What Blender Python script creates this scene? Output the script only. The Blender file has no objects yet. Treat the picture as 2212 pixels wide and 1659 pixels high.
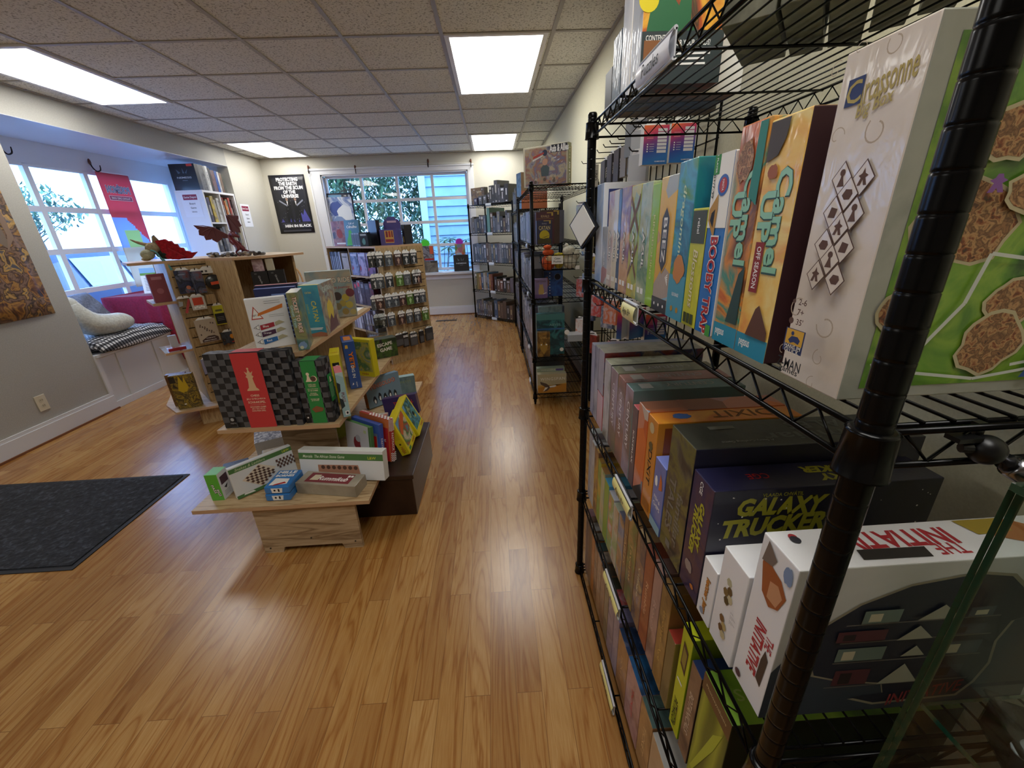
import bpy, bmesh, math, random
from mathutils import Vector, Matrix
PI = math.pi
scene = bpy.context.scene
COL = scene.collection

# ------------------------------------------------------------------ camera
CAM_H = 1.40
MR = ((0.99862, 0.03082, -0.04249), (0, 0, 0), (0, 0, 0))
def cam_rows():
    p, r, y = math.radians(-21.27), math.radians(-2.379), math.radians(1.8385)
    Ry = Matrix(((math.cos(y), -math.sin(y), 0), (math.sin(y), math.cos(y), 0), (0, 0, 1)))
    base = Matrix(((1, 0, 0), (0, 0, -1), (0, 1, 0)))
    Rp = Matrix(((1, 0, 0), (0, math.cos(p), math.sin(p)), (0, -math.sin(p), math.cos(p))))
    Rr = Matrix(((math.cos(r), -math.sin(r), 0), (math.sin(r), math.cos(r), 0), (0, 0, 1)))
    return Rr @ Rp @ base @ Ry
M = cam_rows()
FPX = 869.7
cam_data = bpy.data.cameras.new('camera')
cam = bpy.data.objects.new('camera', cam_data)
COL.objects.link(cam)
cam_data.sensor_width = 36
cam_data.lens = FPX / 2212 * 36
cam_data.clip_start = 0.01
cam.matrix_world = Matrix.Translation((0, 0, CAM_H)) @ Matrix((M[0], -M[1], -M[2])).transposed().to_4x4()
scene.camera = cam
scene.view_settings.view_transform = 'Standard'
scene.view_settings.look = 'None'
scene.view_settings.exposure = 0.7
scene.view_settings.gamma = 1
scene.view_settings.use_curve_mapping = False

# helpers that read a point of the place off the photograph, on a known plane
def ray(u, v): return M.transposed() @ Vector(((u - 1106) / FPX, (v - 829.5) / FPX, 1))
def on(u, v, ax, val):
    d = ray(u, v); c = Vector((0, 0, CAM_H)); return c + d * ((val - c[ax]) / d[ax])
def PX(u, v, x): return on(u, v, 0, x)
def PY(u, v, y): return on(u, v, 1, y)
def PZ(u, v, z): return on(u, v, 2, z)

# ------------------------------------------------------------------ sky
world = bpy.data.worlds.new('world'); scene.world = world; world.use_nodes = True
bg = world.node_tree.nodes['Background']
bg.inputs['Color'].default_value = (0.24, 0.47, 1.0, 1); bg.inputs['Strength'].default_value = 6.5
LAMP = 6.0        # strength of the ceiling panels

# ------------------------------------------------------------------ materials
def lin(h):
    h = h.lstrip('#'); o = []
    for i in (0, 2, 4):
        c = int(h[i:i+2], 16) / 255
        o.append(c / 12.92 if c <= 0.04045 else ((c + 0.055) / 1.055) ** 2.4)
    return (*o, 1)
_M = {}
def mat(hexc, rough=0.5, metal=0.0, coat=0.0, emit=0.0, name=None):
    k = (hexc, rough, metal, coat, emit)
    if k in _M: return _M[k]
    m = bpy.data.materials.new(name or 'paint_' + hexc.strip('#')); m.use_nodes = True
    b = m.node_tree.nodes['Principled BSDF']
    b.inputs['Base Color'].default_value = lin(hexc); b.inputs['Roughness'].default_value = rough
    b.inputs['Metallic'].default_value = metal
    if coat:
        b.inputs['Coat Weight'].default_value = coat; b.inputs['Coat Roughness'].default_value = 0.12
    if emit:
        b.inputs['Emission Color'].default_value = lin(hexc); b.inputs['Emission Strength'].default_value = emit
    _M[k] = m
    return m
def nodes(m): return m.node_tree.nodes, m.node_tree.links
def coords(m, scale=(1, 1, 1), loc=(0, 0, 0), rot=(0, 0, 0)):
    n, l = nodes(m); t = n.new('ShaderNodeTexCoord'); mp = n.new('ShaderNodeMapping')
    mp.inputs['Scale'].default_value = scale; mp.inputs['Location'].default_value = loc; mp.inputs['Rotation'].default_value = rot
    l.new(t.outputs['Object'], mp.inputs['Vector']); return mp.outputs['Vector']
def ramp(m, fac, stops, const=False):
    n, l = nodes(m); r = n.new('ShaderNodeValToRGB'); e = r.color_ramp.elements
    if const: r.color_ramp.interpolation = 'CONSTANT'
    e[0].position = stops[0][0]; e[0].color = lin(stops[0][1]); e[1].position = stops[-1][0]; e[1].color = lin(stops[-1][1])
    for p, c in stops[1:-1]:
        q = e.new(p); q.color = lin(c)
    l.new(fac, r.inputs['Fac']); return r.outputs['Color']
def noise(m, vec, scale=5, detail=3, dist=0.0):
    n, l = nodes(m); t = n.new('ShaderNodeTexNoise'); t.inputs['Scale'].default_value = scale
    t.inputs['Detail'].default_value = detail; t.inputs['Distortion'].default_value = dist
    l.new(vec, t.inputs['Vector']); return t.outputs['Fac']
def bump(m, fac, strength=0.2, dist=0.01):
    n, l = nodes(m); b = n.new('ShaderNodeBump'); b.inputs['Strength'].default_value = strength; b.inputs['Distance'].default_value = dist
    l.new(fac, b.inputs['Height']); p = n['Principled BSDF']; l.new(b.outputs['Normal'], p.inputs['Normal'])
    return b
def mix(m, fac, a, b, mode='MIX'):
    n, l = nodes(m); x = n.new('ShaderNodeMixRGB'); x.blend_type = mode
    for i, s in ((0, fac), (1, a), (2, b)):
        if isinstance(s, (int, float)): x.inputs[i].default_value = s
        elif isinstance(s, tuple): x.inputs[i].default_value = s
        else: l.new(s, x.inputs[i])
    return x.outputs['Color']
def base(m, out): nodes(m)[1].new(out, nodes(m)[0]['Principled BSDF'].inputs['Base Color'])
def new(name, rough=0.5, coat=0.0):
    m = bpy.data.materials.new(name); m.use_nodes = True; b = m.node_tree.nodes['Principled BSDF']
    b.inputs['Roughness'].default_value = rough; b.inputs['Coat Weight'].default_value = coat
    b.inputs['Coat Roughness'].default_value = 0.1
    return m

_A = {}
def art(cols, scale=12, kind='noise', seed=0, wrap=0.6, dist=0.5, stretch=(1, 1, 1)):
    """printed card: a busy picture in a handful of inks, under film when wrap > 0"""
    k = (tuple(cols), scale, kind, seed, wrap, dist, stretch)
    if kind == 'noise': scale *= 1.7
    if k in _A: return _A[k]
    m = new('printed_card', 0.45, wrap*0.6); v = coords(m, scale=stretch, loc=(seed * 3.7, seed * 1.3, seed * 2.1))
    n, l = nodes(m)
    if kind == 'noise': f = noise(m, v, scale, 6, dist)
    elif kind == 'vor':
        t = n.new('ShaderNodeTexVoronoi'); t.inputs['Scale'].default_value = scale; l.new(v, t.inputs['Vector'])
        s = n.new('ShaderNodeSeparateColor'); l.new(t.outputs['Color'], s.inputs['Color']); f = s.outputs['Red']
    elif kind in ('gx', 'gy', 'gz'):
        s = n.new('ShaderNodeSeparateXYZ'); l.new(v, s.inputs['Vector']); f = s.outputs['XYZ'.index(kind[1].upper())]
        mm = n.new('ShaderNodeMath'); mm.operation = 'MULTIPLY'; mm.inputs[1].default_value = scale; l.new(f, mm.inputs[0]); f = mm.outputs[0]
    else:
        t = n.new('ShaderNodeTexWave'); t.inputs['Scale'].default_value = scale; t.inputs['Distortion'].default_value = 4 * dist
        t.inputs['Detail'].default_value = 3; l.new(v, t.inputs['Vector']); f = t.outputs['Fac']
    lo, hi = (0.3, 0.7) if kind == 'noise' else (0.03, 0.97)
    st = [(lo + (hi - lo) * i / max(1, len(cols) - 1), c) for i, c in enumerate(cols)]
    base(m, ramp(m, f, st))
    if wrap:
        w = noise(m, coords(m, scale=(1, 1, 0.35)), 38, 2, 2.0); bb = bump(m, w, 0.0, 0.002)
        bb2 = n.new('ShaderNodeBump'); bb2.inputs['Strength'].default_value = 0.35; bb2.inputs['Distance'].default_value = 0.003
        l.new(w, bb2.inputs['Height']); l.new(bb2.outputs['Normal'], n['Principled BSDF'].inputs['Coat Normal'])
    _A[k] = m
    return m
def solid(hexc, wrap=0.0, rough=0.45): return art([hexc, hexc], 3, 'noise', 0, wrap) if wrap else mat(hexc, rough)

def wood(name, c1, c2, scale=1.0, axis='x', rough=0.45):
    m = new(name, rough); sc = {'x': (0.9, 9, 9), 'y': (9, 0.9, 9), 'z': (9, 9, 0.9)}[axis]
    v = coords(m, scale=tuple(s * scale for s in sc)); f = noise(m, v, 2.2, 5, 1.6); g = noise(m, v, 22, 3, 0.2)
    n, l = nodes(m); w = n.new('ShaderNodeMath'); w.operation = 'MULTIPLY_ADD'; w.inputs[1].default_value = 9.0; w.inputs[2].default_value = 0
    l.new(f, w.inputs[0]); fr = n.new('ShaderNodeMath'); fr.operation = 'PINGPONG'; fr.inputs[1].default_value = 1; l.new(w.outputs[0], fr.inputs[0])
    c = mix(m, 1, ramp(m, fr.outputs[0], [(0, c1), (0.55, c1), (1, c2)]), ramp(m, g, [(0.3, '#ffffff'), (0.7, '#e4dccf')]), 'MULTIPLY')
    base(m, c); bump(m, g, 0.05, 0.002)
    return m
OAK = wood('pale_oak_laminate', '#cdb38c', '#a98a61', 1.0, 'x')
OAKZ = wood('pale_oak_laminate_upright', '#c9ae84', '#a88a5f', 1.0, 'z')
OAKY = wood('pale_oak_laminate_lengthwise', '#cdb38c', '#b3946a', 1.0, 'y')
OAKP = wood('grey_oak_laminate', '#c2ab8b', '#907759', 0.55, 'x')
SLAT = wood('slatwall_laminate', '#bda277', '#97794f', 1.4, 'z')
EDGE = mat('#c49f7a', 0.5)
BLACK = mat('#070708', 0.22, 0.0, 0.0, name='black_enamel')
BLACKM = mat('#101012', 0.35, 0.3)
BLACK.node_tree.nodes['Principled BSDF'].inputs['Specular IOR Level'].default_value = 0.2
WHITE = mat('#e9e9ea', 0.45)
PAPER = mat('#f3f2ee', 0.6)
INK = mat('#15161a', 0.6)

def floor_mat():
    m = new('oak_laminate_floor', 0.27, 0.35); m.node_tree.nodes['Principled BSDF'].inputs['Coat Roughness'].default_value = 0.27; n, l = nodes(m)
    v = coords(m, rot=(0, 0, PI / 2))
    b = n.new('ShaderNodeTexBrick'); b.inputs['Scale'].default_value = 1; b.inputs['Brick Width'].default_value = 0.62
    b.inputs['Row Height'].default_value = 0.083; b.inputs['Mortar Size'].default_value = 0.0008; b.offset = 0.37; b.offset_frequency = 2
    b.inputs['Color1'].default_value = (0, 0, 0, 1); b.inputs['Color2'].default_value = (1, 1, 1, 1); b.inputs['Mortar'].default_value = (0.1, 0.1, 0.1, 1)
    l.new(v, b.inputs['Vector'])
    off = n.new('ShaderNodeVectorMath'); off.operation = 'SCALE'; off.inputs['Scale'].default_value = 7.0; l.new(b.outputs['Color'], off.inputs[0])
    vv = coords(m, scale=(9, 0.75, 1)); ad = n.new('ShaderNodeVectorMath'); ad.operation = 'ADD'; l.new(vv, ad.inputs[0]); l.new(off.outputs[0], ad.inputs[1])
    f = noise(m, ad.outputs[0], 1.5, 3, 0.8)
    mu = n.new('ShaderNodeMath'); mu.operation = 'MULTIPLY'; mu.inputs[1].default_value = 13; l.new(f, mu.inputs[0])
    pp = n.new('ShaderNodeMath'); pp.operation = 'PINGPONG'; pp.inputs[1].default_value = 1; l.new(mu.outputs[0], pp.inputs[0])
    grain = ramp(m, pp.outputs[0], [(0, '#ffffff'), (0.6, '#f6efe4'), (1, '#d9c1a2')])
    fine = ramp(m, noise(m, coords(m, scale=(60, 2.5, 1)), 6, 3), [(0.3, '#ffffff'), (0.7, '#ebe0d0')])
    plank = ramp(m, b.outputs['Color'], [(0, '#a87b44'), (0.5, '#b78b50'), (1, '#c39a60')])
    c = mix(m, 1, mix(m, 1, plank, grain, 'MULTIPLY'), fine, 'MULTIPLY')
    c = mix(m, b.outputs['Fac'], c, lin('#7a5229'))
    base(m, c); bump(m, pp.outputs[0], 0.03, 0.002)
    return m
def speckle(name, c1, c2, scale, lo, hi, rough=0.9, bmp=0.3):
    m = new(name, rough); f = noise(m, coords(m), scale, 3, 0.6); base(m, ramp(m, f, [(lo, c1), (hi, c2)])); bump(m, f, bmp, 0.004); return m
FLOOR = floor_mat()
TILE = speckle('acoustic_tile', '#a3a298', '#e4e3da', 85, 0.36, 0.46, 0.95, 0.5)
WALLP = speckle('warm_grey_wall_paint', '#c2beb0', '#c9c5b8', 160, 0.4, 0.6, 0.75, 0.05)
WALLR = speckle('cream_wall_paint', '#cbc6a8', '#d2cdb0', 160, 0.4, 0.6, 0.75, 0.05)
WALLL = speckle('grey_wall_paint', '#aaa8a0', '#b2b0a8', 160, 0.4, 0.6, 0.75, 0.05)
TRIM = mat('#dcdde0', 0.35)
GRID = mat('#a9a59f', 0.5)

def glass_mat(name='window_glass', tint=(1, 1, 1, 1), ior=1.45):
    m = bpy.data.materials.new(name); m.use_nodes = True; n, l = nodes(m); n.remove(n['Principled BSDF'])
    t = n.new('ShaderNodeBsdfTransparent'); t.inputs['Color'].default_value = tint
    g = n.new('ShaderNodeBsdfGlossy'); g.inputs['Roughness'].default_value = 0.02
    lw = n.new('ShaderNodeLayerWeight'); lw.inputs['Blend'].default_value = 0.5
    pw = n.new('ShaderNodeMath'); pw.operation = 'POWER'; pw.inputs[1].default_value = 4.5; l.new(lw.outputs['Facing'], pw.inputs[0])
    f = n.new('ShaderNodeMath'); f.operation = 'MULTIPLY_ADD'; f.inputs[1].default_value = 0.6; f.inputs[2].default_value = 0.04 * (ior - 1) / 0.45; l.new(pw.outputs[0], f.inputs[0])
    x = n.new('ShaderNodeMixShader'); l.new(f.outputs[0], x.inputs[0]); l.new(t.outputs[0], x.inputs[1]); l.new(g.outputs[0], x.inputs[2])
    l.new(x.outputs[0], n['Material Output'].inputs['Surface']); return m
GLASS = glass_mat()
ACRYL = glass_mat('clear_acrylic', (0.93, 0.95, 0.95, 1), 1.7)
FILM = glass_mat('clear_blister', (0.94, 0.95, 0.96, 1), 1.6)

# ------------------------------------------------------------------ mesh building
class MB:
    def __init__(s): s.v = []; s.f = []; s.m = []; s.mats = []
    def mi(s, m):
        if m not in s.mats: s.mats.append(m)
        return s.mats.index(m)
    def add(s, vs, fs, m):
        o = len(s.v); s.v += [tuple(v) for v in vs]
        mm = [s.mi(x) for x in m] if isinstance(m, (list, tuple)) else [s.mi(m)] * len(fs)
        for f, k in zip(fs, mm): s.f.append(tuple(i + o for i in f)); s.m.append(k)
        return s
    def box(s, a, b, m, M4=None):
        (x0, y0, z0), (x1, y1, z1) = a, b
        vs = [Vector(p) for p in ((x0,y0,z0),(x1,y0,z0),(x1,y1,z0),(x0,y1,z0),(x0,y0,z1),(x1,y0,z1),(x1,y1,z1),(x0,y1,z1))]
        if M4: vs = [M4 @ v for v in vs]
        return s.add(vs, [(0,1,5,4),(2,3,7,6),(3,0,4,7),(1,2,6,5),(4,5,6,7),(3,2,1,0)], m)   # F K L R T B
    def tube(s, pts, r, m, n=6, cap=True, closed=False):
        pts = [Vector(p) for p in pts]; N = len(pts); rs = r if isinstance(r, (list, tuple)) else [r] * N
        vs = []; prev = None
        for i, p in enumerate(pts):
            if closed: d = pts[(i + 1) % N] - pts[i - 1]
            else: d = pts[min(i + 1, N - 1)] - pts[max(i - 1, 0)]
            d.normalize()
            a = Vector((0, 0, 1)) if abs(d.z) < 0.9 else Vector((1, 0, 0))
            if prev is not None and (prev - d * prev.dot(d)).length > 1e-3: x = (prev - d * prev.dot(d)).normalized()
            else: x = d.cross(a).normalized()
            prev = x; y = d.cross(x)
            for k in range(n):
                t = 2 * PI * k / n; vs.append(p + (x * math.cos(t) + y * math.sin(t)) * rs[i])
        fs = []
        for i in range(N if closed else N - 1):
            j = (i + 1) % N
            for k in range(n):
                k2 = (k + 1) % n; fs.append((i*n+k, i*n+k2, j*n+k2, j*n+k))
        if cap and not closed: fs += [tuple(range(n))[::-1], tuple((N-1)*n + k for k in range(n))]
        return s.add(vs, fs, m)
    def poly(s, pts, m, thick=None):
        pts = [Vector(p) for p in pts]; n = len(pts)
        if not thick: return s.add(pts, [tuple(range(n))], m)
        t = Vector(thick); vs = pts + [p + t for p in pts]
        return s.add(vs, [tuple(range(n))[::-1], tuple(range(n, 2*n))] + [(i, (i+1) % n, (i+1) % n + n, i + n) for i in range(n)], m)
    def lathe(s, prof, m, n=20, M4=None):
        vs = []; N = len(prof)
        for r, z in prof:
            for k in range(n): vs.append(Vector((r*math.cos(2*PI*k/n), r*math.sin(2*PI*k/n), z)))
        if M4: vs = [M4 @ v for v in vs]
        fs = [(i*n+k, i*n+(k+1) % n, (i+1)*n+(k+1) % n, (i+1)*n+k) for i in range(N-1) for k in range(n)]
        fs += [tuple(range(n))[::-1], tuple((N-1)*n+k for k in range(n))]
        return s.add(vs, fs, m)
    def ball(s, c, r, m, n=12, sc=(1, 1, 1)):
        c = Vector(c); h = n // 2; vs = [c + Vector((0, 0, -r*sc[2]))]
        for i in range(1, h):
            a = PI * i / h - PI / 2
            for k in range(n): vs.append(c + Vector((r*sc[0]*math.cos(a)*math.cos(2*PI*k/n), r*sc[1]*math.cos(a)*math.sin(2*PI*k/n), r*sc[2]*math.sin(a))))
        vs.append(c + Vector((0, 0, r*sc[2]))); L = len(vs) - 1; fs = []
        for k in range(n): fs.append((0, 1+(k+1) % n, 1+k)); fs.append((L, L-n+k, L-n+(k+1) % n))
        for i in range(h-2):
            for k in range(n): a = 1+i*n; fs.append((a+k, a+(k+1) % n, a+n+(k+1) % n, a+n+k))
        return s.add(vs, fs, m)
    def mesh(s, name, smooth=False):
        me = bpy.data.meshes.new(name); me.from_pydata(s.v, [], s.f)
        for m in s.mats: me.materials.append(m)
        me.polygons.foreach_set('material_index', s.m)
        if smooth: me.polygons.foreach_set('use_smooth', [True] * len(s.f))
        me.update(); return me
    def build(s, name, parent=None, smooth=False, bevel=0.0, loc=None):
        o = bpy.data.objects.new(name, s.mesh(name, smooth)); COL.objects.link(o)
        if parent is not None: o.parent = parent
        if loc is not None: o.location = loc
        if bevel:
            b = o.modifiers.new('bevel', 'BEVEL'); b.width = bevel; b.segments = 2; b.limit_method = 'ANGLE'
        return o
def tag(o, label=None, cat=None, group=None, kind=None):
    if label: o['label'] = label
    if cat: o['category'] = cat
    if group: o['group'] = group
    if kind: o['kind'] = kind
    return o
def thing(name, label, cat, loc=(0, 0, 0), rz=0, group=None, kind=None):
    o = bpy.data.objects.new(name, None); COL.objects.link(o); o.empty_display_size = 0.05
    o.location = loc; o.rotation_euler = (0, 0, rz); return tag(o, label, cat, group, kind)
def struct(name, mb, label=None, parent=None, smooth=False):
    o = mb.build(name, parent, smooth)
    if parent is None: o['kind'] = 'structure'
    if label: o['label'] = label
    return o
def subsurf(o, lv=2):
    m = o.modifiers.new('sub', 'SUBSURF'); m.levels = lv; m.render_levels = lv; return o

# lettering: outlines of words as flat mesh, unit height, centred
_T = {}
def glyphs(text, bold=0.0, shear=0.0, sp=1.0):
    k = (text, bold, shear, sp)
    if k in _T: return _T[k]
    c = bpy.data.curves.new('t', 'FONT'); c.body = text; c.offset = bold; c.shear = shear; c.space_character = sp; c.resolution_u = 2
    c.align_x = 'CENTER'
    o = bpy.data.objects.new('t', c); COL.objects.link(o); bpy.context.view_layer.update()
    me = o.evaluated_get(bpy.context.evaluated_depsgraph_get()).to_mesh()
    vs = [(v.co.x, v.co.y) for v in me.vertices]; fs = [tuple(p.vertices) for p in me.polygons]
    o.to_mesh_clear(); bpy.data.objects.remove(o); bpy.data.curves.remove(c)
    if not vs: _T[k] = ([], [], 1); return _T[k]
    xs = [a for a, b in vs]; ys = [b for a, b in vs]
    w, h = max(xs) - min(xs), max(ys) - min(ys); cx, cy = (max(xs) + min(xs)) / 2, (max(ys) + min(ys)) / 2
    _T[k] = ([((a - cx) / w, (b - cy) / h) for a, b in vs], fs, w / h)
    return _T[k]

# ------------------------------------------------------------------ printed faces
def frame(face, w, d, h):
    return {'F': (Vector((0,0,0)), Vector((1,0,0)), Vector((0,0,1)), w, h, Vector((0,-1,0))),
            'K': (Vector((w,d,0)), Vector((-1,0,0)), Vector((0,0,1)), w, h, Vector((0,1,0))),
            'R': (Vector((w,0,0)), Vector((0,1,0)), Vector((0,0,1)), d, h, Vector((1,0,0))),
            'L': (Vector((0,d,0)), Vector((0,-1,0)), Vector((0,0,1)), d, h, Vector((-1,0,0))),
            'T': (Vector((0,0,h)), Vector((1,0,0)), Vector((0,1,0)), w, d, Vector((0,0,1)))}[face]
def prints(items, w, d, h):
    """items (u,v are fractions of the face): ('t',face,u,v,text,mat,height m,{w,rot,sh,b}), ('r',face,u0,v0,u1,v1,mat), ('p',face,pts,mat), ('c',face,u,v,r,mat)"""
    mb = MB(); e = {}
    for it in items:
        face = it[1]; o, U, V, su, sv, N = frame(face, w, d, h)
        e[face] = e.get(face, 0) + 1; lift = N * (0.0003 + 0.00012 * e[face])
        P = lambda a, b: o + U * (a * su) + V * (b * sv) + lift
        if it[0] == 't':
            _, _, u, v, text, m, hh = it[:7]; op = it[7] if len(it) > 7 else {}
            vs, fs, asp = glyphs(text, op.get('b', 0.012), op.get('sh', 0.0), op.get('sp', 1.0))
            W = op.get('w', asp * hh); a = math.radians(op.get('rot', 0)); ca, sa = math.cos(a), math.sin(a)
            c0 = P(u, v); mx = -1 if op.get('mirror') else 1
            q = [c0 + U * (x*W*mx*ca - y*hh*sa) + V * (x*W*mx*sa + y*hh*ca) for x, y in vs]
            mb.add(q, fs, m)
        elif it[0] == 'r':
            _, _, a, b, c, d_, m = it; mb.add([P(a, b), P(c, b), P(c, d_), P(a, d_)], [(0,1,2,3)], m)
        elif it[0] == 'p':
            mb.add([P(a, b) for a, b in it[2]], [tuple(range(len(it[2])))], it[3])
        elif it[0] == 'c':
            _, _, u, v, r, m = it; c0 = P(u, v)
            mb.add([c0 + U*(r*math.cos(t*PI/10)) + V*(r*math.sin(t*PI/10)) for t in range(20)], [tuple(range(20))], m)
    return mb
ALL_BOXES = []
def carton(name, label, cat, loc, rz, w, d, h, mats, pr=None, tilt=None, group=None, bevel=0.0015, printname='cover_print'):
    """mats: dict of faces F K L R T B or one material"""
    if not isinstance(mats, dict): mats = {'*': mats}
    ms = [mats.get(k, mats.get('*')) for k in 'FKLRTB']
    mb = MB(); mb.box((0,0,0), (w,d,h), ms)
    o = mb.build(name, None, False, bevel)
    if tilt and tilt[0] < 0: loc = (loc[0], loc[1], loc[2] + d*math.sin(-tilt[0]))
    o.location = loc; o.rotation_euler = (tilt[0] if tilt else 0, tilt[1] if tilt else 0, rz)
    tag(o, label, cat, group)
    if pr:
        p = prints(pr, w, d, h).build(printname, o)
    ALL_BOXES.append(o)
    return o

# ------------------------------------------------------------------ the room
XL, XR, YB, YN, ZC = -3.5, 0.82, 7.15, -2.6, 2.52
struct('floor', MB().box((XL-1.2, YN, -0.05), (XR+0.1, YB+0.1, 0), FLOOR), 'honey oak laminate floor laid along the room')
# ceiling: tiles plus the hanging grid
gx = [0.445, -0.245, -0.85, -1.45, -2.06, -2.68, -3.30]; gy = [3.09 + 0.566*k for k in range(-11, 8)]
c = MB().box((XL-1.0, YN, ZC), (XR+0.1, YB+0.1, ZC+0.05), TILE)
for x in gx: c.box((x-0.012, YN, ZC-0.006), (x+0.012, YB, ZC-0.0005), GRID)
for y in gy:
    if YN < y < YB-0.02: c.box((XL, y-0.012, ZC-0.0055), (XR, y+0.012, ZC-0.0005), GRID)
for a, b in (((XL, YN, ZC-0.008), (XL+0.02, YB, ZC-0.0005)), ((XR-0.02, YN, ZC-0.008), (XR, YB, ZC-0.0005)), ((XL, YB-0.02, ZC-0.008), (XR, YB, ZC-0.0005))): c.box(a, b, GRID)
struct('ceiling', c, 'suspended ceiling of speckled acoustic tiles in a grid')
# right wall, back wall with window hole, left wall with bay opening, wall behind the camera
struct('wall_right', MB().box((XR, YN, 0), (XR+0.1, YB+0.1, ZC), WALLR))
struct('wall_front', MB().box((XL-0.1, YN-0.1, 0), (XR+0.1, YN, ZC), WALLP))
WX0, WX1, WZ0, WZ1 = -2.62, -0.33, 0.74, 2.27
w = MB()
for a, b in (((XL-0.2, 0, WX0), (0, ZC)), ((WX1, 0, XR+0.1), (0, ZC))): w.box((a[0], YB, b[0]), (a[2], YB+0.14, b[1]), WALLP)
w.box((WX0, YB, 0), (WX1, YB+0.14, WZ0), WALLP); w.box((WX0, YB, WZ1), (WX1, YB+0.14, ZC), WALLP)
struct('wall_back', w)
BY0, BY1, BZ1, BX = 3.5, 6.27, 2.31, -4.2
w = MB()
w.box((XL-0.14, YN, 0), (XL, BY0, ZC), WALLL); w.box((XL-0.14, BY1, 0), (XL, YB+0.1, ZC), WALLP); w.box((XL-0.14, BY0, BZ1), (XL, BY1, ZC), WALLL)
struct('wall_left', w)
BAYW = mat('#d5d8de', 0.3)
w = MB(); w.box((BX-0.2, BY0-0.12, 0), (XL-0.14, BY0, 2.5), BAYW); w.box((BX-0.2, BY1, 0), (XL-0.14, BY1+0.12, 2.5), BAYW)
w.box((BX-0.1, BY0, BZ1), (XL-0.14, BY1, BZ1+0.15), BAYW); w.box((XL-0.14, BY0, BZ1-0.004), (XL, BY1, BZ1-0.0005), BAYW)            # bay ceiling
w.box((BX-0.1, BY0, 2.11), (BX-0.0, BY1, BZ1), TRIM); w.box((BX-0.1, BY0, 0), (BX, BY1, 0.62), BAYW)
w.box((BX-0.1, 6.10, 0.62), (BX, BY1, 2.11), TRIM)
struct('wall_bay', w, 'white painted sides, head and ceiling of the bay')
# baseboards
def bboard(name, a, b, axis, sgn):
    m = MB()
    if axis == 'x': m.box((min(a[0],a[0]+sgn*0.018), a[1], 0), (max(a[0],a[0]+sgn*0.018), b, 0.125), TRIM); m.box((min(a[0],a[0]+sgn*0.012), a[1], 0.125), (max(a[0],a[0]+sgn*0.012), b, 0.15), TRIM); m.box((min(a[0], a[0]+sgn*0.028), a[1], 0), (max(a[0], a[0]+sgn*0.028), b, 0.015), mat('#7c4f32', 0.4))
    else: m.box((a[0], a[1]-0.018, 0), (b, a[1], 0.125), TRIM); m.box((a[0], a[1]-0.012, 0.125), (b, a[1], 0.15), TRIM); m.box((a[0], a[1]-0.028, 0), (b, a[1], 0.015), mat('#7c4f32', 0.4))
    return struct(name, m)
bboard('baseboard_left', (XL, YN), BY0+0.02, 'x', 1)
bboard('baseboard_far_left', (XL, BY1), YB, 'x', 1)
bboard('baseboard_right', (XR, YN), YB, 'x', -1)
bboard('baseboard_back', (XL, YB), XR, 'y', -1)
# raised bead where the left wall meets the window seat
struct('trim_1', MB().box((XL, BY0-0.005, 0.15), (XL+0.012, BY0+0.03, 0.5), TRIM))

# back window: casing, muntins, glass
def window(name, label, plane, axis, us, zs, bar, casing, dep, glass_off, u_out, z_out):
    """us, zs: the bar centre lines; first and last are the sash edges"""
    root = MB(); t = dep
    def bx(u0, u1, z0, z1, p0, p1, m, mb):
        if axis == 'y': mb.box((u0, p0, z0), (u1, p1, z1), m)
        else: mb.box((p0, u0, z0), (p1, u1, z1), m)
    for u in us: bx(u-bar/2, u+bar/2, zs[0], zs[-1], plane, plane+t, TRIM, root)
    for z in zs: bx(us[0], us[-1], z-bar/2, z+bar/2, plane+0.002*(1 if t > 0 else -1), plane+t*0.9, TRIM, root)
    o = struct(name, root, label)
    f = MB()
    if casing:
        (a, b), (c_, d_) = u_out, z_out
        bx(a, us[0], c_, d_, plane+casing, plane+t, TRIM, f); bx(us[-1], b, c_, d_, plane+casing, plane+t, TRIM, f)
        bx(us[0], us[-1], zs[-1], d_, plane+casing, plane+t, TRIM, f); bx(us[0], us[-1], c_, zs[0], plane+casing, plane+t, TRIM, f)
        f.build('window_casing', o)
    g = MB(); bx(us[0], us[-1], zs[0], zs[-1], plane+glass_off, plane+glass_off+0.004*(1 if t > 0 else -1), GLASS, g); g.build('window_pane', o)
    return o
bw = window('window_1', 'white twelve-pane window with deep sill in the back wall', YB+0.07, 'y', [-2.58, -2.03, -1.47, -0.91, -0.36], [0.78, 1.17, 1.53, 1.88, 2.24], 0.045, 0, 0.03, 0.02, 0, 0)
f = MB()   # inner casing boards and sill
f.box((-2.79, YB-0.02, 0.72), (WX0, YB, 2.33), TRIM); f.box((WX1, YB-0.02, 0.72), (-0.24, YB, 2.33), TRIM); f.box((WX0, YB-0.02, WZ1), (WX1, YB, 2.33), TRIM)
f.box((-2.80, YB-0.035, 2.33), (-0.23, YB, 2.35), TRIM)
f.box((-2.85, YB-0.11, 0.70), (-0.19, YB+0.07, 0.735), TRIM); f.box((-2.80, YB-0.025, 0.615), (-0.23, YB, 0.70), TRIM)
f.box((WX0, YB, WZ0), (WX0+0.02, YB+0.07, WZ1), TRIM); f.box((WX1-0.02, YB, WZ0), (WX1, YB+0.07, WZ1), TRIM); f.box((WX0, YB, WZ1-0.02), (WX1, YB+0.07, WZ1), TRIM)
f.build('window_casing', bw)
window('window_2', 'wide white multi-pane bay window over the window seat', BX, 'x', [3.52, 4.33, 4.91, 5.44, 6.08], [0.62, 0.96, 1.345, 1.73, 2.115], 0.05, 0, -0.04, -0.03, 0, 0)

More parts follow.
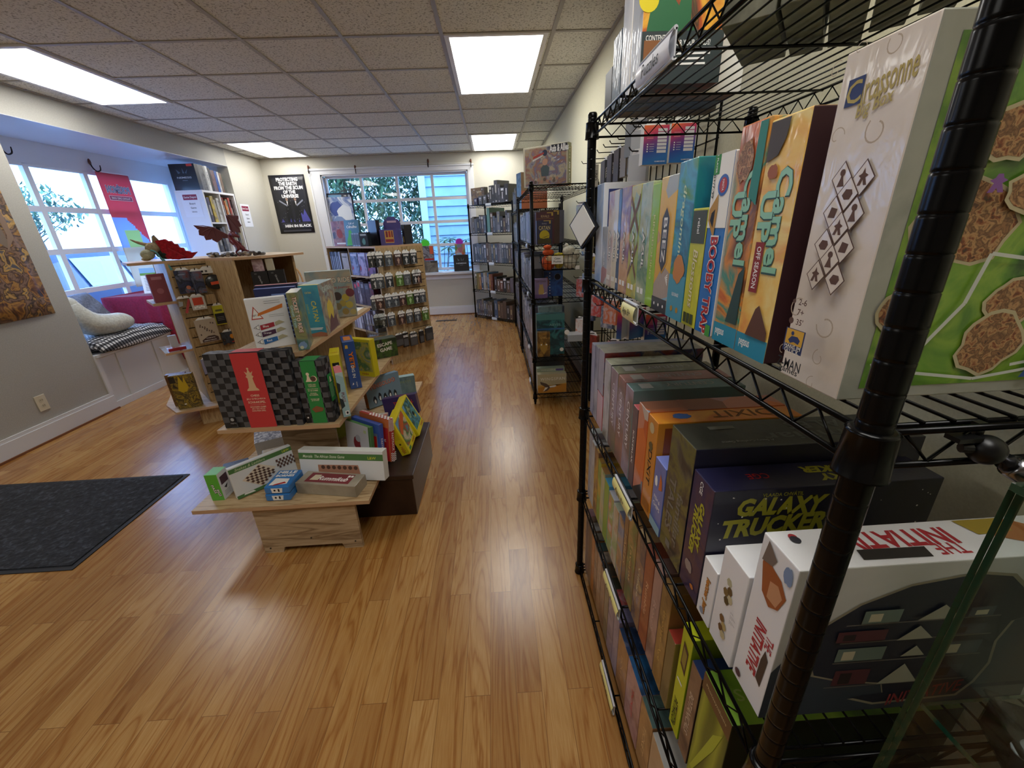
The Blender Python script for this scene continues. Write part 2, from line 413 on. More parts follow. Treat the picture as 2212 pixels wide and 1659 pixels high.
# ceiling panels
DIFF = mat('#fffdf8', 0.5, emit=LAMP, name='lit_diffuser')
def panel(x0, x1, y0, y1, label):
    t = thing('ceiling_light', label, 'ceiling light', ((x0+x1)/2, (y0+y1)/2, ZC), 0, 'lit ceiling panels')
    a, b = (x1-x0)/2, (y1-y0)/2
    MB().box((-a, -b, -0.012), (a, b, -0.007), DIFF).build('diffuser', t)
    f = MB()
    for p, q in (((-a-0.03, -b-0.03), (-a, b+0.03)), ((a, -b-0.03), (a+0.03, b+0.03)), ((-a, -b-0.03), (a, -b)), ((-a, b), (a, b+0.03))): f.box((*p, -0.014), (*q, -0.001), WHITE)
    f.build('frame', t)
panel(-0.20, 0.385, 3.11, 4.24, 'bright rectangular ceiling panel nearest the aisle racks, larger of the right pair')
panel(-0.195, 0.38, 5.94, 7.03, 'small-looking ceiling panel over the corner rack, farther of the right pair')
panel(-3.26, -2.72, 3.10, 4.22, 'bright ceiling panel above the window seat, nearer of the left pair')
panel(-3.25, -2.72, 5.94, 7.0, 'ceiling panel near the far left corner, farther of the left pair')
panel(-0.20, 0.385, -0.3, 0.83, 'ceiling panel added overhead, out of view, above the near rack')  # added unseen panel, brightens the near shelves
panel(-3.26, -2.72, -0.3, 0.83, 'ceiling panel added out of view behind the photographer, by the left wall')  # second added panel, also out of view, lights the near end

# outside
SKYSIDE = new('pale_blue_clapboard', 0.6)
base(SKYSIDE, ramp(SKYSIDE, noise(SKYSIDE, coords(SKYSIDE), 4, 2), [(0.3, '#7f99a8'), (0.7, '#8aa4b3')]))
s = MB()
for k in range(22):
    z = -0.6 + k*0.19; s.add([(-1.35, YB+2.2, z), (2.2, YB+2.2, z), (2.2, YB+2.23, z+0.19), (-1.35, YB+2.23, z+0.19), (-1.35, YB+2.4, z), (-1.35, YB+2.4, z+0.19), (2.2, YB+2.4, z), (2.2, YB+2.4, z+0.19)], [(0,1,2,3), (4,0,3,5), (0,4,6,1), (3,2,7,5), (4,5,7,6), (1,6,7,2)], SKYSIDE)
s.box((-1.47, YB+2.17, -0.6), (-1.33, YB+2.42, 3.6), mat('#b9cbd6', 0.6))
tag(s.build('neighbouring_house'), 'pale blue clapboard house wall outside the back window', 'house')
GRD = speckle('asphalt', '#5c6064', '#6f7377', 30, 0.3, 0.7)
struct('ground', MB().box((-40, -10, -0.5), (20, 40, -0.45), GRD), 'grey asphalt parking ground outside the windows')
# ------------------------------------------------------------------ wire racks
TAGY = mat('#efe79a', 0.4, coat=0.5); TAGW = mat('#e8e8ee', 0.4, coat=0.5)
_DECK = {}
def deck_mesh(L, D, step, fine):
    """one wire shelf: long wires, cross bars, zigzag trusses on all four sides; top surface at z=0"""
    k = (round(L, 3), round(D, 3), step, fine)
    if k in _DECK: return _DECK[k]
    m = MB(); r = 0.0016; n = 6 if fine else 4; R = 0.003
    k2 = int(round(D / step))
    for i in range(1, k2):
        y = D*i/k2; m.tube([(0.01, y, -r), (L-0.01, y, -r)], r, BLACK, n)
    nb = max(2, int(round(L/0.26)))
    for i in range(0, nb+1):
        x = 0.014 + (L-0.028)*i/nb; m.tube([(x, 0, -2*r-0.0022), (x, D, -2*r-0.0022)], 0.0026, BLACK, n)
    def truss(p, q):
        p, q = Vector(p), Vector(q); dz = Vector((0, 0, -0.032)); d = q-p; N = max(3, int(d.length/0.052))
        m.tube([p, q], R, BLACK, n); m.tube([p+dz, q+dz], R, BLACK, n)
        m.tube([p + d*((i+0.5)/(2*N)) + (dz*0.92 if i % 2 else dz*0.08) for i in range(2*N)], 0.0018, BLACK, 4)
    e = 0.016
    truss((e, 0, -0.003), (L-e, 0, -0.003)); truss((e, D, -0.003), (L-e, D, -0.003)); truss((0, e, -0.003), (0, D-e, -0.003)); truss((L, e, -0.003), (L, D-e, -0.003))
    for x in (0, L):
        for y in (0, D):     # tapered collars that grip the posts
            m.lathe([(0.0145, -0.040), (0.0205, -0.040), (0.0195, -0.0385), (0.0178, -0.001), (0.0185, 0.0), (0.0145, 0.002)], BLACK, 16 if fine else 10, Matrix.Translation((x, y, 0)))
    me = m.mesh('wire_shelf', True); _DECK[k] = me
    return me
def post_mesh(H, fine):
    k = ('post', H, fine)
    if k in _DECK: return _DECK[k]
    prof = [(0.0125, 0.03)]; z = 0.0254
    while z < H - 0.01:
        prof += [(0.0127, z-0.003), (0.0127, z-0.0008), (0.0119, z), (0.0127, z+0.0008), (0.0127, z+0.003)] if fine else []
        z += 0.0254 * (1 if fine else 8)
    prof = [(0.006, 0.0), (0.009, 0.004), (0.009, 0.02), (0.0127, 0.022)] + prof[1:] + [(0.0127, H-0.004), (0.0105, H)]
    m = MB(); m.lathe(prof, BLACK, 24 if fine else 10); me = m.mesh('post', True)
    _DECK[k] = me
    return me
def child(name, me, parent, loc):
    o = bpy.data.objects.new(name, me); COL.objects.link(o); o.parent = parent; o.location = loc; return o
def rack(name, label, origin, rz, L, D, levels, H, fine=False, group='black wire shelving racks', step=0.026):
    t = thing(name, label, 'shelving rack', origin, rz, group)
    for x in (0, L):
        for y in (0, D): child('post', post_mesh(H, fine), t, (x, y, 0))
    for z in levels: child('wire_shelf', deck_mesh(L, D, step, fine), t, (0, 0, z))
    return t
def local(origin, rz, p):
    c, s = math.cos(rz), math.sin(rz); return Vector((origin[0] + p[0]*c - p[1]*s, origin[1] + p[0]*s + p[1]*c, origin[2] + p[2]))

def clip_tag(label, origin, rz, x, z, text, hexc, ln=0.075):
    """curved plastic label holder snapped on a shelf edge (local frame of the rack)"""
    p = local(origin, rz, (x, 0, z)); t = thing('shelf_label', label, 'shelf label', p, rz, 'clip-on shelf labels')
    m = MB(); N = 8; H = 0.034; vs = []
    for i in range(N+1):
        a = -0.9 + 1.8*i/N; yy = -0.012 - 0.006*math.cos(a*1.5); zz = -0.017 + H/2*math.sin(a)/math.sin(0.9); vs += [(0, yy, zz), (ln, yy, zz)]
    m.add(vs, [(2*i, 2*i+1, 2*i+3, 2*i+2) for i in range(N)], mat(hexc, 0.4, coat=0.6)); o = m.build('paper_strip', t, True)
    b = MB(); b.tube([(0, -0.009, 0.004), (ln, -0.009, 0.004)], 0.0035, mat('#c9ccd4', 0.2, coat=1), 8); b.tube([(0, -0.009, -0.034), (ln, -0.009, -0.034)], 0.003, mat('#c9ccd4', 0.2, coat=1), 8)
    b.box((0, -0.009, -0.034), (ln, -0.0065, 0.004), mat('#c9ccd4', 0.2, coat=1)); b.build('holder', t)
    if text:
        g = MB(); q, fs, asp = glyphs(text, 0.0, 0.25); hh = 0.019; W = min(asp*hh, ln*0.62)
        g.add([(ln*0.47 + a*W, -0.0186, -0.017 + b_*hh) for a, b_ in q], fs, INK); g.build('handwriting', t)
    return t

# ------------------------------------------------------------------ the near rack
AO, ARZ, AL, AD = (0.30, 1.315, 0), -PI/2, 1.038, 0.46
ALV = [0.045, 0.42, 0.78, 1.235, 1.665]
rack('wire_rack', 'tall black wire rack nearest the camera packed with board games', AO, ARZ, AL, AD, ALV, 1.69, fine=True, step=0.027)
def yA(u, z, x=0.315):
    k = (u - 1106) / FPX; r = M[0] - M[2]*k; return -(r.x*x + r.z*(z-CAM_H)) / r.y
def boxA(label, u0, u1, z, h, d, mats, pr=None, xf=0.315, name='board_game', group=None, cat='board game', y=None, tilt=None):
    y1, y0 = (yA(u0, z, xf), yA(u1, z, xf)) if y is None else y
    return carton(name, label, cat, (xf, y1-0.0006, z+0.001), -PI/2, y1-y0-0.0012, d, h, mats, pr, tilt=tilt, group=group)
CY = '#7a4a2c'
def swirl(face, u, v, r, m, a0=0, turns=0.8, su=1, sv=1):
    """thin curl ornament as a polygon strip"""
    out = []; inn = []
    for i in range(15):
        t = i/14; a = a0 + t*turns*2*PI; rr = r*(1-0.5*t); w = r*0.06
        out.append((u+(rr+w)*math.cos(a)*su, v+(rr+w)*math.sin(a)*sv)); inn.append((u+(rr-w)*math.cos(a)*su, v+(rr-w)*math.sin(a)*sv))
    return [('p', face, [out[i], out[i+1], inn[i+1], inn[i]], m) for i in range(14)]
# --- top row (shelf at 1.235), from the post by the aisle end towards the camera
R4 = 1.235
CREAM = art(['#cdbfae', '#ddd1c4', '#d6cabb'], 6, 'noise', 3, 0.9, 0.5)
meadow = art(['#2f5a1e', '#4e8426', '#6ea02f', '#8db43c', '#5d8f2b', '#3c6a22'], 9, 'noise', 1, 0.7, 0.8)
town = art(['#5d4030', '#a5764f', '#6d4a33', '#c79a6a', '#8c4b2d', '#4e3a2c'], 75, 'noise', 2, 0.0)
frame_grey = art(['#9fa39a', '#b9bbb2', '#aeb1a7'], 9, 'noise', 4, 0.8)
BRN = mat('#5b3f33', 0.6); GOLD = mat('#a8914a', 0.35, 0.4); NAVY = mat('#283766', 0.5)
y1c, y0c = 0.413, 0.333; wc, hc, dc = y1c-y0c, 0.292, 0.40
pr = [('t','F',0.60,0.885,'arcassonne',GOLD,0.0145,{'w':0.050,'rot':9,'sh':0.2}), ('r','F',0.12,0.855,0.33,0.925,NAVY), ('t','F',0.22,0.888,'C',GOLD,0.017,{'rot':8}), ('t','F',0.52,0.838,'Big Box',GOLD,0.014,{'w':0.034,'rot':9,'sh':0.2})]
for i, (uu, vv) in enumerate([(0.33,0.66),(0.62,0.655),(0.47,0.615),(0.33,0.565),(0.62,0.56),(0.47,0.52),(0.32,0.47),(0.62,0.465),(0.47,0.425),(0.32,0.375),(0.62,0.37)]):
    a, b = 0.145, 0.05
    pr += [('p','F',[(uu-a,vv),(uu,vv-b),(uu+a,vv),(uu,vv+b)],BRN), ('p','F',[(uu-a*0.9,vv),(uu,vv-b*0.9),(uu+a*0.9,vv),(uu,vv+b*0.9)],CREAM)]
    k = i % 4
    if k == 0: pr += [('p','F',[(uu-0.05,vv-0.022),(uu+0.05,vv-0.022),(uu+0.02,vv),(uu+0.01,vv+0.012),(uu-0.01,vv+0.012),(uu-0.02,vv)],BRN), ('c','F',uu,vv+0.017,0.0028,BRN)]
    elif k == 1: pr += [('p','F',[(uu-0.06,vv-0.02),(uu-0.02,vv-0.02),(uu,vv-0.005),(uu+0.02,vv-0.02),(uu+0.06,vv-0.02),(uu+0.03,vv),(uu+0.06,vv+0.006),(uu+0.02,vv+0.012),(uu,vv+0.026),(uu-0.02,vv+0.012),(uu-0.06,vv+0.006),(uu-0.03,vv)],BRN)]
    elif k == 2: pr += [('p','F',[(uu-0.07,vv-0.003),(uu-0.03,vv-0.015),(uu+0.04,vv-0.015),(uu+0.07,vv),(uu+0.05,vv+0.012),(uu-0.03,vv+0.014)],BRN)]
    else: pr += [('p','F',[(uu-0.06,vv-0.014),(uu+0.04,vv-0.016),(uu+0.06,vv+0.01),(uu-0.03,vv+0.016)],BRN)]
for uu, vv, rr, a0 in ((0.2,0.78,0.09,0),(0.72,0.77,0.14,2.4),(0.22,0.26,0.13,1.2),(0.75,0.23,0.15,3.2),(0.18,0.11,0.08,0),(0.8,0.13,0.1,2),(0.15,0.95,0.08,1),(0.85,0.95,0.1,2.6),(0.85,0.05,0.08,1.5),(0.5,0.97,0.06,0)):
    pr += swirl('F', uu, vv, rr, mat('#b3a18c', 0.6), a0, 0.8, 1, 0.28)
pr += [('t','F',0.5,0.295,'2-6',BRN,0.006), ('c','F',0.36,0.294,0.0022,BRN), ('t','F',0.5,0.262,'7+',BRN,0.006), ('t','F',0.52,0.23,"35'",BRN,0.006), ('c','F',0.38,0.23,0.0032,BRN)]
pr += [('r','F',0.33,0.125,0.66,0.205,NAVY), ('r','F',0.35,0.152,0.64,0.203,mat('#d8a83a',0.5)), ('p','F',[(0.40,0.165),(0.45,0.180),(0.55,0.182),(0.60,0.172),(0.58,0.158),(0.5,0.162),(0.44,0.155)],NAVY), ('c','F',0.46,0.19,0.002,NAVY), ('t','F',0.5,0.1455,'HANS IM',mat('#e8e4d8',0.5),0.004,{'w':0.022}), ('t','F',0.5,0.133,'GLÜCK',mat('#e8e4d8',0.5),0.0055,{'w':0.020})]
pr += [('t','F',0.5,0.085,'Z-MAN',INK,0.010,{'w':0.033}), ('t','F',0.52,0.058,'games',INK,0.006,{'w':0.026})]
# big cover that faces the camera: a tiled landscape with towns, roads and a pale frame
def blob(u, v, ru, rv, seed, n=16):
    rnd = random.Random(seed); return [(u + ru*math.cos(2*PI*i/n)*rnd.uniform(0.8, 1.15), v + rv*math.sin(2*PI*i/n)*rnd.uniform(0.8, 1.15)) for i in range(n)]
pr += [('r','R',0.045,0.04,0.985,0.955,meadow)]
cr = mat('#c9bd98', 0.6)
for j, (uu, vv, ru, rv) in enumerate(((0.17,0.52,0.10,0.11),(0.50,0.80,0.085,0.09),(0.80,0.93,0.11,0.04),(0.09,0.28,0.05,0.06),(0.34,0.30,0.06,0.07),(0.42,0.42,0.055,0.05),(0.32,0.17,0.07,0.09),(0.62,0.36,0.07,0.07),(0.66,0.62,0.11,0.07),(0.20,0.74,0.06,0.06),(0.30,0.60,0.07,0.05))):
    pr += [('p','R',blob(uu,vv,ru+0.008,rv+0.011,j),cr), ('p','R',blob(uu,vv,ru,rv,j),town)]
road = mat('#d7dcd4', 0.5)
def road_pts(face, pts, w, m):
    out = []
    for (a, b), (c_, d_) in zip(pts, pts[1:]):
        dx, dy = c_-a, d_-b; ln = math.hypot(dx, dy); nx, ny = -dy/ln*w, dx/ln*w
        out.append(('p', face, [(a+nx,b+ny),(a-nx,b-ny),(c_-nx,d_-ny),(c_+nx,d_+ny)], m))
    return out
for pts in (((0.05,0.12),(0.15,0.16),(0.22,0.30),(0.24,0.44)), ((0.24,0.44),(0.33,0.42),(0.40,0.52),(0.48,0.50),(0.56,0.60)), ((0.40,0.30),(0.47,0.22),(0.53,0.18),(0.47,0.12),(0.38,0.10)), ((0.38,0.70),(0.50,0.64),(0.60,0.70),(0.70,0.70)), ((0.10,0.10),(0.30,0.06),(0.45,0.09),(0.60,0.13),(0.8,0.10)), ((0.56,0.42),(0.60,0.34),(0.55,0.28),(0.66,0.24),(0.75,0.3))): pr += road_pts('R', pts, 0.005, road)
def meeple(u, v, s, m, face='R', asp=0.75): return [('p', face, [(u+x*s*asp, v+y*s) for x, y in ((-0.5,-0.5),(-0.15,-0.5),(0,-0.25),(0.15,-0.5),(0.5,-0.5),(0.25,0),(0.55,0.15),(0.25,0.28),(0.15,0.5),(-0.15,0.5),(-0.25,0.28),(-0.55,0.15),(-0.25,0))], m)]
pr += meeple(0.44,0.10,0.085,mat('#31589c',0.4)) + meeple(0.43,0.62,0.07,mat('#a02c22',0.4)) + meeple(0.55,0.42,0.06,mat('#31589c',0.4)) + meeple(0.19,0.62,0.045,mat('#8e5aa8',0.4))
pr += [('p','R',blob(0.53,0.70,0.035,0.02,5,10),mat('#33456e',0.4)), ('r','R',0.62,0.36,0.95,0.66,mat('#c9c4b0',0.5)), ('r','R',0.64,0.38,0.94,0.64,NAVY)]
for uu, vv, rr, a0 in ((0.10,0.975,0.012,0),(0.25,0.975,0.012,1),(0.5,0.975,0.012,2),(0.75,0.975,0.012,1)): pr += swirl('R', uu, vv, rr, mat('#8e9188',0.6), a0, 0.9, 1, 1)
carton('board_game', 'large cream tile-laying board game with a meadow map cover, closest box on the eye-level shelf', 'board game', (0.315, y1c, R4+0.001), -PI/2, wc, dc, hc, {'F': CREAM, 'R': frame_grey, 'T': frame_grey, '*': CREAM}, pr)

sand = art(['#e79a4a', '#f0bf5a', '#f3d98a', '#e8a860', '#e3c24e'], 7, 'noise', 7, 0.9, 1.0)
camel1 = art(['#8f4a22', '#c9622a', '#e39a3c', '#2f8c7d', '#d98b3a', '#7b4a2e'], 6, 'noise', 9, 0.9, 1.2)
TEALP = mat('#6fb6ae', 0.35, coat=0.5); TEALD = mat('#2d4f4c', 0.5); SKYB = mat('#2f8fae', 0.4)
def camel_print(off):
    p = [('r','F',0,0,1,0.10,SKYB), ('t','F',0.3,0.05,'pegasus',PAPER,0.011,{'w':0.022,'rot':0}),
         ('t','F',0.66,0.60,'Camel',TEALD,0.027,{'w':0.112,'rot':-90,'b':0.05}), ('t','F',0.655,0.603,'Camel',mat('#8ec7a8',0.35,coat=0.5),0.0255,{'w':0.109,'rot':-90,'b':0.03}),
         ('t','F',0.30,0.62,'UP',TEALD,0.026,{'w':0.056,'rot':-90,'b':0.05}), ('t','F',0.295,0.623,'UP',mat('#8ec7a8',0.35,coat=0.5),0.0245,{'w':0.054,'rot':-90,'b':0.03})]
    if off: p += [('r','F',0.16,0.30,0.42,0.52,mat('#8c2622',0.5)), ('t','F',0.29,0.41,'OFF SEASON',PAPER,0.008,{'w':0.048,'rot':-90}), ('p','F',[(0.05,0.84),(0.35,0.86),(0.5,0.92),(0.55,0.99),(0.05,0.99)],mat('#4a4038',0.5)), ('p','F',[(0.3,0.10),(0.95,0.10),(0.95,0.14),(0.7,0.22),(0.6,0.25),(0.5,0.23)],mat('#5e3b2a',0.5)), ('p','F',blob(0.3,0.80,0.14,0.03,3),mat('#a05a34',0.5))]
    else: p += [('p','F',blob(0.35,0.85,0.3,0.09,4),town), ('p','F',[(0.65,0.7),(0.95,0.66),(0.95,0.99),(0.7,0.99)],mat('#2e8478',0.5)), ('p','F',[(0.5,0.12),(0.95,0.12),(0.95,0.4),(0.75,0.36)],mat('#2d4742',0.5))]
    return p
boxA('orange camel racing game with "OFF SEASON" sign on spine, beside the big cream box', 1585, 1649, R4, 0.262, 0.3, {'F': sand, 'R': mat('#3d1f26',0.5), '*': sand}, camel_print(True))
boxA('orange and teal camel racing game, between its sandy twin and the blue trap game', 1537, 1585, R4, 0.268, 0.3, {'F': camel1, 'T': sand, '*': camel1}, camel_print(False))
RED = mat('#b3211d', 0.4); BLUE = mat('#1f74c4', 0.35, coat=0.4); MUST = mat('#b98a2f', 0.5)
pr = [('r','F',0,0.62,1,1,PAPER), ('r','F',0,0.90,0.32,1,mat('#2f8a3a',0.5)), ('t','F',0.15,0.955,'2 PLAYER',PAPER,0.004,{'rot':-90}), ('c','F',0.62,0.84,0.0135,mat('#2b5fb0',0.4)), ('c','F',0.62,0.84,0.0095,RED), ('t','F',0.62,0.84,'HASTA',PAPER,0.005,{'rot':-90,'w':0.014}),
      ('p','F',[(0.05,0.66),(0.45,0.56),(0.5,0.72),(0.45,0.80),(0.05,0.72)],MUST), ('p','F',[(0.15,0.66),(0.35,0.62),(0.38,0.72),(0.2,0.7)],INK), ('t','F',0.12,0.84,'8+/7-99',INK,0.006,{'rot':-90,'w':0.03}),
      ('t','F',0.56,0.29,'BOOBY TRAP',PAPER,0.0225,{'rot':-90,'w':0.142,'b':0.055}), ('t','F',0.56,0.29,'BOOBY TRAP',RED,0.0195,{'rot':-90,'w':0.138,'b':0.03}), ('r','F',0.72,0,1,0.07,mat('#4a9b3f',0.5))]
boxA('bright blue and white trap game with bold red title, left of the camel games', 1499, 1533, R4, 0.245, 0.25, {'F': BLUE, 'T': PAPER, 'R': PAPER, '*': BLUE}, pr)
pr = [('r','F',0.05,0.72,0.95,0.98,mat('#454b3c',0.5)), ('t','F',0.5,0.86,'rebel',PAPER,0.008,{'rot':-90,'w':0.022}), ('t','F',0.5,0.42,'Blossoms',mat('#5c5f1e',0.5),0.016,{'rot':-90,'w':0.09,'sh':0.2}), ('t','F',0.51,0.422,'Blossoms',mat('#e9e0b0',0.5),0.015,{'rot':-90,'w':0.09,'sh':0.2})] + [('r','F',0.14+i*0.25,0.03,0.34+i*0.25,0.12,mat('#39421f',0.5)) for i in range(3)]
boxA('short yellow flower game with dark top, left of the blue trap game', 1470, 1499, R4, 0.180, 0.2, {'F': art(['#d8d33a', '#c3c62c', '#e4dc55'], 9, 'noise', 2, 0.7), '*': mat('#454b3c',0.4, coat=0.5)}, pr)
drag = art(['#2f7d46', '#57a24f', '#2a6f8f', '#3f9fc0', '#4c8f46', '#d08a44'], 5, 'noise', 11, 0.9, 1.4)
pr = [('r','F',0,0,1,0.3,mat('#4aa0bd',0.3,coat=0.6)), ('t','F',0.45,0.62,'dragomino',mat('#cfe3c0',0.4),0.016,{'rot':-90,'w':0.12,'sh':0.2}), ('t','F',0.5,0.17,'BLUE ORANGE',PAPER,0.006,{'w':0.026}), ('p','F',blob(0.55,0.34,0.34,0.09,6),mat('#c98545',0.5)), ('c','F',0.35,0.07,0.005,MUST), ('c','F',0.7,0.07,0.005,MUST)]
boxA('glossy green and blue dragon game with teal side, left of the yellow flower game', 1437, 1470, R4, 0.252, 0.25, {'F': drag, 'R': art(['#124a5c', '#1f7d8c', '#2f9a8f', '#8a6b3f'], 7, 'noise', 5, 0.8), 'T': mat('#2c6f3e', 0.3, coat=0.8), '*': drag}, pr)
bee = art(['#8fb7cf', '#e7b23f', '#f0c552', '#7aa7c7', '#d99b2f'], 14, 'vor', 3, 0.8)
DARKG = mat('#3c3c40', 0.4)
pr = [('p','F',[(0.5,0.30),(0.78,0.38),(0.78,0.72),(0.5,0.80),(0.22,0.72),(0.22,0.38)],mat('#d8a83c',0.4)), ('p','F',[(0.5,0.315),(0.72,0.39),(0.72,0.71),(0.5,0.785),(0.28,0.71),(0.28,0.39)],DARKG), ('t','F',0.5,0.55,'BEEZ',PAPER,0.0155,{'rot':-90,'w':0.078}), ('r','F',0,0,1,0.11,DARKG)] + [('c','F',0.2+0.3*i,0.055,0.003,PAPER) for i in range(3)] + [('p','F',[(0.78,0.28),(0.95,0.22+0.02*i),(0.96,0.235+0.02*i)],PAPER) for i in range(5)]
boxA('honeycomb patterned bee game with black hexagon title, left of the dragon game', 1406, 1437, R4, 0.237, 0.25, {'F': bee, '*': bee}, pr)
boxA('slim lime green domino game, between the bee game and the tile games', 1391, 1406, R4, 0.230, 0.22, {'F': art(['#8fbf2f', '#a5cc3c'], 5, 'noise', 1, 0.8), '*': mat('#7fae2c',0.4)}, [('t','F',0.5,0.5,'KINGDOMINO',mat('#e6e0a0',0.4),0.009,{'rot':-90,'w':0.12})])
def az(lbl, a, b, h, cols, kind, xs=None, extra=None):
    m = art(cols, 16 if kind != 'noise' else 8, kind, len(lbl), 1.0)
    p = [('t','F',0.5,0.45,'AZUL',mat('#46525c',0.5),0.0155,{'rot':-90,'w':0.078,'b':0.07}), ('t','F',0.5,0.45,'AZUL',PAPER,0.013,{'rot':-90,'w':0.072,'b':0.03})]
    if xs: p = road_pts('F', [(0.05,0.2),(0.95,0.5)], 0.03, xs) + road_pts('F', [(0.95,0.2),(0.05,0.5)], 0.03, xs) + road_pts('F', [(0.05,0.6),(0.95,0.9)], 0.03, xs) + road_pts('F', [(0.95,0.6),(0.05,0.9)], 0.03, xs) + p
    p += [('r','F',0.2,0.08,0.45,0.13,PAPER), ('r','F',0.55,0.08,0.8,0.13,PAPER)] + (extra or [])
    boxA(lbl, a, b, R4, h, 0.25, {'F': m, '*': m}, p)
az('grey-green shrink-wrapped tile game, right of the two patterned tile games', 1370, 1391, 0.237, ['#a0a880', '#bcc4a0', '#608c70', '#c8c8a8'], 'noise')
az('teal and yellow tile game with brown lattice on its spine', 1351, 1370, 0.238, ['#6c9c80', '#d0c048', '#98b060', '#dcd070'], 'vor', mat('#7a5a3f',0.5))
az('peach and violet tile game spine, left of the lattice one', 1333, 1351, 0.240, ['#c48c60', '#dcb080', '#8c6078', '#b98c70'], 'noise')
az('thin dark navy tile game, behind the low silvery boxes', 1327, 1333, 0.239, ['#24406a', '#36567c'], 'noise')
az('cream and peach striped tile game left of the thin navy one', 1318, 1327, 0.24, ['#d8c4a0', '#d08c6c', '#e0d4b8'], 'gz')
az('pale blue-grey tile game on the eye-level shelf, half hidden behind low boxes', 1308, 1318, 0.24, ['#c4b4a0', '#d8ccc0', '#b87c70'], 'noise')
boxA('small silver-grey travel tile game with red square, in front of the navy box', 1297, 1308, R4, 0.155, 0.16, art(['#a8adb5', '#c5c8cb', '#b06a6c'], 22, 'vor', 6, 0.9), [('t','F',0.5,0.45,'AZUL',PAPER,0.008,{'rot':-90,'w':0.04})])
NV = mat('#2b3a78', 0.4)
boxA('tall navy game with white border at the far end of the eye-level shelf', 0, 0, R4, 0.268, 0.33, {'F': art(['#8fb4e8', '#c8d8f0', '#e8ecf4'], 6, 'noise', 2, 0.9), 'R': mat('#dfe2ea',0.4), '*': PAPER}, [('r','R',0.04,0.02,1,0.94,NV), ('t','R',0.2,0.45,'AZUL',PAPER,0.04,{'w':0.1})], y=(1.292, yA(1297, R4)))

# --- second row (shelf at 0.78)
R3 = 0.78
def yr(row, lst):
    """lst: (y far, y near)"""
    return lst
LAV = ['#a9a9cf', '#c6c4de', '#8b8cbb']
boxA('pale violet tall game at the far end of the chest-high shelf', 0, 0, R3, 0.25, 0.30, {'F': art(LAV, 5, 'noise', 1, 1.0), 'T': art(['#5a5f80', '#777b98'], 9, 'noise', 1, 0.8), '*': mat('#2d3560',0.4)}, y=(1.292, 1.248))
boxA('grey-violet game, second from the far end of the chest-high shelf', 0, 0, R3, 0.255, 0.30, {'F': art(['#a2a2c2', '#c8c8da', '#8a8ca6'], 5, 'noise', 2, 1.0), 'T': art(['#6c6c68', '#8c8b84'], 9, 'noise', 3, 0.9), '*': mat('#2b2d3c',0.4)}, y=(1.246, 1.200))
boxA('flat-lying red and white game under the dark grey picture box', 0, 0, R3, 0.118, 0.27, {'F': art(['#c9a0b4', '#d8b8c8'], 4, 'gy', 1, 0.9), 'T': mat('#c23a2c',0.4), '*': mat('#a82a2c',0.4)}, y=(1.198, 1.130))
boxA('dark grey game with red and blue picture cover, resting on the red and white one', 0, 0, R3+0.120, 0.140, 0.30, {'F': art(['#8e8ea6', '#b4b4c8'], 5, 'noise', 5, 1.0), 'R': art(['#3a1c1c', '#7c2a24', '#24345c', '#8a7a6a', '#3a2c28'], 9, 'noise', 5, 0.8), 'T': art(['#6a6a64', '#8a8478', '#5a5854'], 9, 'noise', 6, 0.9), '*': DARKG}, [('r','R',0.78,0.05,0.97,0.8,mat('#263a6a',0.5))], y=(1.198, 1.132))
boxA('slim shrink-wrapped grey game just left of the three matching trading games', 0, 0, R3, 0.248, 0.25, {'F': art(['#9a9ca6', '#c3c4cc', '#7c8078'], 6, 'noise', 7, 1.0), 'T': art(['#7c8070', '#a0a48c', '#b4b8a4'], 20, 'noise', 7, 1.0), '*': DARKG}, y=(1.124, 1.058))
for i, (a, b, nm, c1, c2) in enumerate(((1.056, 0.990, 'olive green', '#77785c', '#8f8f74'), (0.988, 0.926, 'dusty pink', '#a06f68', '#b58a82'), (0.924, 0.866, 'teal-edged brown', '#5f8080', '#7c9694'))):
    boxA(nm + ' spined trading game, ' + ('farthest', 'middle', 'nearest')[i] + ' of the three matching ones', 0, 0, R3, 0.246, 0.27,
         {'F': art(['#8a8098', '#a898ae', '#7a6460', c1], 4, 'noise', i+20, 0.95), 'T': art(['#2e2c2c', c1, '#46403c'], 5, 'noise', i+5, 0.8), 'R': art([c1, '#8f6f68', c2], 4, 'gz', i, 0.8), '*': mat(c1,0.4)},  # lavender window glare is mixed into the spine colours
         [('t','F',0.5,0.58,'CENTURY',mat('#e8e4ee',0.4),0.017,{'rot':-90,'w':0.13}), ('t','T',0.45,0.55,'CENTURY',mat('#8f8c88',0.4),0.020,{'rot':-90,'w':0.12}), ('r','T',0.2,0.09,0.75,0.20,mat('#9a9894',0.4)), ('r','R',0.0,0.86,1,1,mat(c1,0.4,coat=0.5))], y=(a, b))
boxA('thin pink-topped dark game beside the orange picture games', 0, 0, R3, 0.215, 0.20, {'F': art(['#4c3c44', '#7a6470'], 6, 'noise', 3, 0.9), 'T': mat('#c9666a',0.4), '*': mat('#4a2c34',0.4)}, [('t','F',0.5,0.5,'KAKERLAK',PAPER,0.009,{'rot':-90,'w':0.09})], y=(0.864, 0.828))
boxA('orange storytelling game with dark and blue pictures on the spine', 0, 0, R3, 0.238, 0.30, {'F': art(['#d8642a', '#e07a34', '#3c4a6c', '#c9c0b4', '#d8642a', '#36302e'], 11, 'vor', 4, 0.9), 'T': art(['#d8702c', '#4a4844', '#c86a2a', '#8a9ab0'], 12, 'vor', 8, 0.8), '*': mat('#c9602a',0.4)}, y=(0.826, 0.767))
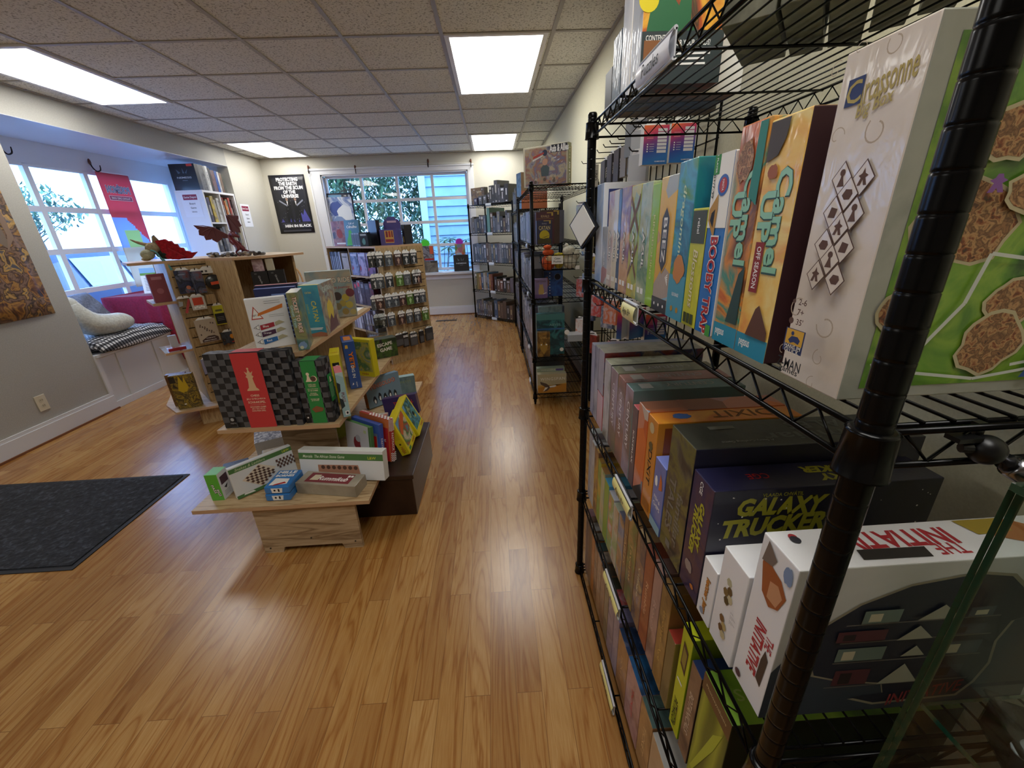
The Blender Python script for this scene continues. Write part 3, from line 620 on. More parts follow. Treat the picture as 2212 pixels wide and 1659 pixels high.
pr = [('t','F',0.5,0.5,'DiXiT',INK,0.018,{'rot':-90,'w':0.085}), ('c','F',0.45,0.9,0.012,mat('#c9b48a',0.5)), ('p','F',blob(0.5,0.72,0.2,0.05,2),mat('#6a5a34',0.5)), ('t','T',0.45,0.62,'DIXIT',mat('#7a4a14',0.5),0.030,{'rot':-90,'w':0.13}), ('p','T',blob(0.45,0.2,0.25,0.07,7),mat('#3c62a0',0.5)), ('r','R',0.05,0.02,0.97,0.95,mat('#8f4a22',0.4,coat=0.4)), ('r','F',0.15,0.05,0.85,0.14,mat('#a86a2a',0.5))]
boxA('yellow-orange storytelling game with blue bird on its top edge', 0, 0, R3, 0.238, 0.30, {'F': mat('#d88a30',0.35,coat=0.8), 'T': art(['#e0982a', '#d87a2c', '#e8a83a'], 6, 'noise', 2, 0.8), '*': mat('#d08a2a',0.4)}, pr, y=(0.765, 0.713))
pr = [('t','F',0.5,0.46,'FISH &',PAPER,0.009,{'w':0.030,'rot':-4}), ('t','F',0.5,0.36,'CHIPS',PAPER,0.010,{'w':0.034,'rot':-4}), ('p','F',[(0.55,0.62),(0.85,0.66),(0.8,0.78),(0.62,0.86)],mat('#d2702e',0.5)), ('p','F',blob(0.3,0.7,0.12,0.08,3),PAPER), ('r','F',0,0,1,0.13,mat('#8fb0c0',0.5))]
boxA('small cornflower blue card game leaning in front of the orange game', 0, 0, R3, 0.166, 0.12, {'F': mat('#6a7cc4',0.3,coat=0.8), 'T': mat('#8090dc',0.3,coat=0.8), '*': mat('#5a6cb4',0.4)}, pr, y=(0.710, 0.656))
olive = art(['#3a332b', '#5a5344', '#6f6a34', '#453c34', '#2c2724'], 7, 'noise', 13, 1.0, 1.6)
TL = mat('#7d7870', 0.4)
pr = [('t','F',0.68,0.36,'familiar',TL,0.022,{'rot':-90,'w':0.12}), ('t','F',0.32,0.42,'TALES',TL,0.026,{'rot':-90,'w':0.12}), ('t','T',0.70,0.58,'familiar',mat('#5a5b58',0.4),0.026,{'rot':-90,'w':0.19}), ('t','T',0.32,0.66,'TALES',mat('#5a5b58',0.4),0.026,{'rot':-90,'w':0.13}), ('t','T',0.80,0.25,'A Story-Crafting Game',mat('#8f8f8a',0.4),0.008,{'rot':-90,'w':0.09}), ('r','T',0.2,0.14,0.32,0.26,mat('#77786e',0.4)), ('r','F',0.3,0.06,0.5,0.12,TL), ('r','R',0.0,0.0,1,0.9,mat('#1e1d34',0.4,coat=0.6))]
boxA('bulky dark olive storybook game in crinkled film, left of the purple space game', 0, 0, R3, 0.268, 0.39, {'F': olive, 'T': art(['#232422', '#35362f', '#2c2d2c'], 6, 'noise', 3, 1.0), '*': mat('#1e1d34',0.4,coat=0.5)}, pr, y=(0.653, 0.560))
YG = mat('#b0ad2c', 0.4, coat=0.5); space = art(['#0d0f1e', '#1b1a34', '#141526'], 5, 'noise', 2, 0.7)
gsp = art(['#33203c', '#2c2350', '#4a2f44', '#2a1f4c', '#5a3c34'], 6, 'noise', 8, 0.9)
rnd = random.Random(5)
pr = [('t','F',0.62,0.62,'GALAXY',YG,0.015,{'rot':-90,'w':0.094,'sh':0.25,'b':0.05}), ('t','F',0.38,0.56,'TRUCKER',YG,0.015,{'rot':-90,'w':0.098,'sh':0.25,'b':0.05}), ('t','F',0.45,0.92,'CGE',PAPER,0.009,{'rot':-90}), ('p','F',blob(0.4,0.22,0.2,0.05,3),mat('#9a8a82',0.5)), ('p','F',blob(0.7,0.1,0.1,0.02,4),mat('#c87a34',0.5)),
      ('t','R',0.31,0.86,'GALAXY',YG,0.034,{'w':0.142,'sh':0.25,'b':0.05}), ('t','R',0.29,0.705,'TRUCKER',YG,0.036,{'w':0.165,'sh':0.25,'b':0.05,'rot':3}), ('t','R',0.30,0.955,'VLAADA CHVÁTIL',YG,0.008,{'w':0.064}), ('t','T',0.68,0.64,'GALAXY',YG,0.018,{'rot':-90,'w':0.11,'b':0.05,'sh':0.2}), ('t','T',0.35,0.62,'TRUCKER',YG,0.018,{'rot':-90,'w':0.12,'b':0.05,'sh':0.2}), ('t','T',0.5,0.24,'CGE',RED,0.014,{'rot':-90,'w':0.035}),
      ('p','R',blob(0.38,0.40,0.16,0.05,9),mat('#6d5134',0.5)), ('p','R',blob(0.25,0.42,0.03,0.03,4),mat('#9a6a30',0.5)), ('p','R',blob(0.42,0.36,0.05,0.04,1),mat('#8f7a4a',0.5)), ('r','R',0.02,0.30,0.06,0.36,mat('#b04a62',0.5)), ('r','R',0.03,0.36,0.055,0.40,MUST)]
pr += [('c','R',rnd.uniform(0.03,0.97),rnd.uniform(0.3,0.97),rnd.uniform(0.0006,0.0016),PAPER) for _ in range(34)]
boxA('deep purple space game with yellow title on a dark starry cover', 0, 0, R3, 0.235, 0.36, {'F': gsp, 'R': space, 'T': art(['#171634', '#20204a'], 4, 'noise', 5, 0.8), '*': space}, pr, y=(0.557, 0.492))
WH = mat('#eeeef0', 0.35, coat=0.4); ORG = mat('#d08a3c', 0.5)
boxA('small white game with orange lettering, left of the white tile game', 0, 0, R3, 0.116, 0.13, {'*': WH}, [('t','F',0.5,0.42,'letter jam',BRN,0.016,{'rot':-90,'w':0.075,'b':0.06}), ('t','F',0.5,0.42,'letter jam',ORG,0.0145,{'rot':-90,'w':0.073,'b':0.03}), ('c','F',0.4,0.12,0.006,mat('#8f9ab0',0.5))], y=(0.490, 0.450))
def hexa(f, u, v, r, m, asp): return [('p', f, [(u + r*math.cos(a*PI/3)*asp, v + r*math.sin(a*PI/3)) for a in range(6)], m)]
pr = []
for u_, v_, c_ in ((0.42,0.74,'#b9b38f'), (0.50,0.67,'#6a5330'), (0.36,0.62,'#7a6238'), (0.56,0.60,'#c9bd96'), (0.44,0.55,'#5c4a2a'), (0.42,0.34,'#7a5a34'), (0.54,0.29,'#b8a26c'), (0.44,0.24,'#6a4c2c'), (0.56,0.20,'#c2b48a')): pr += hexa('F', u_, v_, 0.042, mat(c_,0.5), 2.6)
pr += [('r','F',0.7,0.40+0.018*i,0.72+0.1*(i % 3),0.404+0.018*i,mat('#8a8a90',0.5)) for i in range(8)]
pr += [('c','T',0.55,0.42,0.021,INK), ('c','T',0.55,0.42,0.0195,PAPER), ('t','T',0.55,0.42,'42!',INK,0.020,{'rot':150,'w':0.024})]
boxA('white hexagon tile game with round black-ink sticker on its top', 0, 0, R3, 0.176, 0.15, {'*': WH}, pr, y=(0.447, 0.387))
INIR = mat('#b02a34', 0.45)
dark = art(['#1c222c', '#2b3440', '#232a35'], 5, 'noise', 4, 0.5)
pr = [('t','F',0.50,0.36,'INITIATIVE',INIR,0.020,{'rot':-90,'w':0.088,'b':0.03}), ('t','F',0.80,0.47,'THE',INIR,0.013,{'rot':-90,'w':0.022}), ('p','F',[(0.68,0.20),(0.84,0.18),(0.88,0.38),(0.76,0.42),(0.70,0.34)],mat('#4b3a2e',0.6)), ('p','F',[(0.15,0.85),(0.30,0.70),(0.55,0.66),(0.78,0.70),(0.9,0.80),(0.7,0.86),(0.4,0.88),(0.2,0.96)],mat('#a25a2e',0.5)), ('p','F',[(0.45,0.70),(0.72,0.70),(0.82,0.78),(0.66,0.82),(0.45,0.80)],mat('#c9926a',0.5)), ('p','F',[(0.12,0.86),(0.40,0.88),(0.5,0.93),(0.2,0.99)],mat('#77685f',0.5)), ('p','F',blob(0.82,0.92,0.12,0.05,3),mat('#7f93b5',0.5)), ('c','F',0.2,0.06,0.006,mat('#5a3c42',0.5)),
      ('t','T',0.40,0.36,'INITIATIVE',INIR,0.027,{'rot':-90,'w':0.150,'b':0.03}), ('t','T',0.72,0.50,'THE',INIR,0.017,{'rot':-90,'w':0.036}), ('p','T',[(0.62,0.22),(0.86,0.21),(0.88,0.42),(0.64,0.43)],mat('#2b2623',0.6)), ('p','T',[(0.06,0.66),(0.5,0.68),(0.8,0.78),(0.88,0.88),(0.7,0.92),(0.4,0.86),(0.1,0.80)],mat('#b06a34',0.5)), ('p','T',[(0.05,0.62),(0.45,0.64),(0.4,0.76),(0.05,0.78)],mat('#a58e2e',0.5)), ('p','T',blob(0.25,0.92,0.2,0.05,5),mat('#7f93b5',0.5)), ('c','T',0.2,0.07,0.005,mat('#a8323a',0.5)), ('c','T',0.28,0.07,0.006,mat('#33343c',0.5))]
head = [(0.30,0.10),(0.42,0.12),(0.40,0.20),(0.25,0.24),(0.14,0.30),(0.12,0.38),(0.05,0.42),(0.10,0.52),(0.13,0.66),(0.22,0.78),(0.36,0.88),(0.56,0.93),(0.68,0.90),(0.74,0.82),(0.80,0.74),(0.93,0.72),(0.96,0.66),(0.84,0.64),(0.76,0.60),(0.74,0.46),(0.76,0.30),(0.74,0.16),(0.70,0.06),(0.40,0.04)]
bg_ = [(0.0,0.0),(0.95,0.0),(0.90,0.50),(0.80,0.62),(0.70,0.86),(0.5,0.86),(0.25,0.74),(0.08,0.55),(0.0,0.35)]
pr += [('p','R',bg_,mat('#39424e',0.5)), ('p','R',head,mat('#9a927e',0.5)), ('p','R',[(0.43+(x-0.43)*0.965,0.5+(y-0.5)*0.965) for x, y in head],mat('#262a38',0.45))]
for a, b in ((0.20,0.36),(0.38,0.50),(0.52,0.62),(0.64,0.76)):
    pr += [('r','R',0.20,a,0.70,a+0.008,mat('#6f6a68',0.5))]
for k, (a, b, c_, d_) in enumerate(((0.22,0.22,0.34,0.33),(0.38,0.21,0.52,0.35),(0.56,0.23,0.66,0.32),(0.20,0.40,0.36,0.49),(0.42,0.41,0.5,0.48),(0.55,0.40,0.68,0.49),(0.18,0.54,0.34,0.61),(0.38,0.53,0.50,0.62),(0.54,0.54,0.66,0.61),(0.24,0.66,0.36,0.74),(0.42,0.66,0.56,0.75),(0.58,0.66,0.66,0.72))):
    cm = ('#5a3038', '#8a8a80', '#3d4250', '#6f7f78', '#70353a', '#4a5560')[k % 6]
    if k % 3 == 1: pr += [('p','R',[(a,b),(c_,b),((a+c_)/2,d_)],mat('#a5a596',0.5))]
    else: pr += [('r','R',a,b,c_,d_,mat(cm,0.5)), ('r','R',a+0.02,b+0.01,a+0.06,d_-0.02,mat('#c9c2a8' if k % 2 else '#2a2226',0.5))]
pr += [('t','R',0.56,0.13,'INITIATIVE',mat('#8c2f34',0.5),0.022,{'w':0.10,'rot':12,'sh':0.3})]
boxA('big white spy game with red title lettering and dark head-profile cover, nearest on its shelf', 0, 0, R3, 0.255, 0.38, {'F': WH, 'R': art(['#c9c9c8','#d9d9d8'],4,'noise',1,0.3), 'T': WH, '*': WH}, pr, y=(0.385, 0.322), xf=0.318)

# --- third row (0.42) and bottom row (0.045): spines seen from above
def names_row(z, yfar, items, shelfname):
    y = yfar
    for i, it in enumerate(items):
        nm, w, h, d, cols, kind = it[:6]; top = it[6] if len(it) > 6 else None; pr = it[7] if len(it) > 7 else None
        ms = {'F': art(cols, 9, kind, i*3+int(z*50), 0.85), '*': mat(cols[0], 0.4, coat=0.4)}
        if top: ms['T'] = art(top, 10, 'noise', i, 0.8)
        else: ms['T'] = art([cols[0], cols[-1]], 8, 'noise', i, 0.8)
        b = boxA(nm + ', ' + shelfname, 0, 0, z, h, d, ms, pr, y=(y, y-w), xf=0.318)
        y -= w + 0.0015
def sp(t, c='#e8dcc0', w=0.12, hh=0.014, v=0.5, **k): return [('t','F',0.5,v,t,mat(c,0.4),hh,dict({'rot':-90,'w':w},**k))]
TAN = ['#8c6442', '#a87c52', '#6f4e34', '#b58c60']
R2 = 0.42
names_row(R2, 1.295, [
 ('white-grey upright game at the far end', 0.042, 0.285, 0.26, ['#b0aab4', '#cfcad2', '#8f7c80'], 'noise', ['#aeb6bc', '#c6ccd0']),
 ('second white game with brown smudges', 0.04, 0.262, 0.22, ['#c0b8ba', '#d8d4d6', '#9a8480'], 'noise', ['#c9ced2', '#b6bcc0']),
 ('brown family game with owl eyes on its top edge', 0.05, 0.262, 0.20, ['#7a5a44', '#a8805c', '#c9a23c', '#8c4a34'], 'noise', ['#3c3c38', '#5a5a4c', '#c9962c']),
 ('yellow owl-top game', 0.038, 0.245, 0.22, ['#c9a83c', '#8fae4a', '#7a5a3c'], 'noise', ['#b98a2c', '#3a3a34']),
 ('green meadow game with gold top', 0.045, 0.235, 0.22, ['#9aa08c', '#b8c09a', '#c9b48a', '#6f9a5a'], 'noise', ['#c9a24a', '#7a4a34']),
 ('sky blue countryside game', 0.05, 0.225, 0.25, ['#4f9ac4', '#6fb0d0', '#5a8f3c', '#86a83c'], 'gz', ['#4a9ac4', '#5aa8cc']),
 ('white and orange cartoon game', 0.052, 0.215, 0.25, ['#d0cdd8', '#c88a5a', '#8fae6a', '#e4e0e4'], 'noise', ['#c8ccd8', '#a8a8b0']),
 ('pale green and brown creature game', 0.048, 0.21, 0.25, ['#9aae7a', '#c9c2b0', '#b07a4c'], 'noise', ['#9aa88a', '#b8b8a8']),
 ('slate blue game with orange burst', 0.05, 0.22, 0.26, ['#5c6a94', '#8a94b4', '#b8905a', '#4a5070'], 'noise', ['#6a6f8c', '#5a5a60']),
 ('narrow bronze game', 0.03, 0.285, 0.26, ['#7a5a3c', '#9a7048', '#5a4434'], 'noise', None, sp('FABLES', '#c9a878', 0.1)),
 ('golden brown tavern game', 0.062, 0.285, 0.28, ['#8c6a3e', '#b08c54', '#6f7a3c', '#7a5434'], 'noise', None, sp('Taverns', '#d8b878', 0.13)),
 ('purple-brown village game', 0.055, 0.285, 0.28, ['#7a6470', '#a07a54', '#5c4a54', '#b59a6a'], 'noise', None, sp('Village', '#d8c8a8', 0.1)),
 ('rust red spine game', 0.05, 0.292, 0.28, ['#8c4a34', '#a85c3c', '#6f3a2c'], 'noise', None, sp('Rumble', '#e0b08a', 0.1)),
 ('dusty rose wide game', 0.043, 0.296, 0.28, ['#9a7a74', '#b59088', '#7a5c54'], 'noise', None, sp('Roses', '#caa89c', 0.09)),
 ('brass-coloured wide game', 0.045, 0.29, 0.28, ['#8f6c3c', '#a8844c', '#6c5230'], 'noise', None, sp('Bronze Age', '#d0a860', 0.15)),
 ('low red and olive game', 0.034, 0.2, 0.26, ['#9a8a4a', '#b08c5a', '#a03c2c', '#7a6a44'], 'gz', ['#b8402c', '#8c3024']),
], 'middle shelf of the near rack')
boxA('acid yellow path-laying game standing out among brown spines on the middle shelf', 0, 0, R2, 0.285, 0.25, {'F': mat('#c3cf1e',0.35,coat=0.5), 'T': mat('#c9d428',0.4), 'R': mat('#8fae1e',0.4), '*': mat('#a9b81c',0.4)}, [('t','F',0.4,0.18,'PATHAGON',INK,0.015,{'rot':-90,'w':0.08,'sh':0.15}), ('p','F',[(0.25,0.66),(0.75,0.62),(0.8,0.84),(0.3,0.88)],BRN), ('p','F',[(0.32,0.69),(0.68,0.66),(0.72,0.81),(0.36,0.84)],mat('#9a8a3c',0.5)), ('r','F',0.2,0.50,0.7,0.52,PAPER), ('r','F',0.62,0.08,0.66,0.3,BRN)], y=(0.522, 0.483), xf=0.318)
boxA('brown photography game right of the acid yellow one, middle shelf of the near rack', 0, 0, R2, 0.245, 0.26, {'F': art(['#6c5248', '#8a6c58', '#54403a'], 8, 'noise', 3, 0.9), 'T': mat('#23386a',0.4,coat=0.5), '*': mat('#3c2e2a',0.4)}, sp('BOTANICALS','#d0bca8',0.11), y=(0.479, 0.443), xf=0.318)
pho = art(['#5f6a1e', '#8f9a2a', '#a8b03a', '#6f7a24', '#4a5a24'], 3, 'wave', 2, 0.7)
boxA('large olive green sunlit-leaf game at the near end of the middle shelf', 0, 0, R2, 0.275, 0.36, {'F': pho, 'T': art(['#3a5a1e', '#6f9a2c', '#8fb03a', '#4a7a24'], 4, 'noise', 2, 0.7), '*': mat('#232a1c',0.4)}, [('r','F',0,0.86,1,1,mat('#6f5236',0.4)), ('t','F',0.5,0.93,'Photosynthesis',mat('#d8c8a0',0.4),0.008,{'w':0.06}), ('t','T',0.5,0.45,'PHOTOSYNTHESIS',mat('#9ab05a',0.4),0.018,{'rot':-90,'w':0.27}), ('p','F',[(0.1,0.1),(0.2,0.1),(0.7,0.6),(0.85,0.82),(0.6,0.7)],mat('#b5bc3c',0.5))], y=(0.440, 0.358), xf=0.318)
R1 = 0.045
names_row(R1, 1.298, [
 ('pinkish brown game with maroon top at the far end', 0.05, 0.30, 0.2, ['#8c7468', '#a88c7c', '#6f5850'], 'noise', ['#5a2434', '#7a4450']),
 ('grey brown game with silvery top', 0.048, 0.275, 0.2, ['#8c7260', '#a8886c'], 'noise', ['#9a9a98', '#5c5c60', '#c4c4c0']),
 ('orange-brown game', 0.04, 0.268, 0.22, ['#a86a34', '#c07c3c', '#8c5a34'], 'noise', ['#8a8a80', '#4c4844']),
 ('dull tan game with teal top', 0.045, 0.26, 0.22, TAN, 'noise', ['#3c5a5a', '#2c3c44']),
 ('tan game with round face on top', 0.05, 0.26, 0.24, ['#9a7658', '#b08c68', '#7c5c44'], 'noise', ['#2c3c50', '#c0b0a0', '#3c3434']),
 ('chestnut game with black top', 0.052, 0.255, 0.24, ['#86644a', '#a07a58', '#6c5040'], 'noise', ['#2a2420', '#4a4034']),
 ('olive grey game', 0.045, 0.25, 0.24, ['#7c6c54', '#948464', '#5f5644'], 'noise', ['#34402c', '#2a2a24']),
 ('violet grey game with red-dotted top', 0.06, 0.25, 0.25, ['#8a7c90', '#a898aa', '#6f6478'], 'noise', ['#c0a8b8', '#b03c34', '#8c7c90']),
 ('lilac game', 0.05, 0.24, 0.25, ['#8f84a0', '#a89cb4', '#7a6470'], 'noise', ['#8c88b0', '#6f6c90']),
 ('tan train game with dark blue top', 0.085, 0.225, 0.27, ['#9c7450', '#b88a5c', '#7c5a40'], 'noise', ['#1c2c4c', '#2c4a7a', '#c0b8b0'], sp('TICKET', '#d8b080', 0.1)),
 ('pinkish ship game with sea-blue top', 0.105, 0.228, 0.27, ['#b08484', '#c8a0a0', '#8c6460'], 'noise', ['#1c2c44', '#2c6ca8', '#162030'], sp('TICKET', '#d04c4c', 0.11)),
 ('tan rail game with grey-green top', 0.073, 0.232, 0.28, ['#a88054', '#c09868', '#8c6a48'], 'noise', ['#3c5a5c', '#5c7a78', '#2c3c40'], sp('TICKET', '#e8c890', 0.11)),
 ('plain pale beige box', 0.085, 0.225, 0.28, ['#b89c7c', '#ccb494'], 'noise', ['#b8b8b4', '#c8c8c4']),
 ('brown box at the near end', 0.08, 0.215, 0.28, ['#8c6c50', '#a08060'], 'noise', ['#7a7468', '#8c8678']),
], 'bottom shelf of the near rack')

# shelf labels clipped on the edges of the near rack
clip_tag('pale yellow clip label handwritten "Age 8+" under the tile games', AO, ARZ, 1.315-0.90, R4, 'Age 8+', '#efe79a', 0.085)
clip_tag('pale yellow clip label on the chest-high shelf edge of the near rack', AO, ARZ, 1.315-0.885, R3, 'Ages 8+', '#efe79a', 0.13)
clip_tag('pale yellow clip label on the middle shelf edge of the near rack', AO, ARZ, 1.315-0.92, R2, 'Ages 8+', '#efe79a', 0.14)
clip_tag('pale yellow clip label on the lowest shelf edge of the near rack', AO, ARZ, 1.315-0.90, R1, 'Ages 8+', '#efe79a', 0.14)
clip_tag('white clip label reading "Puzzles" on the highest shelf edge', AO, ARZ, 1.315-0.893, 1.665, 'Puzzles', '#e8e9f2', 0.152)

# puzzles on top of the near rack
R5 = 1.667
gw = art(['#d98a2a', '#f0b43a', '#c45a2a', '#3c3228', '#e8a23a'], 5, 'noise', 21, 0.8, 1.5)
pr = [('r','R',0,0,1,0.36,mat('#3b4446',0.4,coat=0.4)), ('p','R',[(0.05,0.36),(0.10,0.55),(0.2,0.70),(0.24,0.88),(0.28,0.86),(0.32,0.6),(0.42,0.52),(0.5,0.72),(0.56,0.62),(0.58,0.4),(0.66,0.36)],mat('#2f6a44',0.5)), ('c','R',0.06,0.56,0.02,mat('#e6d020',0.5)), ('t','R',0.18,0.315,'CONTENTS',PAPER,0.010,{'w':0.045}), ('t','R',0.62,0.28,'FOR YOUR LANDS!',PAPER,0.010,{'w':0.075}), ('r','R',0.03,0.08,0.3,0.3,mat('#8c5a34',0.5)), ('r','R',0.42,0.20,0.85,0.215,PAPER), ('r','R',0.42,0.165,0.78,0.18,PAPER), ('r','R',0.42,0.13,0.8,0.145,PAPER), ('t','F',0.5,0.1,'5+',PAPER,0.02,{})]
boxA('tall orange fantasy game with green figures, behind the "Puzzles" label', 0, 0, R5, 0.25, 0.17, {'F': art(['#e9ecf2', '#c4ccd8', '#f4f6fa'], 3, 'noise', 4, 1.0), 'R': gw, 'B': art(['#3c2a24', '#7a3424', '#2c3c4a', '#5a5a5c'], 9, 'noise', 8, 0.4), '*': gw}, pr, y=(1.070, 1.003), xf=0.325)
boxA('shiny white boxed game behind the orange fantasy one, highest shelf', 0, 0, R5, 0.25, 0.26, {'F': art(['#dfe4ee', '#f4f6fa', '#c4ccdc'], 3, 'noise', 5, 1.0), 'B': art(['#2c3c5a', '#5a5a64', '#8a5a44'], 9, 'noise', 3, 0.3), '*': PAPER}, y=(1.140, 1.075), xf=0.325)
boxA('grey and blue game near the far end of the highest shelf', 0, 0, R5, 0.15, 0.26, {'F': art(['#6f8a9c', '#4c5c6c', '#a8b8c4'], 5, 'noise', 6, 0.9), 'B': art(['#3c4450', '#4a6a94', '#5a5a5c'], 9, 'noise', 7, 0.3), '*': mat('#4a5460',0.4)}, y=(1.215, 1.145), xf=0.325)
boxA('dark grey shallow box at the far end of the highest shelf', 0, 0, R5, 0.10, 0.28, {'B': art(['#4c4844', '#7a6a5a', '#3c3c40'], 9, 'noise', 9, 0.3), '*': mat('#55585c',0.4)}, y=(1.285, 1.22), xf=0.325)
greyb = art(['#4c4a3c', '#605e4c', '#3c3b2e'], 12, 'noise', 3, 0.3)
PUZ = ((0.362, 0.745, 0.07, 0.21), (0.410, 0.682, 0.048, 0.24), (0.462, 0.660, 0.045, 0.22), (0.514, 0.642, 0.043, 0.17), (0.558, 0.612, 0.040, 0.14))
for i, (xa, ya, w_, d_) in enumerate(PUZ):
    carton('puzzle_box', ('grey-green puzzle box, %s of five on the highest shelf' % ('farthest', 'second farthest', 'middle', 'second nearest', 'nearest')[i]), 'puzzle', (xa, ya, R5), -0.66, w_, d_, 0.16, {'B': greyb, '*': greyb}, [('r','R',0.1,0.1,0.9,0.5,mat('#4a4a3c',0.5))], group='puzzle boxes on the highest shelf')
# ------------------------------------------------------------------ the two racks along the right wall and the corner rack
BO, BRZ, BL, BD = (0.29, 4.60, 0), -PI/2, 1.50, 0.46
BLV = [0.09, 0.41, 0.88, 1.27, 1.67]
rack('wire_rack', 'black wire rack with plush basket on its end, halfway down the right wall', BO, BRZ, BL, BD, BLV, 1.69)
B2O, B2L = (0.29, 5.98, 0), 1.24
rack('wire_rack', 'black wire rack between the plush rack and the corner rack', B2O, BRZ, B2L, BD, [0.09, 0.45, 0.88, 1.22, 1.58], 1.62)
C0, CRZ, CL, CDp = (-0.345, 6.80, 0), -PI/4, 0.92, 0.36
CLV = [0.045, 0.47, 0.90, 1.335, 1.735]
rack('wire_rack', 'black wire rack set diagonally across the far right corner', C0, CRZ, CL, CDp, CLV, 1.755)

NAMES = [('charcoal', ['#3a3a40', '#5c5c64', '#2a2a30']), ('slate grey', ['#5c626c', '#7c828c', '#484c54']), ('pale grey', ['#9a9ca4', '#b8bac0', '#7c7e86']),
         ('blue grey', ['#56687c', '#788a9c', '#3e4c5c']), ('mauve grey', ['#6c6270', '#8c8290', '#544a58']), ('brown', ['#6a5040', '#8a6c54', '#4c382c']),
         ('black', ['#1c1c20', '#34343a', '#2a2426']), ('taupe', ['#7a6e62', '#988a7a', '#5c5248'])]
WARM = [('tan', ['#a08258', '#b89a6c', '#7c6444']), ('orange', ['#c07a34', '#d08c44', '#8c5a2c']), ('mustard', ['#b09440', '#c4a850', '#7c6c30']), ('sky blue', ['#4a7ea4', '#6a9ab8', '#345c7c']),
        ('steel blue', ['#3c5c80', '#5478a0', '#2c4460']), ('cream', ['#cabf9f', '#dcd2b8', '#a89c7c']), ('rust', ['#8c4c34', '#a86048', '#643828']), ('olive', ['#6c6c44', '#88885c', '#4c4c30'])]
ORD = ['first', 'second', 'third', 'fourth', 'fifth', 'sixth', 'seventh', 'eighth', 'ninth', 'tenth', 'eleventh', 'twelfth', 'thirteenth', 'fourteenth', 'fifteenth', 'sixteenth', 'seventeenth', 'eighteenth']
def dark(h, f=0.72): return '#' + ''.join('%02x' % int(int(h[i:i+2], 16)*f) for i in (1, 3, 5))
def fill(org, rz, z, x0, x1, hmax, shelf, pal, seed, dmin=0.2, dmax=0.3, wr=(0.035, 0.062), cat='board game', hmin=0.75, group=None, wrap=0.9):
    rnd = random.Random(seed); x = x0; i = 0
    while True:
        w = rnd.uniform(*wr)
        if x + w > x1: break
        nm, cols = rnd.choice(pal); cols = [dark(c_) for c_ in cols]; h = hmax * rnd.uniform(hmin, 1.0); d = rnd.uniform(dmin, dmax)
        m = art(cols, rnd.choice([8, 14]), rnd.choice(['noise', 'noise', 'vor']), rnd.randint(1, 4), wrap)
        pr = []
        k = rnd.random(); v0 = rnd.uniform(0.3, 0.5)
        lt = mat(rnd.choice(['#c9c6bc', '#b8a878', '#d8d8dc', '#a0a0a8']), 0.5)
        if k < 0.5: pr = [('r','F',0.38,v0,0.62,v0+0.36,lt), ('r','F',0.3,0.05,0.7,0.11,lt)]
        elif k < 0.8: pr = [('r','F',0.15,0.78,0.85,0.93,lt), ('r','F',0.42,0.25,0.6,0.7,lt)]
        p = local(org, rz, (x, 0.012, z+0.001))
        carton('board_game', '%s game, %s from left on %s' % (nm, ORD[min(i, 17)], shelf), cat, p, rz, w-0.0015, d, h, {'F': m, '*': mat(cols[0], 0.45, coat=0.4)}, pr or None, group=group, bevel=0.001)
        x += w; i += 1
fill(C0, CRZ, CLV[3], 0.02, 0.36, 0.27, "corner rack's second shelf down", NAMES, 3, hmin=0.72)
carton('board_game', 'tall jade green game standing in the middle of the corner rack', 'board game', local(C0, CRZ, (0.385, 0.01, CLV[3]+0.001)), CRZ, 0.06, 0.33, 0.345, {'F': mat('#5f9488',0.4,coat=0.6), '*': mat('#2c5c50',0.4,coat=0.5)})
fill(C0, CRZ, CLV[3], 0.455, 0.90, 0.30, "corner rack's second shelf, right of the jade game", NAMES, 5, hmin=0.62)
fill(C0, CRZ, CLV[2], 0.03, 0.90, 0.29, "corner rack's middle shelf", NAMES[:6] + NAMES[7:], 8, hmin=0.93)
fill(C0, CRZ, CLV[1], 0.03, 0.44, 0.28, "corner rack's second lowest shelf", WARM, 11, hmin=0.9)
fill(C0, CRZ, CLV[1], 0.47, 0.90, 0.27, "corner rack's second lowest shelf, right group", WARM[5:] + NAMES[4:], 12, hmin=0.6, wr=(0.04, 0.08))
fill(C0, CRZ, CLV[0], 0.03, 0.42, 0.28, "corner rack's bottom shelf", NAMES, 14, hmin=0.85)
fill(C0, CRZ, CLV[0], 0.44, 0.90, 0.28, "corner rack's bottom shelf, right group", WARM + NAMES[5:7], 17, hmin=0.75, wr=(0.05, 0.1))
fill(C0, CRZ, CLV[4], 0.46, 0.88, 0.30, "corner rack's top, tall group", NAMES[:2] + NAMES[6:7], 21, hmin=0.62, wr=(0.05, 0.08))
carton('board_game', 'brown and gold fantasy game box facing out, top left of the corner rack', 'board game', local(C0, CRZ, (0.03, 0.05, CLV[4]+0.001)), CRZ, 0.29, 0.08, 0.235, {'F': art(['#3a3228', '#6a4c28', '#8c6a34', '#2c2a26'], 9, 'noise', 4, 0.6), '*': mat('#2c2824',0.5)}, [('t','F',0.6,0.75,'Yggdrasil',mat('#d8cba8',0.5),0.03,{'w':0.11}), ('c','F',0.25,0.88,0.008,PAPER), ('c','F',0.85,0.88,0.008,PAPER)])
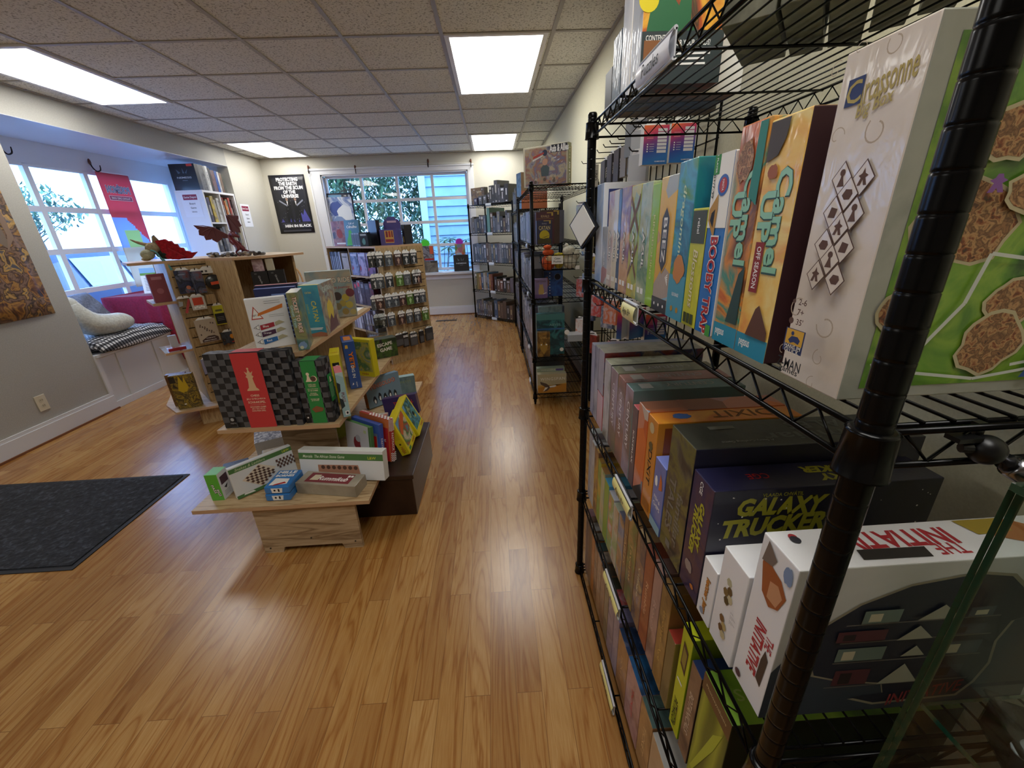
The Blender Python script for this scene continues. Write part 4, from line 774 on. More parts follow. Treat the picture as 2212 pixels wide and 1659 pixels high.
for i, (xx, hh, c_) in enumerate(((0.13, 0.09, '#2a2440'), (0.235, 0.115, '#44464c'), (0.33, 0.12, '#3c3e44'), (0.40, 0.15, '#3a3434'))):
    carton('card_game', '%s small box in front, top shelf of the corner rack, %s from the left' % (('dark violet', 'grey', 'dark grey', 'brown black')[i], ORD[i]), 'card game', local(C0, CRZ, (xx, 0.005 if i < 3 else 0.03, CLV[4]+0.001)), CRZ, 0.075 if i < 3 else 0.05, 0.04, hh, {'F': mat(c_,0.4,coat=0.6), '*': mat(c_,0.5)}, [('r','F',0.25,0.6,0.75,0.8,mat('#b8b8bc',0.5)), ('r','F',0.3,0.45,0.7,0.52,mat('#b8b8bc',0.5))])
for k, z in enumerate(CLV): clip_tag('white clip label on the %s shelf edge of the corner rack' % ('bottom', 'second lowest', 'middle', 'second highest', 'top')[k], C0, CRZ, 0.40, z, '', '#cfd8de', 0.11)

# racks B: rows of spines facing the aisle
PV = [('lavender grey', ['#8c8ca8', '#b4b4cc', '#6c6c84']), ('pale violet', ['#a8a8c4', '#ccccde', '#84849c']), ('silver', ['#9a9ca4', '#c4c6cc', '#74767c']), ('white', ['#c8c8d0', '#e0e0e6', '#a8a8b0']), ('dusky blue', ['#5c6c8c', '#8090ac', '#44506c'])]
for k, (z, hm) in enumerate(((0.09, 0.24), (0.41, 0.36), (0.88, 0.29), (1.27, 0.25))):
    fill(BO, BRZ, z, 0.03, 1.28 if k != 3 else 1.36, hm, ('bottom', 'second lowest', 'middle', 'second highest')[k] + ' shelf of the plush rack', PV + NAMES[:3], 30+k, hmin=0.85, wr=(0.05, 0.095))
    fill(B2O, BRZ, [0.09, 0.45, 0.88, 1.22][k], 0.05, 1.18, 0.24, ('bottom', 'second lowest', 'middle', 'second highest')[k] + ' shelf beyond the plush rack', PV + NAMES[:3], 50+k, hmin=0.85, wr=(0.07, 0.12))
    clip_tag('pale clip label on the %s shelf edge of the plush rack' % ('bottom', 'second lowest', 'middle', 'second highest')[k], BO, BRZ, 1.1, z, '', '#dfe6ee', 0.10)
carton('board_game', 'tall dark blue-black game with brown side on top of the far wall rack', 'board game', (0.30, 4.95, 1.581), -PI/2+0.25, 0.16, 0.30, 0.36, {'F': art(['#232c38', '#4c6070', '#2c343c', '#8ca0ac'], 6, 'noise', 5, 0.8), 'R': art(['#5c4630', '#6c5438', '#4c3c2c'], 5, 'noise', 2, 0.3), '*': DARKG}, [('r','R',0,0,1,0.5,mat('#8c4c2c',0.5))])
fill(B2O, BRZ, 1.58, 0.1, 0.85, 0.26, 'top of rack beyond plush rack', NAMES, 61, hmin=0.7, wr=(0.06, 0.09))
# Axis & Allies group on top of the plush rack
def wargame(label, x, y, rz, w, d, h, F, R, pr, T=None): return carton('board_game', label, 'board game', (x, y, 1.671), rz, w, d, h, {'F': F, 'R': R, 'T': T or F, '*': R}, pr)
war = art(['#5c5a68', '#8c8894', '#a89878', '#9c6c5c', '#74748c', '#c0b090', '#504a4a'], 6, 'noise', 31, 0.3, 1.2)
OLV = mat('#6a6a3a', 0.4, coat=0.4)
rz = -0.64
fx, fy = 0.262, 3.375
pr = [('r','F',0.04,0.03,0.97,0.96,war), ('r','F',0.63,0.80,0.99,0.985,mat('#23242c',0.5)), ('t','F',0.81,0.895,'Axis & Allies',PAPER,0.045,{'w':0.15,'b':0.04}), ('p','F',[(0.42,0.25),(0.58,0.25),(0.6,0.45),(0.54,0.52),(0.46,0.52),(0.40,0.45)],mat('#4c5a5c',0.5)), ('c','F',0.50,0.60,0.022,mat('#c49478',0.5)), ('c','F',0.50,0.82,0.02,mat('#30364c',0.5)), ('p','F',[(0.22,0.7),(0.48,0.8),(0.48,0.84),(0.24,0.76)],mat('#b03c30',0.5)), ('p','F',[(0.22,0.64),(0.45,0.74),(0.45,0.77),(0.22,0.68)],mat('#d8d0c8',0.5)),
      ('t','R',0.5,0.30,'AXIS & ALLIES',PAPER,0.022,{'rot':-90,'w':0.13}), ('t','R',0.5,0.75,'1942',mat('#b8b484',0.5),0.02,{'rot':-90,'w':0.07})]
pr += [('c','F',0.28+0.07*k,0.12+0.05*(k % 2),0.012,mat('#b88c70' if k % 3 else '#6c5c50',0.5)) for k in range(8)] + [('p','F',[(0.66+0.1*k,0.66-0.06*k),(0.76+0.07*k,0.70-0.06*k),(0.74+0.07*k,0.66-0.06*k)],mat('#d0d0d8',0.5)) for k in range(3)]
wargame('wartime strategy game with painted soldiers cover, white lettering upper right', fx, fy, rz, 0.365, 0.055, 0.262, mat('#c9c2a8',0.5), OLV, pr)
ux, uy = math.cos(rz), math.sin(rz); nx, ny = -uy, ux
wargame('red-edged larger wargame directly behind the painted soldiers one', fx+nx*0.057-ux*0.01, fy+ny*0.057-uy*0.01, rz, 0.345, 0.045, 0.268, mat('#b03440',0.4,coat=0.5), mat('#b84a28',0.4,coat=0.5), [('r','R',0.0,0.75,1,1,mat('#d8a83c',0.4)), ('r','R',0.3,0.0,1,0.2,mat('#c8a03c',0.4))])
wargame('white-fronted wargame with yellow corner, rearmost of the three wargames', fx+nx*0.105-ux*0.03, fy+ny*0.105-uy*0.03, rz, 0.35, 0.045, 0.258, mat('#cfd0c8',0.4,coat=0.5), mat('#c9962c',0.4,coat=0.5), None)
# books at the end of the second shelf
yy = 3.13
def endbox(label, x, y, z, w, d, h, F, pr=None, L=None, T=None, name='board_game', cat='board game', rz=0): return carton(name, label, cat, (x, y, z+0.001), rz, w, d, h, {'F': F, 'L': L or F, 'T': T or F, '*': F}, pr)
GLD = mat('#c9a84c', 0.4)
RVP = mat('#5a2a34', 0.4, coat=0.4); CBL = mat('#2c2c50', 0.4, coat=0.4)
pr = [('p','F',[(0.80,0.86),(0.80,0.97),(0.45,0.97),(0.45,0.995),(0.90,0.995),(0.90,0.86)],GLD), ('t','F',0.5,0.87,'RIVALS',mat('#9a9ab0',0.5),0.010,{'w':0.035}), ('t','F',0.5,0.70,'CATAN',mat('#d8c890',0.5),0.026,{'w':0.082}), ('t','F',0.5,0.605,'FOR TWO PLAYERS',mat('#9a9ab0',0.5),0.006,{'w':0.07}), ('c','F',0.5,0.38,0.037,mat('#c9b820',0.5)), ('p','F',[(0.08,0.04),(0.92,0.04),(0.92,0.22),(0.7,0.28),(0.45,0.25),(0.2,0.28),(0.08,0.2)],mat('#4a4620',0.5)), ('p','F',[(0.3,0.3),(0.55,0.33),(0.9,0.42),(0.55,0.3)],mat('#3c3a24',0.5))]
endbox('dark blue card game with yellow moon, front of the plush rack second shelf', 0.325, 3.12, 1.27, 0.115, 0.035, 0.165, CBL, pr)
pr = [('p','F',[(0.84,0.88),(0.84,0.96),(0.6,0.96),(0.6,0.985),(0.93,0.985),(0.93,0.88)],GLD), ('t','F',0.5,0.87,'RIVALS',mat('#c9a878',0.5),0.017,{'w':0.06}), ('r','F',0.05,0.795,0.95,0.805,mat('#a87c3c',0.5))]
endbox('maroon game with gold corner behind the dark blue yellow-moon game', 0.325, 3.157, 1.27, 0.135, 0.035, 0.222, RVP, pr)
endbox('brown game with gold corner, rear of the maroon game', 0.355, 3.194, 1.27, 0.15, 0.035, 0.235, art(['#4a342c', '#5c4034'], 5, 'noise', 1, 0.4), [('p','F',[(0.88,0.86),(0.88,0.95),(0.7,0.95),(0.7,0.98),(0.96,0.98),(0.96,0.86)],GLD)])
# middle shelf end
PUR = mat('#8c7aa0', 0.4, coat=0.4)
pr = [('t','F',0.5,0.86,'CAT TOWER',mat('#5c4c34',0.5),0.012,{'w':0.075}), ('p','F',[(0.3,0.12),(0.7,0.12),(0.72,0.4),(0.64,0.62),(0.62,0.75),(0.54,0.7),(0.44,0.7),(0.36,0.75),(0.36,0.6),(0.28,0.4)],mat('#b89a5c',0.5)), ('p','F',[(0.65,0.2),(0.9,0.27),(0.9,0.3),(0.65,0.23)],PAPER), ('r','F',0,0,1,0.2,mat('#6c5484',0.5))]
endbox('lilac game with tan cat silhouette below the plush basket', 0.305, 3.12, 0.88, 0.098, 0.05, 0.145, PUR, pr)
endbox('dark box standing behind the lilac cat game', 0.305, 3.175, 0.88, 0.075, 0.05, 0.215, mat('#2a2830',0.4,coat=0.5), None)
blu = art(['#122450', '#1c3c7c', '#2458a0', '#162c5c'], 6, 'noise', 14, 0.6)
endbox('deep blue space game with porthole circle, beside the lilac cat game', 0.385, 3.185, 0.88, 0.145, 0.05, 0.20, blu, [('c','F',0.72,0.74,0.026,mat('#6c7ca0',0.5)), ('c','F',0.72,0.74,0.0235,mat('#0e1020',0.4)), ('p','F',blob(0.12,0.55,0.16,0.22,4),mat('#8c5c50',0.5))] + [('c','F',0.30,0.12+0.11*k,0.0035,PAPER) for k in range(8)])
# second-lowest shelf end
teal = art(['#24505c', '#2c6c74', '#1c3c48', '#3c8488', '#1c2c3c'], 5, 'noise', 23, 0.8)
endbox('large teal sea game with shiny film on the lower plush-rack shelf', 0.318, 3.16, 0.41, 0.225, 0.07, 0.335, teal, [('r','F',0,0.86,1,1,mat('#4c8484',0.4,coat=0.6)), ('t','F',0.65,0.74,'ABYSS',mat('#7cacac',0.4),0.018,{'w':0.09}), ('c','F',0.9,0.12,0.016,PAPER), ('r','F',0.0,0.62,1,0.66,mat('#3c6ca0',0.4))])
endbox('flat silver boxed game lying on the lower plush-rack shelf', 0.345, 3.236, 0.41, 0.19, 0.07, 0.38, art(['#5c7070', '#8ca0a0', '#34444c'], 7, 'noise', 3, 0.9), None)
gold = art(['#2c241c', '#6c5028', '#a8803c', '#4c3820'], 9, 'noise', 9, 0.6)
endbox('small gold and black owl-faced game in front of the teal game', 0.318, 3.105, 0.41, 0.10, 0.045, 0.205, gold, [('p','F',[(0.5,0.1),(0.75,0.3),(0.85,0.5),(0.6,0.6),(0.5,0.45),(0.4,0.6),(0.15,0.5),(0.25,0.3)],mat('#a8843c',0.4)), ('c','F',0.3,0.5,0.006,PAPER), ('c','F',0.7,0.5,0.006,PAPER), ('t','F',0.5,0.78,'OWL',mat('#c9a860',0.4),0.018,{'w':0.05})])
# bottom shelf end
pr = [('r','F',0,0.0,1,0.42,mat('#c98a34',0.5)), ('p','F',[(0.0,0.42),(0,0.3),(0.4,0.36),(1,0.5),(1,0.42)],mat('#d8a850',0.5)), ('t','F',0.52,0.745,'WINGSPAN',PAPER,0.026,{'w':0.205,'sp':1.2,'b':0.0}), ('p','F',[(0.08,0.62),(0.3,0.5),(0.42,0.35),(0.62,0.38),(0.60,0.30),(0.42,0.25),(0.34,0.12),(0.22,0.06),(0.30,0.26),(0.2,0.38),(0.1,0.48)],mat('#5c4c44',0.5)), ('p','F',[(0.40,0.36),(0.62,0.40),(0.66,0.35),(0.58,0.30),(0.42,0.28)],PAPER), ('p','F',[(0.18,0.08),(0.3,0.2),(0.36,0.3),(0.26,0.3)],PAPER)]
endbox('sand-coloured bird game with flying bird, on the bottom of the plush rack', 0.315, 3.115, 0.09, 0.24, 0.06, 0.165, art(['#b8ae8c', '#c9bf9c'], 4, 'noise', 2, 0.5), pr)
endbox('second bird game with grey-green front, behind the sand-coloured one', 0.315, 3.178, 0.09, 0.235, 0.06, 0.195, art(['#8c9a84', '#a8b49c'], 4, 'noise', 6, 0.5), [('t','F',0.45,0.92,'WINGSPAN',mat('#d0d0c0',0.4),0.014,{'w':0.14}), ('r','F',0.68,0.88,0.95,0.97,mat('#5c4c8c',0.5))])
# wire basket of plush toys hung on the end of the rack
bk = thing('wire_basket', 'black wire basket of plush toys on the rack end', 'basket', (0.335, 3.075, 1.10), 0)
m = MB(); W, D_, H_ = 0.27, 0.13, 0.105
for z in (0.0, 0.05, H_):
    g = 0.0 if z else 0.02; m.tube([(g, -D_+g, z), (W-g, -D_+g, z), (W-g, -g, z), (g, -g, z)], 0.0028 if z == H_ else 0.0018, BLACK, 6, closed=True)
for i in range(9):
    x = 0.02 + (W-0.04)*i/8; m.tube([(x, -D_, H_), (x, -D_+0.02, 0), (x, -0.02, 0), (x, 0, H_)], 0.0016, BLACK, 5)
for i in range(1, 5):
    y = -D_ + D_*i/5; m.tube([(0, y, H_), (0.02, y, 0), (W-0.02, y, 0), (W, y, H_)], 0.0016, BLACK, 5)
m.tube([(0.05, 0, H_), (0.05, 0.012, H_+0.05), (0.05, 0.03, H_+0.05)], 0.002, BLACK, 6); m.tube([(W-0.05, 0, H_), (W-0.05, 0.012, H_+0.05), (W-0.05, 0.03, H_+0.05)], 0.002, BLACK, 6)
m.build('basket', bk, True)
s = MB(); s.box((0.075, -D_-0.005, 0.045), (0.155, -D_-0.003, 0.10), PAPER); sg = s.build('sign', bk, False, 0.0)
g = MB()
for t, z in (('Catan', 0.083), ('Plushies', 0.062)):
    q, fs, asp = glyphs(t, 0.01, 0.1); hh = 0.013; g.add([(0.115 + a*min(asp*hh, 0.065), -D_-0.0056, z + b*hh) for a, b in q], fs, INK)
g.build('lettering', sg)
def fluff(name, c1, c2):
    m = new(name, 0.95); f = noise(m, coords(m), 60, 4); base(m, ramp(m, f, [(0.3, c1), (0.7, c2)])); bump(m, f, 0.7, 0.006); return m
FO, FW, FY = fluff('orange_plush', '#a8401c', '#d8602c'), fluff('white_plush', '#b8b4a4', '#dedac8'), fluff('yellow_plush', '#a89420', '#cfc040')
def plush(name, label, balls, loc, extra=None):
    m = MB()
    for c, r, sc, mt in balls: m.ball(c, r, mt, 16, sc)
    o = m.build(name, None, True); o.location = loc; tag(o, label, 'plush toy')
    if extra: e = extra(MB()).build('tag', o)
    return o
plush('plush_toy', 'orange plush with stacked round hat in the wire basket', [((0,0,0.045),0.05,(1,1,1.1),FO), ((0,0,0.115),0.036,(1.15,1,0.65),FO), ((-0.005,0,0.15),0.028,(1.1,1,0.6),FO), ((0.005,-0.04,0.075),0.022,(1.3,0.6,0.9),mat('#dcb488',0.8)), ((-0.018,-0.052,0.085),0.004,(1,1,1),INK), ((0.022,-0.052,0.085),0.004,(1,1,1),INK)], (0.395, 3.012, 1.107))
plush('plush_toy', 'small yellow leafy plush in the middle of the wire basket', [((0,0,0.035),0.032,(1.1,0.9,1.1),FY)] + [((0.03*math.cos(a), 0.0, 0.07+0.02*math.sin(a)), 0.016, (1.2, 0.6, 1.4), FY) for a in (0.2, 0.9, 1.6, 2.3, 3.0)], (0.472, 3.02, 1.107))
def wtag(m): m.box((0.03, -0.055, -0.005), (0.06, -0.053, 0.02), PAPER); return m
plush('plush_toy', 'white sheep plush with dark eye, right end of the wire basket', [((0,0,0.05),0.05,(1.1,0.9,1.1),FW), ((-0.012,-0.02,0.118),0.038,(1.25,0.95,0.95),FW), ((-0.028,-0.01,0.158),0.015,(1,1,1),FW), ((0.03,-0.02,0.09),0.034,(1.2,0.9,1),FW), ((0.012,-0.056,0.105),0.0045,(1,1,1.5),INK), ((0.045,-0.03,0.12),0.012,(1.6,0.6,0.8),FW)], (0.553, 3.015, 1.107), wtag)

# ------------------------------------------------------------------ wire grid panels on the right wall, with hooks and hanging packs
def grid(label, origin, rz, W, H):
    t = thing('grid_panel', label, 'display grid', origin, rz)
    m = MB(); n1 = int(W/0.076)
    for i in range(n1+1): m.tube([(W*i/n1, 0, 0), (W*i/n1, 0, H)], 0.003 if i not in (0, n1) else 0.005, BLACK, 6)
    n2 = int(H/0.076)
    for i in range(n2+1): m.tube([(0, 0.004, H*i/n2), (W, 0.004, H*i/n2)], 0.003, BLACK, 6)
    m.build('wire_grid', t); return t
grid('black wire grid panel on the right wall between the two racks', (0.80, 2.98, 0.40), -PI/2, 1.40, 1.42)
def hook(parent_label, p, q):
    o = MB().tube([p, q, (q[0]+(q[0]-p[0])*0.05, q[1]+(q[1]-p[1])*0.05, q[2]+0.014)], 0.0026, BLACK, 6).build('display_hook', None, True)
    return tag(o, parent_label, 'hook', 'black hooks on the wire grids')
def pack(label, p, rz, w, h, d, F, S=None, pr=None, hang=0.02, group=None, cat='hanging pack', tilt=None, film=False):
    """hang-hole pack: card/box with header; p = top centre at the hook"""
    t = thing('hanging_pack', label, cat, p, rz, group)
    if tilt: t.rotation_euler = (tilt, 0, rz)
    MB().box((-w/2, 0, -h), (w/2, d, 0), [F, F, S or F, S or F, S or F, S or F]).build('box', t, False, 0.001)
    hd = MB(); hd.poly([(-w*0.42, d*0.45, 0), (w*0.42, d*0.45, 0), (w*0.25, d*0.45, hang), (-w*0.25, d*0.45, hang)], PAPER, (0, 0.0012, 0)); hd.build('hang_tab', t)
    if pr: pp = prints(pr, w, d, h).build('print', t); pp.location = (-w/2, 0, -h)
    return t
for z_ in (1.722, 1.08): tag(MB().tube([(0.805, 1.62, z_), (0.50, 1.62, z_)], 0.004, BLACK, 8).build('crossbar', None, True), 'black arm rod carrying the %s sleeve boxes off the wall grid' % ('upper' if z_ > 1.5 else 'lower'), 'crossbar')
grad = art(['#1c5fa8', '#2a4a9a', '#6a2c80', '#b82c5c', '#e0502c', '#f07a2c'], 6.6, 'gz', 0, 0.6)
def gradm():
    m = new('orange_violet_blue_card', 0.35, 0.5); n, l = nodes(m); tc = n.new('ShaderNodeTexCoord'); s_ = n.new('ShaderNodeSeparateXYZ'); l.new(tc.outputs['Generated'], s_.inputs[0])
    ad = n.new('ShaderNodeMath'); ad.operation = 'MULTIPLY_ADD'; ad.inputs[1].default_value = -0.25; l.new(s_.outputs['X'], ad.inputs[0]); l.new(s_.outputs['Z'], ad.inputs[2])
    base(m, ramp(m, ad.outputs[0], [(0.0, '#1f6cb4'), (0.25, '#2c4a9c'), (0.5, '#7a2a7c'), (0.72, '#c92c5c'), (0.95, '#ee6a2c')])); return m
GR = gradm()
BAR = mat('#d8d4d8', 0.4)
spr = [('r','F',0.55,0.30+0.09*k,0.92,0.37+0.09*k,BAR) for k in range(7)] + [('r','F',0.12,0.66+0.05*k,0.38,0.685+0.05*k,mat('#d87a8c',0.5)) for k in range(3)] + [('c','F',0.16,0.34+0.06*k,0.0022,PAPER) for k in range(4)] + [('r','F',0.24,0.335+0.06*k,0.42,0.345+0.06*k,BAR) for k in range(4)] + [('t','F',0.7,0.08,'GAMEGENIC',PAPER,0.004,{'w':0.038})]
for nm, x, z, y in (('left', 0.572, 1.700, 1.545), ('right', 0.664, 1.703, 1.545), ('lower', 0.63, 1.06, 1.545)):
    pack('orange, violet and blue card-sleeve box, %s one of those facing the aisle' % nm, (x, y, z), 0, 0.086, 0.118, 0.035, GR, PAPER, spr, cat='card sleeves')
    hook('black hook carrying the %s orange-violet sleeve box' % nm, (x, 1.62, z+0.012), (x, 1.53, z+0.012))
pack('orange, violet and blue card-sleeve box showing its side, low behind the near rack', (0.555, 1.545, 1.085), 0.5, 0.086, 0.118, 0.035, GR, PAPER, None, cat='card sleeves')
pack('white and red card-sleeve pack low on the grid wing', (0.50, 1.52, 1.10), 0.9, 0.08, 0.12, 0.02, mat('#d0d2da',0.3,coat=0.8), GR, None, cat='card sleeves')
# narrow boxes seen edge-on on the wall grid
spec = [(2.86, 1.745, 'UNO', 'white', '#d8d6cc', 0.125), (2.60, 1.735, 'CELL', 'slate', '#4c5058', 0.13), (2.46, 1.745, 'SKULL', 'charcoal', '#3c3a40', 0.14), (2.33, 1.75, 'LUX', 'black', '#2c2a2e', 0.15), (2.21, 1.745, '', 'grey brown', '#8c8478', 0.135), (2.09, 1.742, '', 'taupe', '#7a7264', 0.13)]
for y, z, txt, nm, c_, h in spec:
    pr = [('t','R',0.5,0.42,txt,PAPER if c_ != '#d8d6cc' else INK,0.02,{'rot':-90,'w':0.06})] if txt else None
    t = pack('%s narrow card game hanging high on the wall grid%s' % (nm, ' reading "%s"' % txt if txt else ''), (0.66, y, z), -PI/2, 0.09, h, 0.03, mat(c_,0.4,coat=0.6), mat(c_,0.4,coat=0.6), None, cat='card game')
    if txt:
        q, fs, asp = glyphs(txt, 0.02, 0.0); e = MB(); e.add([(0.0455, 0.015 + b*0.016, -h*0.5 - a*0.055) for a, b in q], fs, PAPER if c_ != '#d8d6cc' else INK); e.build('lettering', t)
    hook('black hook of the %s narrow card game' % nm, (0.80, y, z+0.012), (0.60, y, z+0.012))
pack('big grey plastic-wrapped pouch near the top of the wall grid', (0.64, 1.98, 1.80), -PI/2+0.5, 0.12, 0.13, 0.03, mat('#77797c',0.3,coat=0.8), None, None)
for k, (x, y, z) in enumerate(((0.60, 1.80, 1.735), (0.62, 1.88, 1.66), (0.57, 1.72, 1.64))): pack('pale printed pack, %s of three behind the orange sleeve boxes' % ('top', 'middle', 'bottom')[k], (x, y, z), -0.9, 0.08, 0.12, 0.02, art(['#c8cacc', '#8c9094', '#e0e2e4'], 9, 'vor', k, 0.8), None, None)
for k, (x, y, z) in enumerate(((0.60, 1.80, 1.735), (0.62, 1.88, 1.66), (0.57, 1.72, 1.64), (0.64, 1.98, 1.80))): hook('black hook of pale pack %s from the top sleeve boxes' % ORD[k], (0.80, y+0.01, z+0.012), (x-0.02, y+0.01, z+0.012))
colp = [(2.90, 1.52, 'lime green boxed puzzle', '#a8b85c', '#8c6c4c'), (2.80, 1.32, 'blue and tan bagged toy', '#5c8cb8', '#c9b88c'), (2.75, 1.20, 'yellow striped pack', '#c9b84c', '#6c3434'), (2.66, 1.10, 'blue plastic box', '#6c8cb8', '#a8b8cc'), (2.95, 1.03, 'white and red sleeve pack', '#c8c8d0', '#c04c34'), (2.75, 0.90, 'silver and blue pen pack', '#8c94a8', '#2c3c6c'), (2.85, 0.76, 'orange and white pack', '#c86c3c', '#e0d8d0'), (2.5, 0.98, 'clear bag with red slips', '#b8bcc4', '#c83c2c'), (2.3, 0.95, 'white dice pack', '#d0d0d4', '#5c6c8c'), (2.1, 1.02, 'white and orange sleeves', '#d4d4d8', '#d8703c'), (2.55, 0.72, 'red boxed deck', '#a83428', '#6c2018'), (2.2, 0.72, 'brown boxed deck', '#7c5c40', '#4c382c'), (2.0, 0.82, 'violet sleeve pack', '#7c74a8', '#c84c5c'), (1.85, 1.05, 'grey marker pack', '#a8aab4', '#484c5c')]
for k, (y, z, nm, c1, c2) in enumerate(colp):
    pack('%s hanging on the wall grid between the racks' % nm, (0.60 + 0.02*(k % 3), y, z), -PI/2 + 0.6, 0.085, 0.125, 0.025, art([c1, c2, c1], 12, 'noise', k, 0.8), mat(c2,0.4,coat=0.5), None)
    hook('black hook of the ' + nm, (0.80, y, z+0.012), (0.58, y, z+0.012))
# loose things by the grid: acrylic strip with round badge, tilted white tablet sign
m = MB(); m.box((0, 0, 0), (0.20, 0.10, 0.012), mat('#c8ccd2',0.3,coat=0.7)); m.box((0, -0.004, -0.035), (0.20, 0.0, 0.012), mat('#aab0b8',0.3,coat=0.7)); o = m.build('display_ledge'); o.location = (0.50, 2.78, 0.655); tag(o, 'pale grey plastic ledge sticking out beside the teal game', 'ledge')
m = MB(); m.tube([(0.70, 2.85, 0.67), (0.80, 2.85, 0.67)], 0.004, BLACK, 6); m.build('bracket', o).location = (-0.50, -2.78, -0.655)
o = MB().lathe([(0.011, 0), (0.018, 0.001), (0.018, 0.004), (0.011, 0.005)], PAPER, 20).build('round_badge'); o.rotation_euler = (PI/2, 0, 0); o.location = (0.495, 2.782, 0.69); tag(o, 'small round white badge on the tip of the grey plastic ledge', 'badge')
t = thing('tilted_sign', 'white diamond-tilted framed card sticking out beside the near rack post', 'sign', (0.279, 1.295, 1.395), -1.12)
m = MB(); R_ = Matrix.Rotation(math.radians(48), 4, 'Y')
m.box((-0.047, -0.006, -0.047), (0.047, 0.004, 0.047), BLACKM, R_); m.build('back_plate', t)
m = MB(); m.box((-0.041, -0.009, -0.041), (0.041, -0.0062, 0.041), mat('#dcdcd6',0.5), R_); m.build('card', t)
# glass case edge at the near end of the rack, with case fitting and a clear tray
GE = new('green_glass_edge', 0.1); GE.node_tree.nodes['Principled BSDF'].inputs['Base Color'].default_value = lin('#1c4434'); GE.node_tree.nodes['Principled BSDF'].inputs['Coat Weight'].default_value = 0.6
GP = glass_mat('case_glass', (0.97, 0.99, 0.98, 1), 1.15)
t = thing('glass_display_case', 'green-edged glass display case at the near end of the rack', 'display case', (0.40, 0.25, 0))
def gbox(a, b, edges): return MB().box(a, b, [GE if f in edges else GP for f in 'FKLRTB'])
gbox((0, -1.0, 0.62), (0.008, 0, 1.19), 'FKTB').build('front_glass', t)
gbox((0.0085, -0.006, 0.62), (0.40, 0, 1.19), 'LRTB').build('end_glass', t)
gbox((0.0, -1.0, 1.1905), (0.40, 0, 1.1965), 'LKFR').build('top_glass', t)
gbox((0.009, -1.0, 0.93), (0.40, -0.0065, 0.936), 'LKFR').build('glass_shelf', t)
MB().box((0, -1.0, 0.0), (0.40, 0, 0.615), mat('#5c3c24',0.4)).build('cabinet_base', t)
# clear lidded tray of white miniatures
t = thing('clear_tray', 'clear plastic tray of white miniatures inside the glass case', 'tray', (0.445, 0.225, 0.937), -0.5)
m = MB(); W, D_, H_ = 0.14, 0.11, 0.035
for a, b in (((0,-D_,0),(W,0,0.002)), ((0,-D_,0),(0.002,0,H_)), ((W-0.002,-D_,0),(W,0,H_)), ((0,-D_,0),(W,-D_+0.002,H_)), ((0,-0.002,0),(W,0,H_)), ((-0.004,-D_-0.004,H_),(W+0.004,0.004,H_+0.003))): m.box(a, b, ACRYL)
m.build('tray', t)
rnd = random.Random(4)
for k in range(9):
    x, y = 0.025 + 0.03*(k % 4) + rnd.uniform(-.004,.004), -0.02 - 0.032*(k//4)
    q = MB().lathe([(0.009, 0), (0.009, 0.002), (0.004, 0.004), (0.0055, 0.010), (0.0035, 0.016), (0.0045, 0.02), (0.001, 0.025)], mat('#c9c9cc',0.5), 12).build('miniature', None, True)
    q.location = local((0.445, 0.225, 0.9395), -0.5, (x, y, 0)); tag(q, 'tiny white figure in the clear tray, %s in its rows' % ORD[k], 'miniature', 'white miniatures in the clear tray')
# glass-case fitting by the shelf edge, shaped as a clip-on spot
t = thing('case_fitting', 'black and steel glass-case fitting with ball joint at the shelf edge', 'case fitting', (0.395, 0.270, 1.215))
MB().ball((0, 0, 0), 0.0125, BLACKM, 20).build('ball_joint', t, True)
m = MB(); m.tube([(-0.013, 0.0, 0.002), (-0.020, 0.002, 0.002)], 0.004, BLACKM, 10); m.box((-0.028, -0.002, 0.008), (-0.008, 0.010, 0.012), BLACKM); m.box((-0.004, 0.008, -0.004), (0.004, 0.0135, 0.02), BLACKM); m.build('clamp', t)
STEEL = mat('#8c8c90', 0.22, 1.0); a, d = Vector((0.012, -0.002, -0.007)), Vector((0.80, -0.26, -0.54)).normalized()
m = MB(); m.tube([a, a+d*0.004, a+d*0.005, a+d*0.010], [0.004, 0.004, 0.007, 0.007], mat('#2a2a2e', 0.25, 0.8), 16); m.tube([a+d*0.010, a+d*0.012, a+d*0.034, a+d*0.035], [0.007, 0.0095, 0.0095, 0.009], STEEL, 24); m.build('barrel', t, True)
# ------------------------------------------------------------------ stepped display (three tiers) in the middle of the room
def board_mesh(pts, z, th, m=OAK, me=EDGE):
    b = MB(); n = len(pts); pts = [Vector((p[0], p[1], z-th)) for p in pts]
    vs = pts + [p + Vector((0, 0, th)) for p in pts]
    b.add(vs, [tuple(range(n))[::-1], tuple(range(n, 2*n))] + [(i, (i+1) % n, (i+1) % n + n, i + n) for i in range(n)], [m, m] + [me]*n); return b
Z1, Z2, Z3 = 0.275, 0.57, 0.905
t = thing('tiered_display', 'three-tier oak laminate display stand loaded with family games', 'display stand', (0, 0, 0))
board_mesh([(-1.405, 1.535), (-0.62, 1.535), (-0.62, 3.05), (-1.405, 3.05)], Z1, 0.019, OAK).build('tier_board', t)
board_mesh([(-1.33, 1.735), (-0.765, 1.735), (-0.765, 2.86), (-1.33, 2.86)], Z2, 0.019, OAK).build('tier_board', t)
board_mesh([(-1.25, 1.812), (-0.895, 1.812), (-0.90, 2.93), (-1.25, 2.93)], Z3, 0.019, OAKY).build('tier_board', t)
m = MB(); x0, x1 = -1.155, -0.695      # front panel with cut-out feet
m.poly([(x0,1.55,0), (x0+0.085,1.55,0), (x0+0.095,1.55,0.03), (x1-0.095,1.55,0.03), (x1-0.085,1.55,0), (x1,1.55,0), (x1,1.55,Z1-0.02), (x0,1.55,Z1-0.02)], OAKP, (0, 0.018, 0))
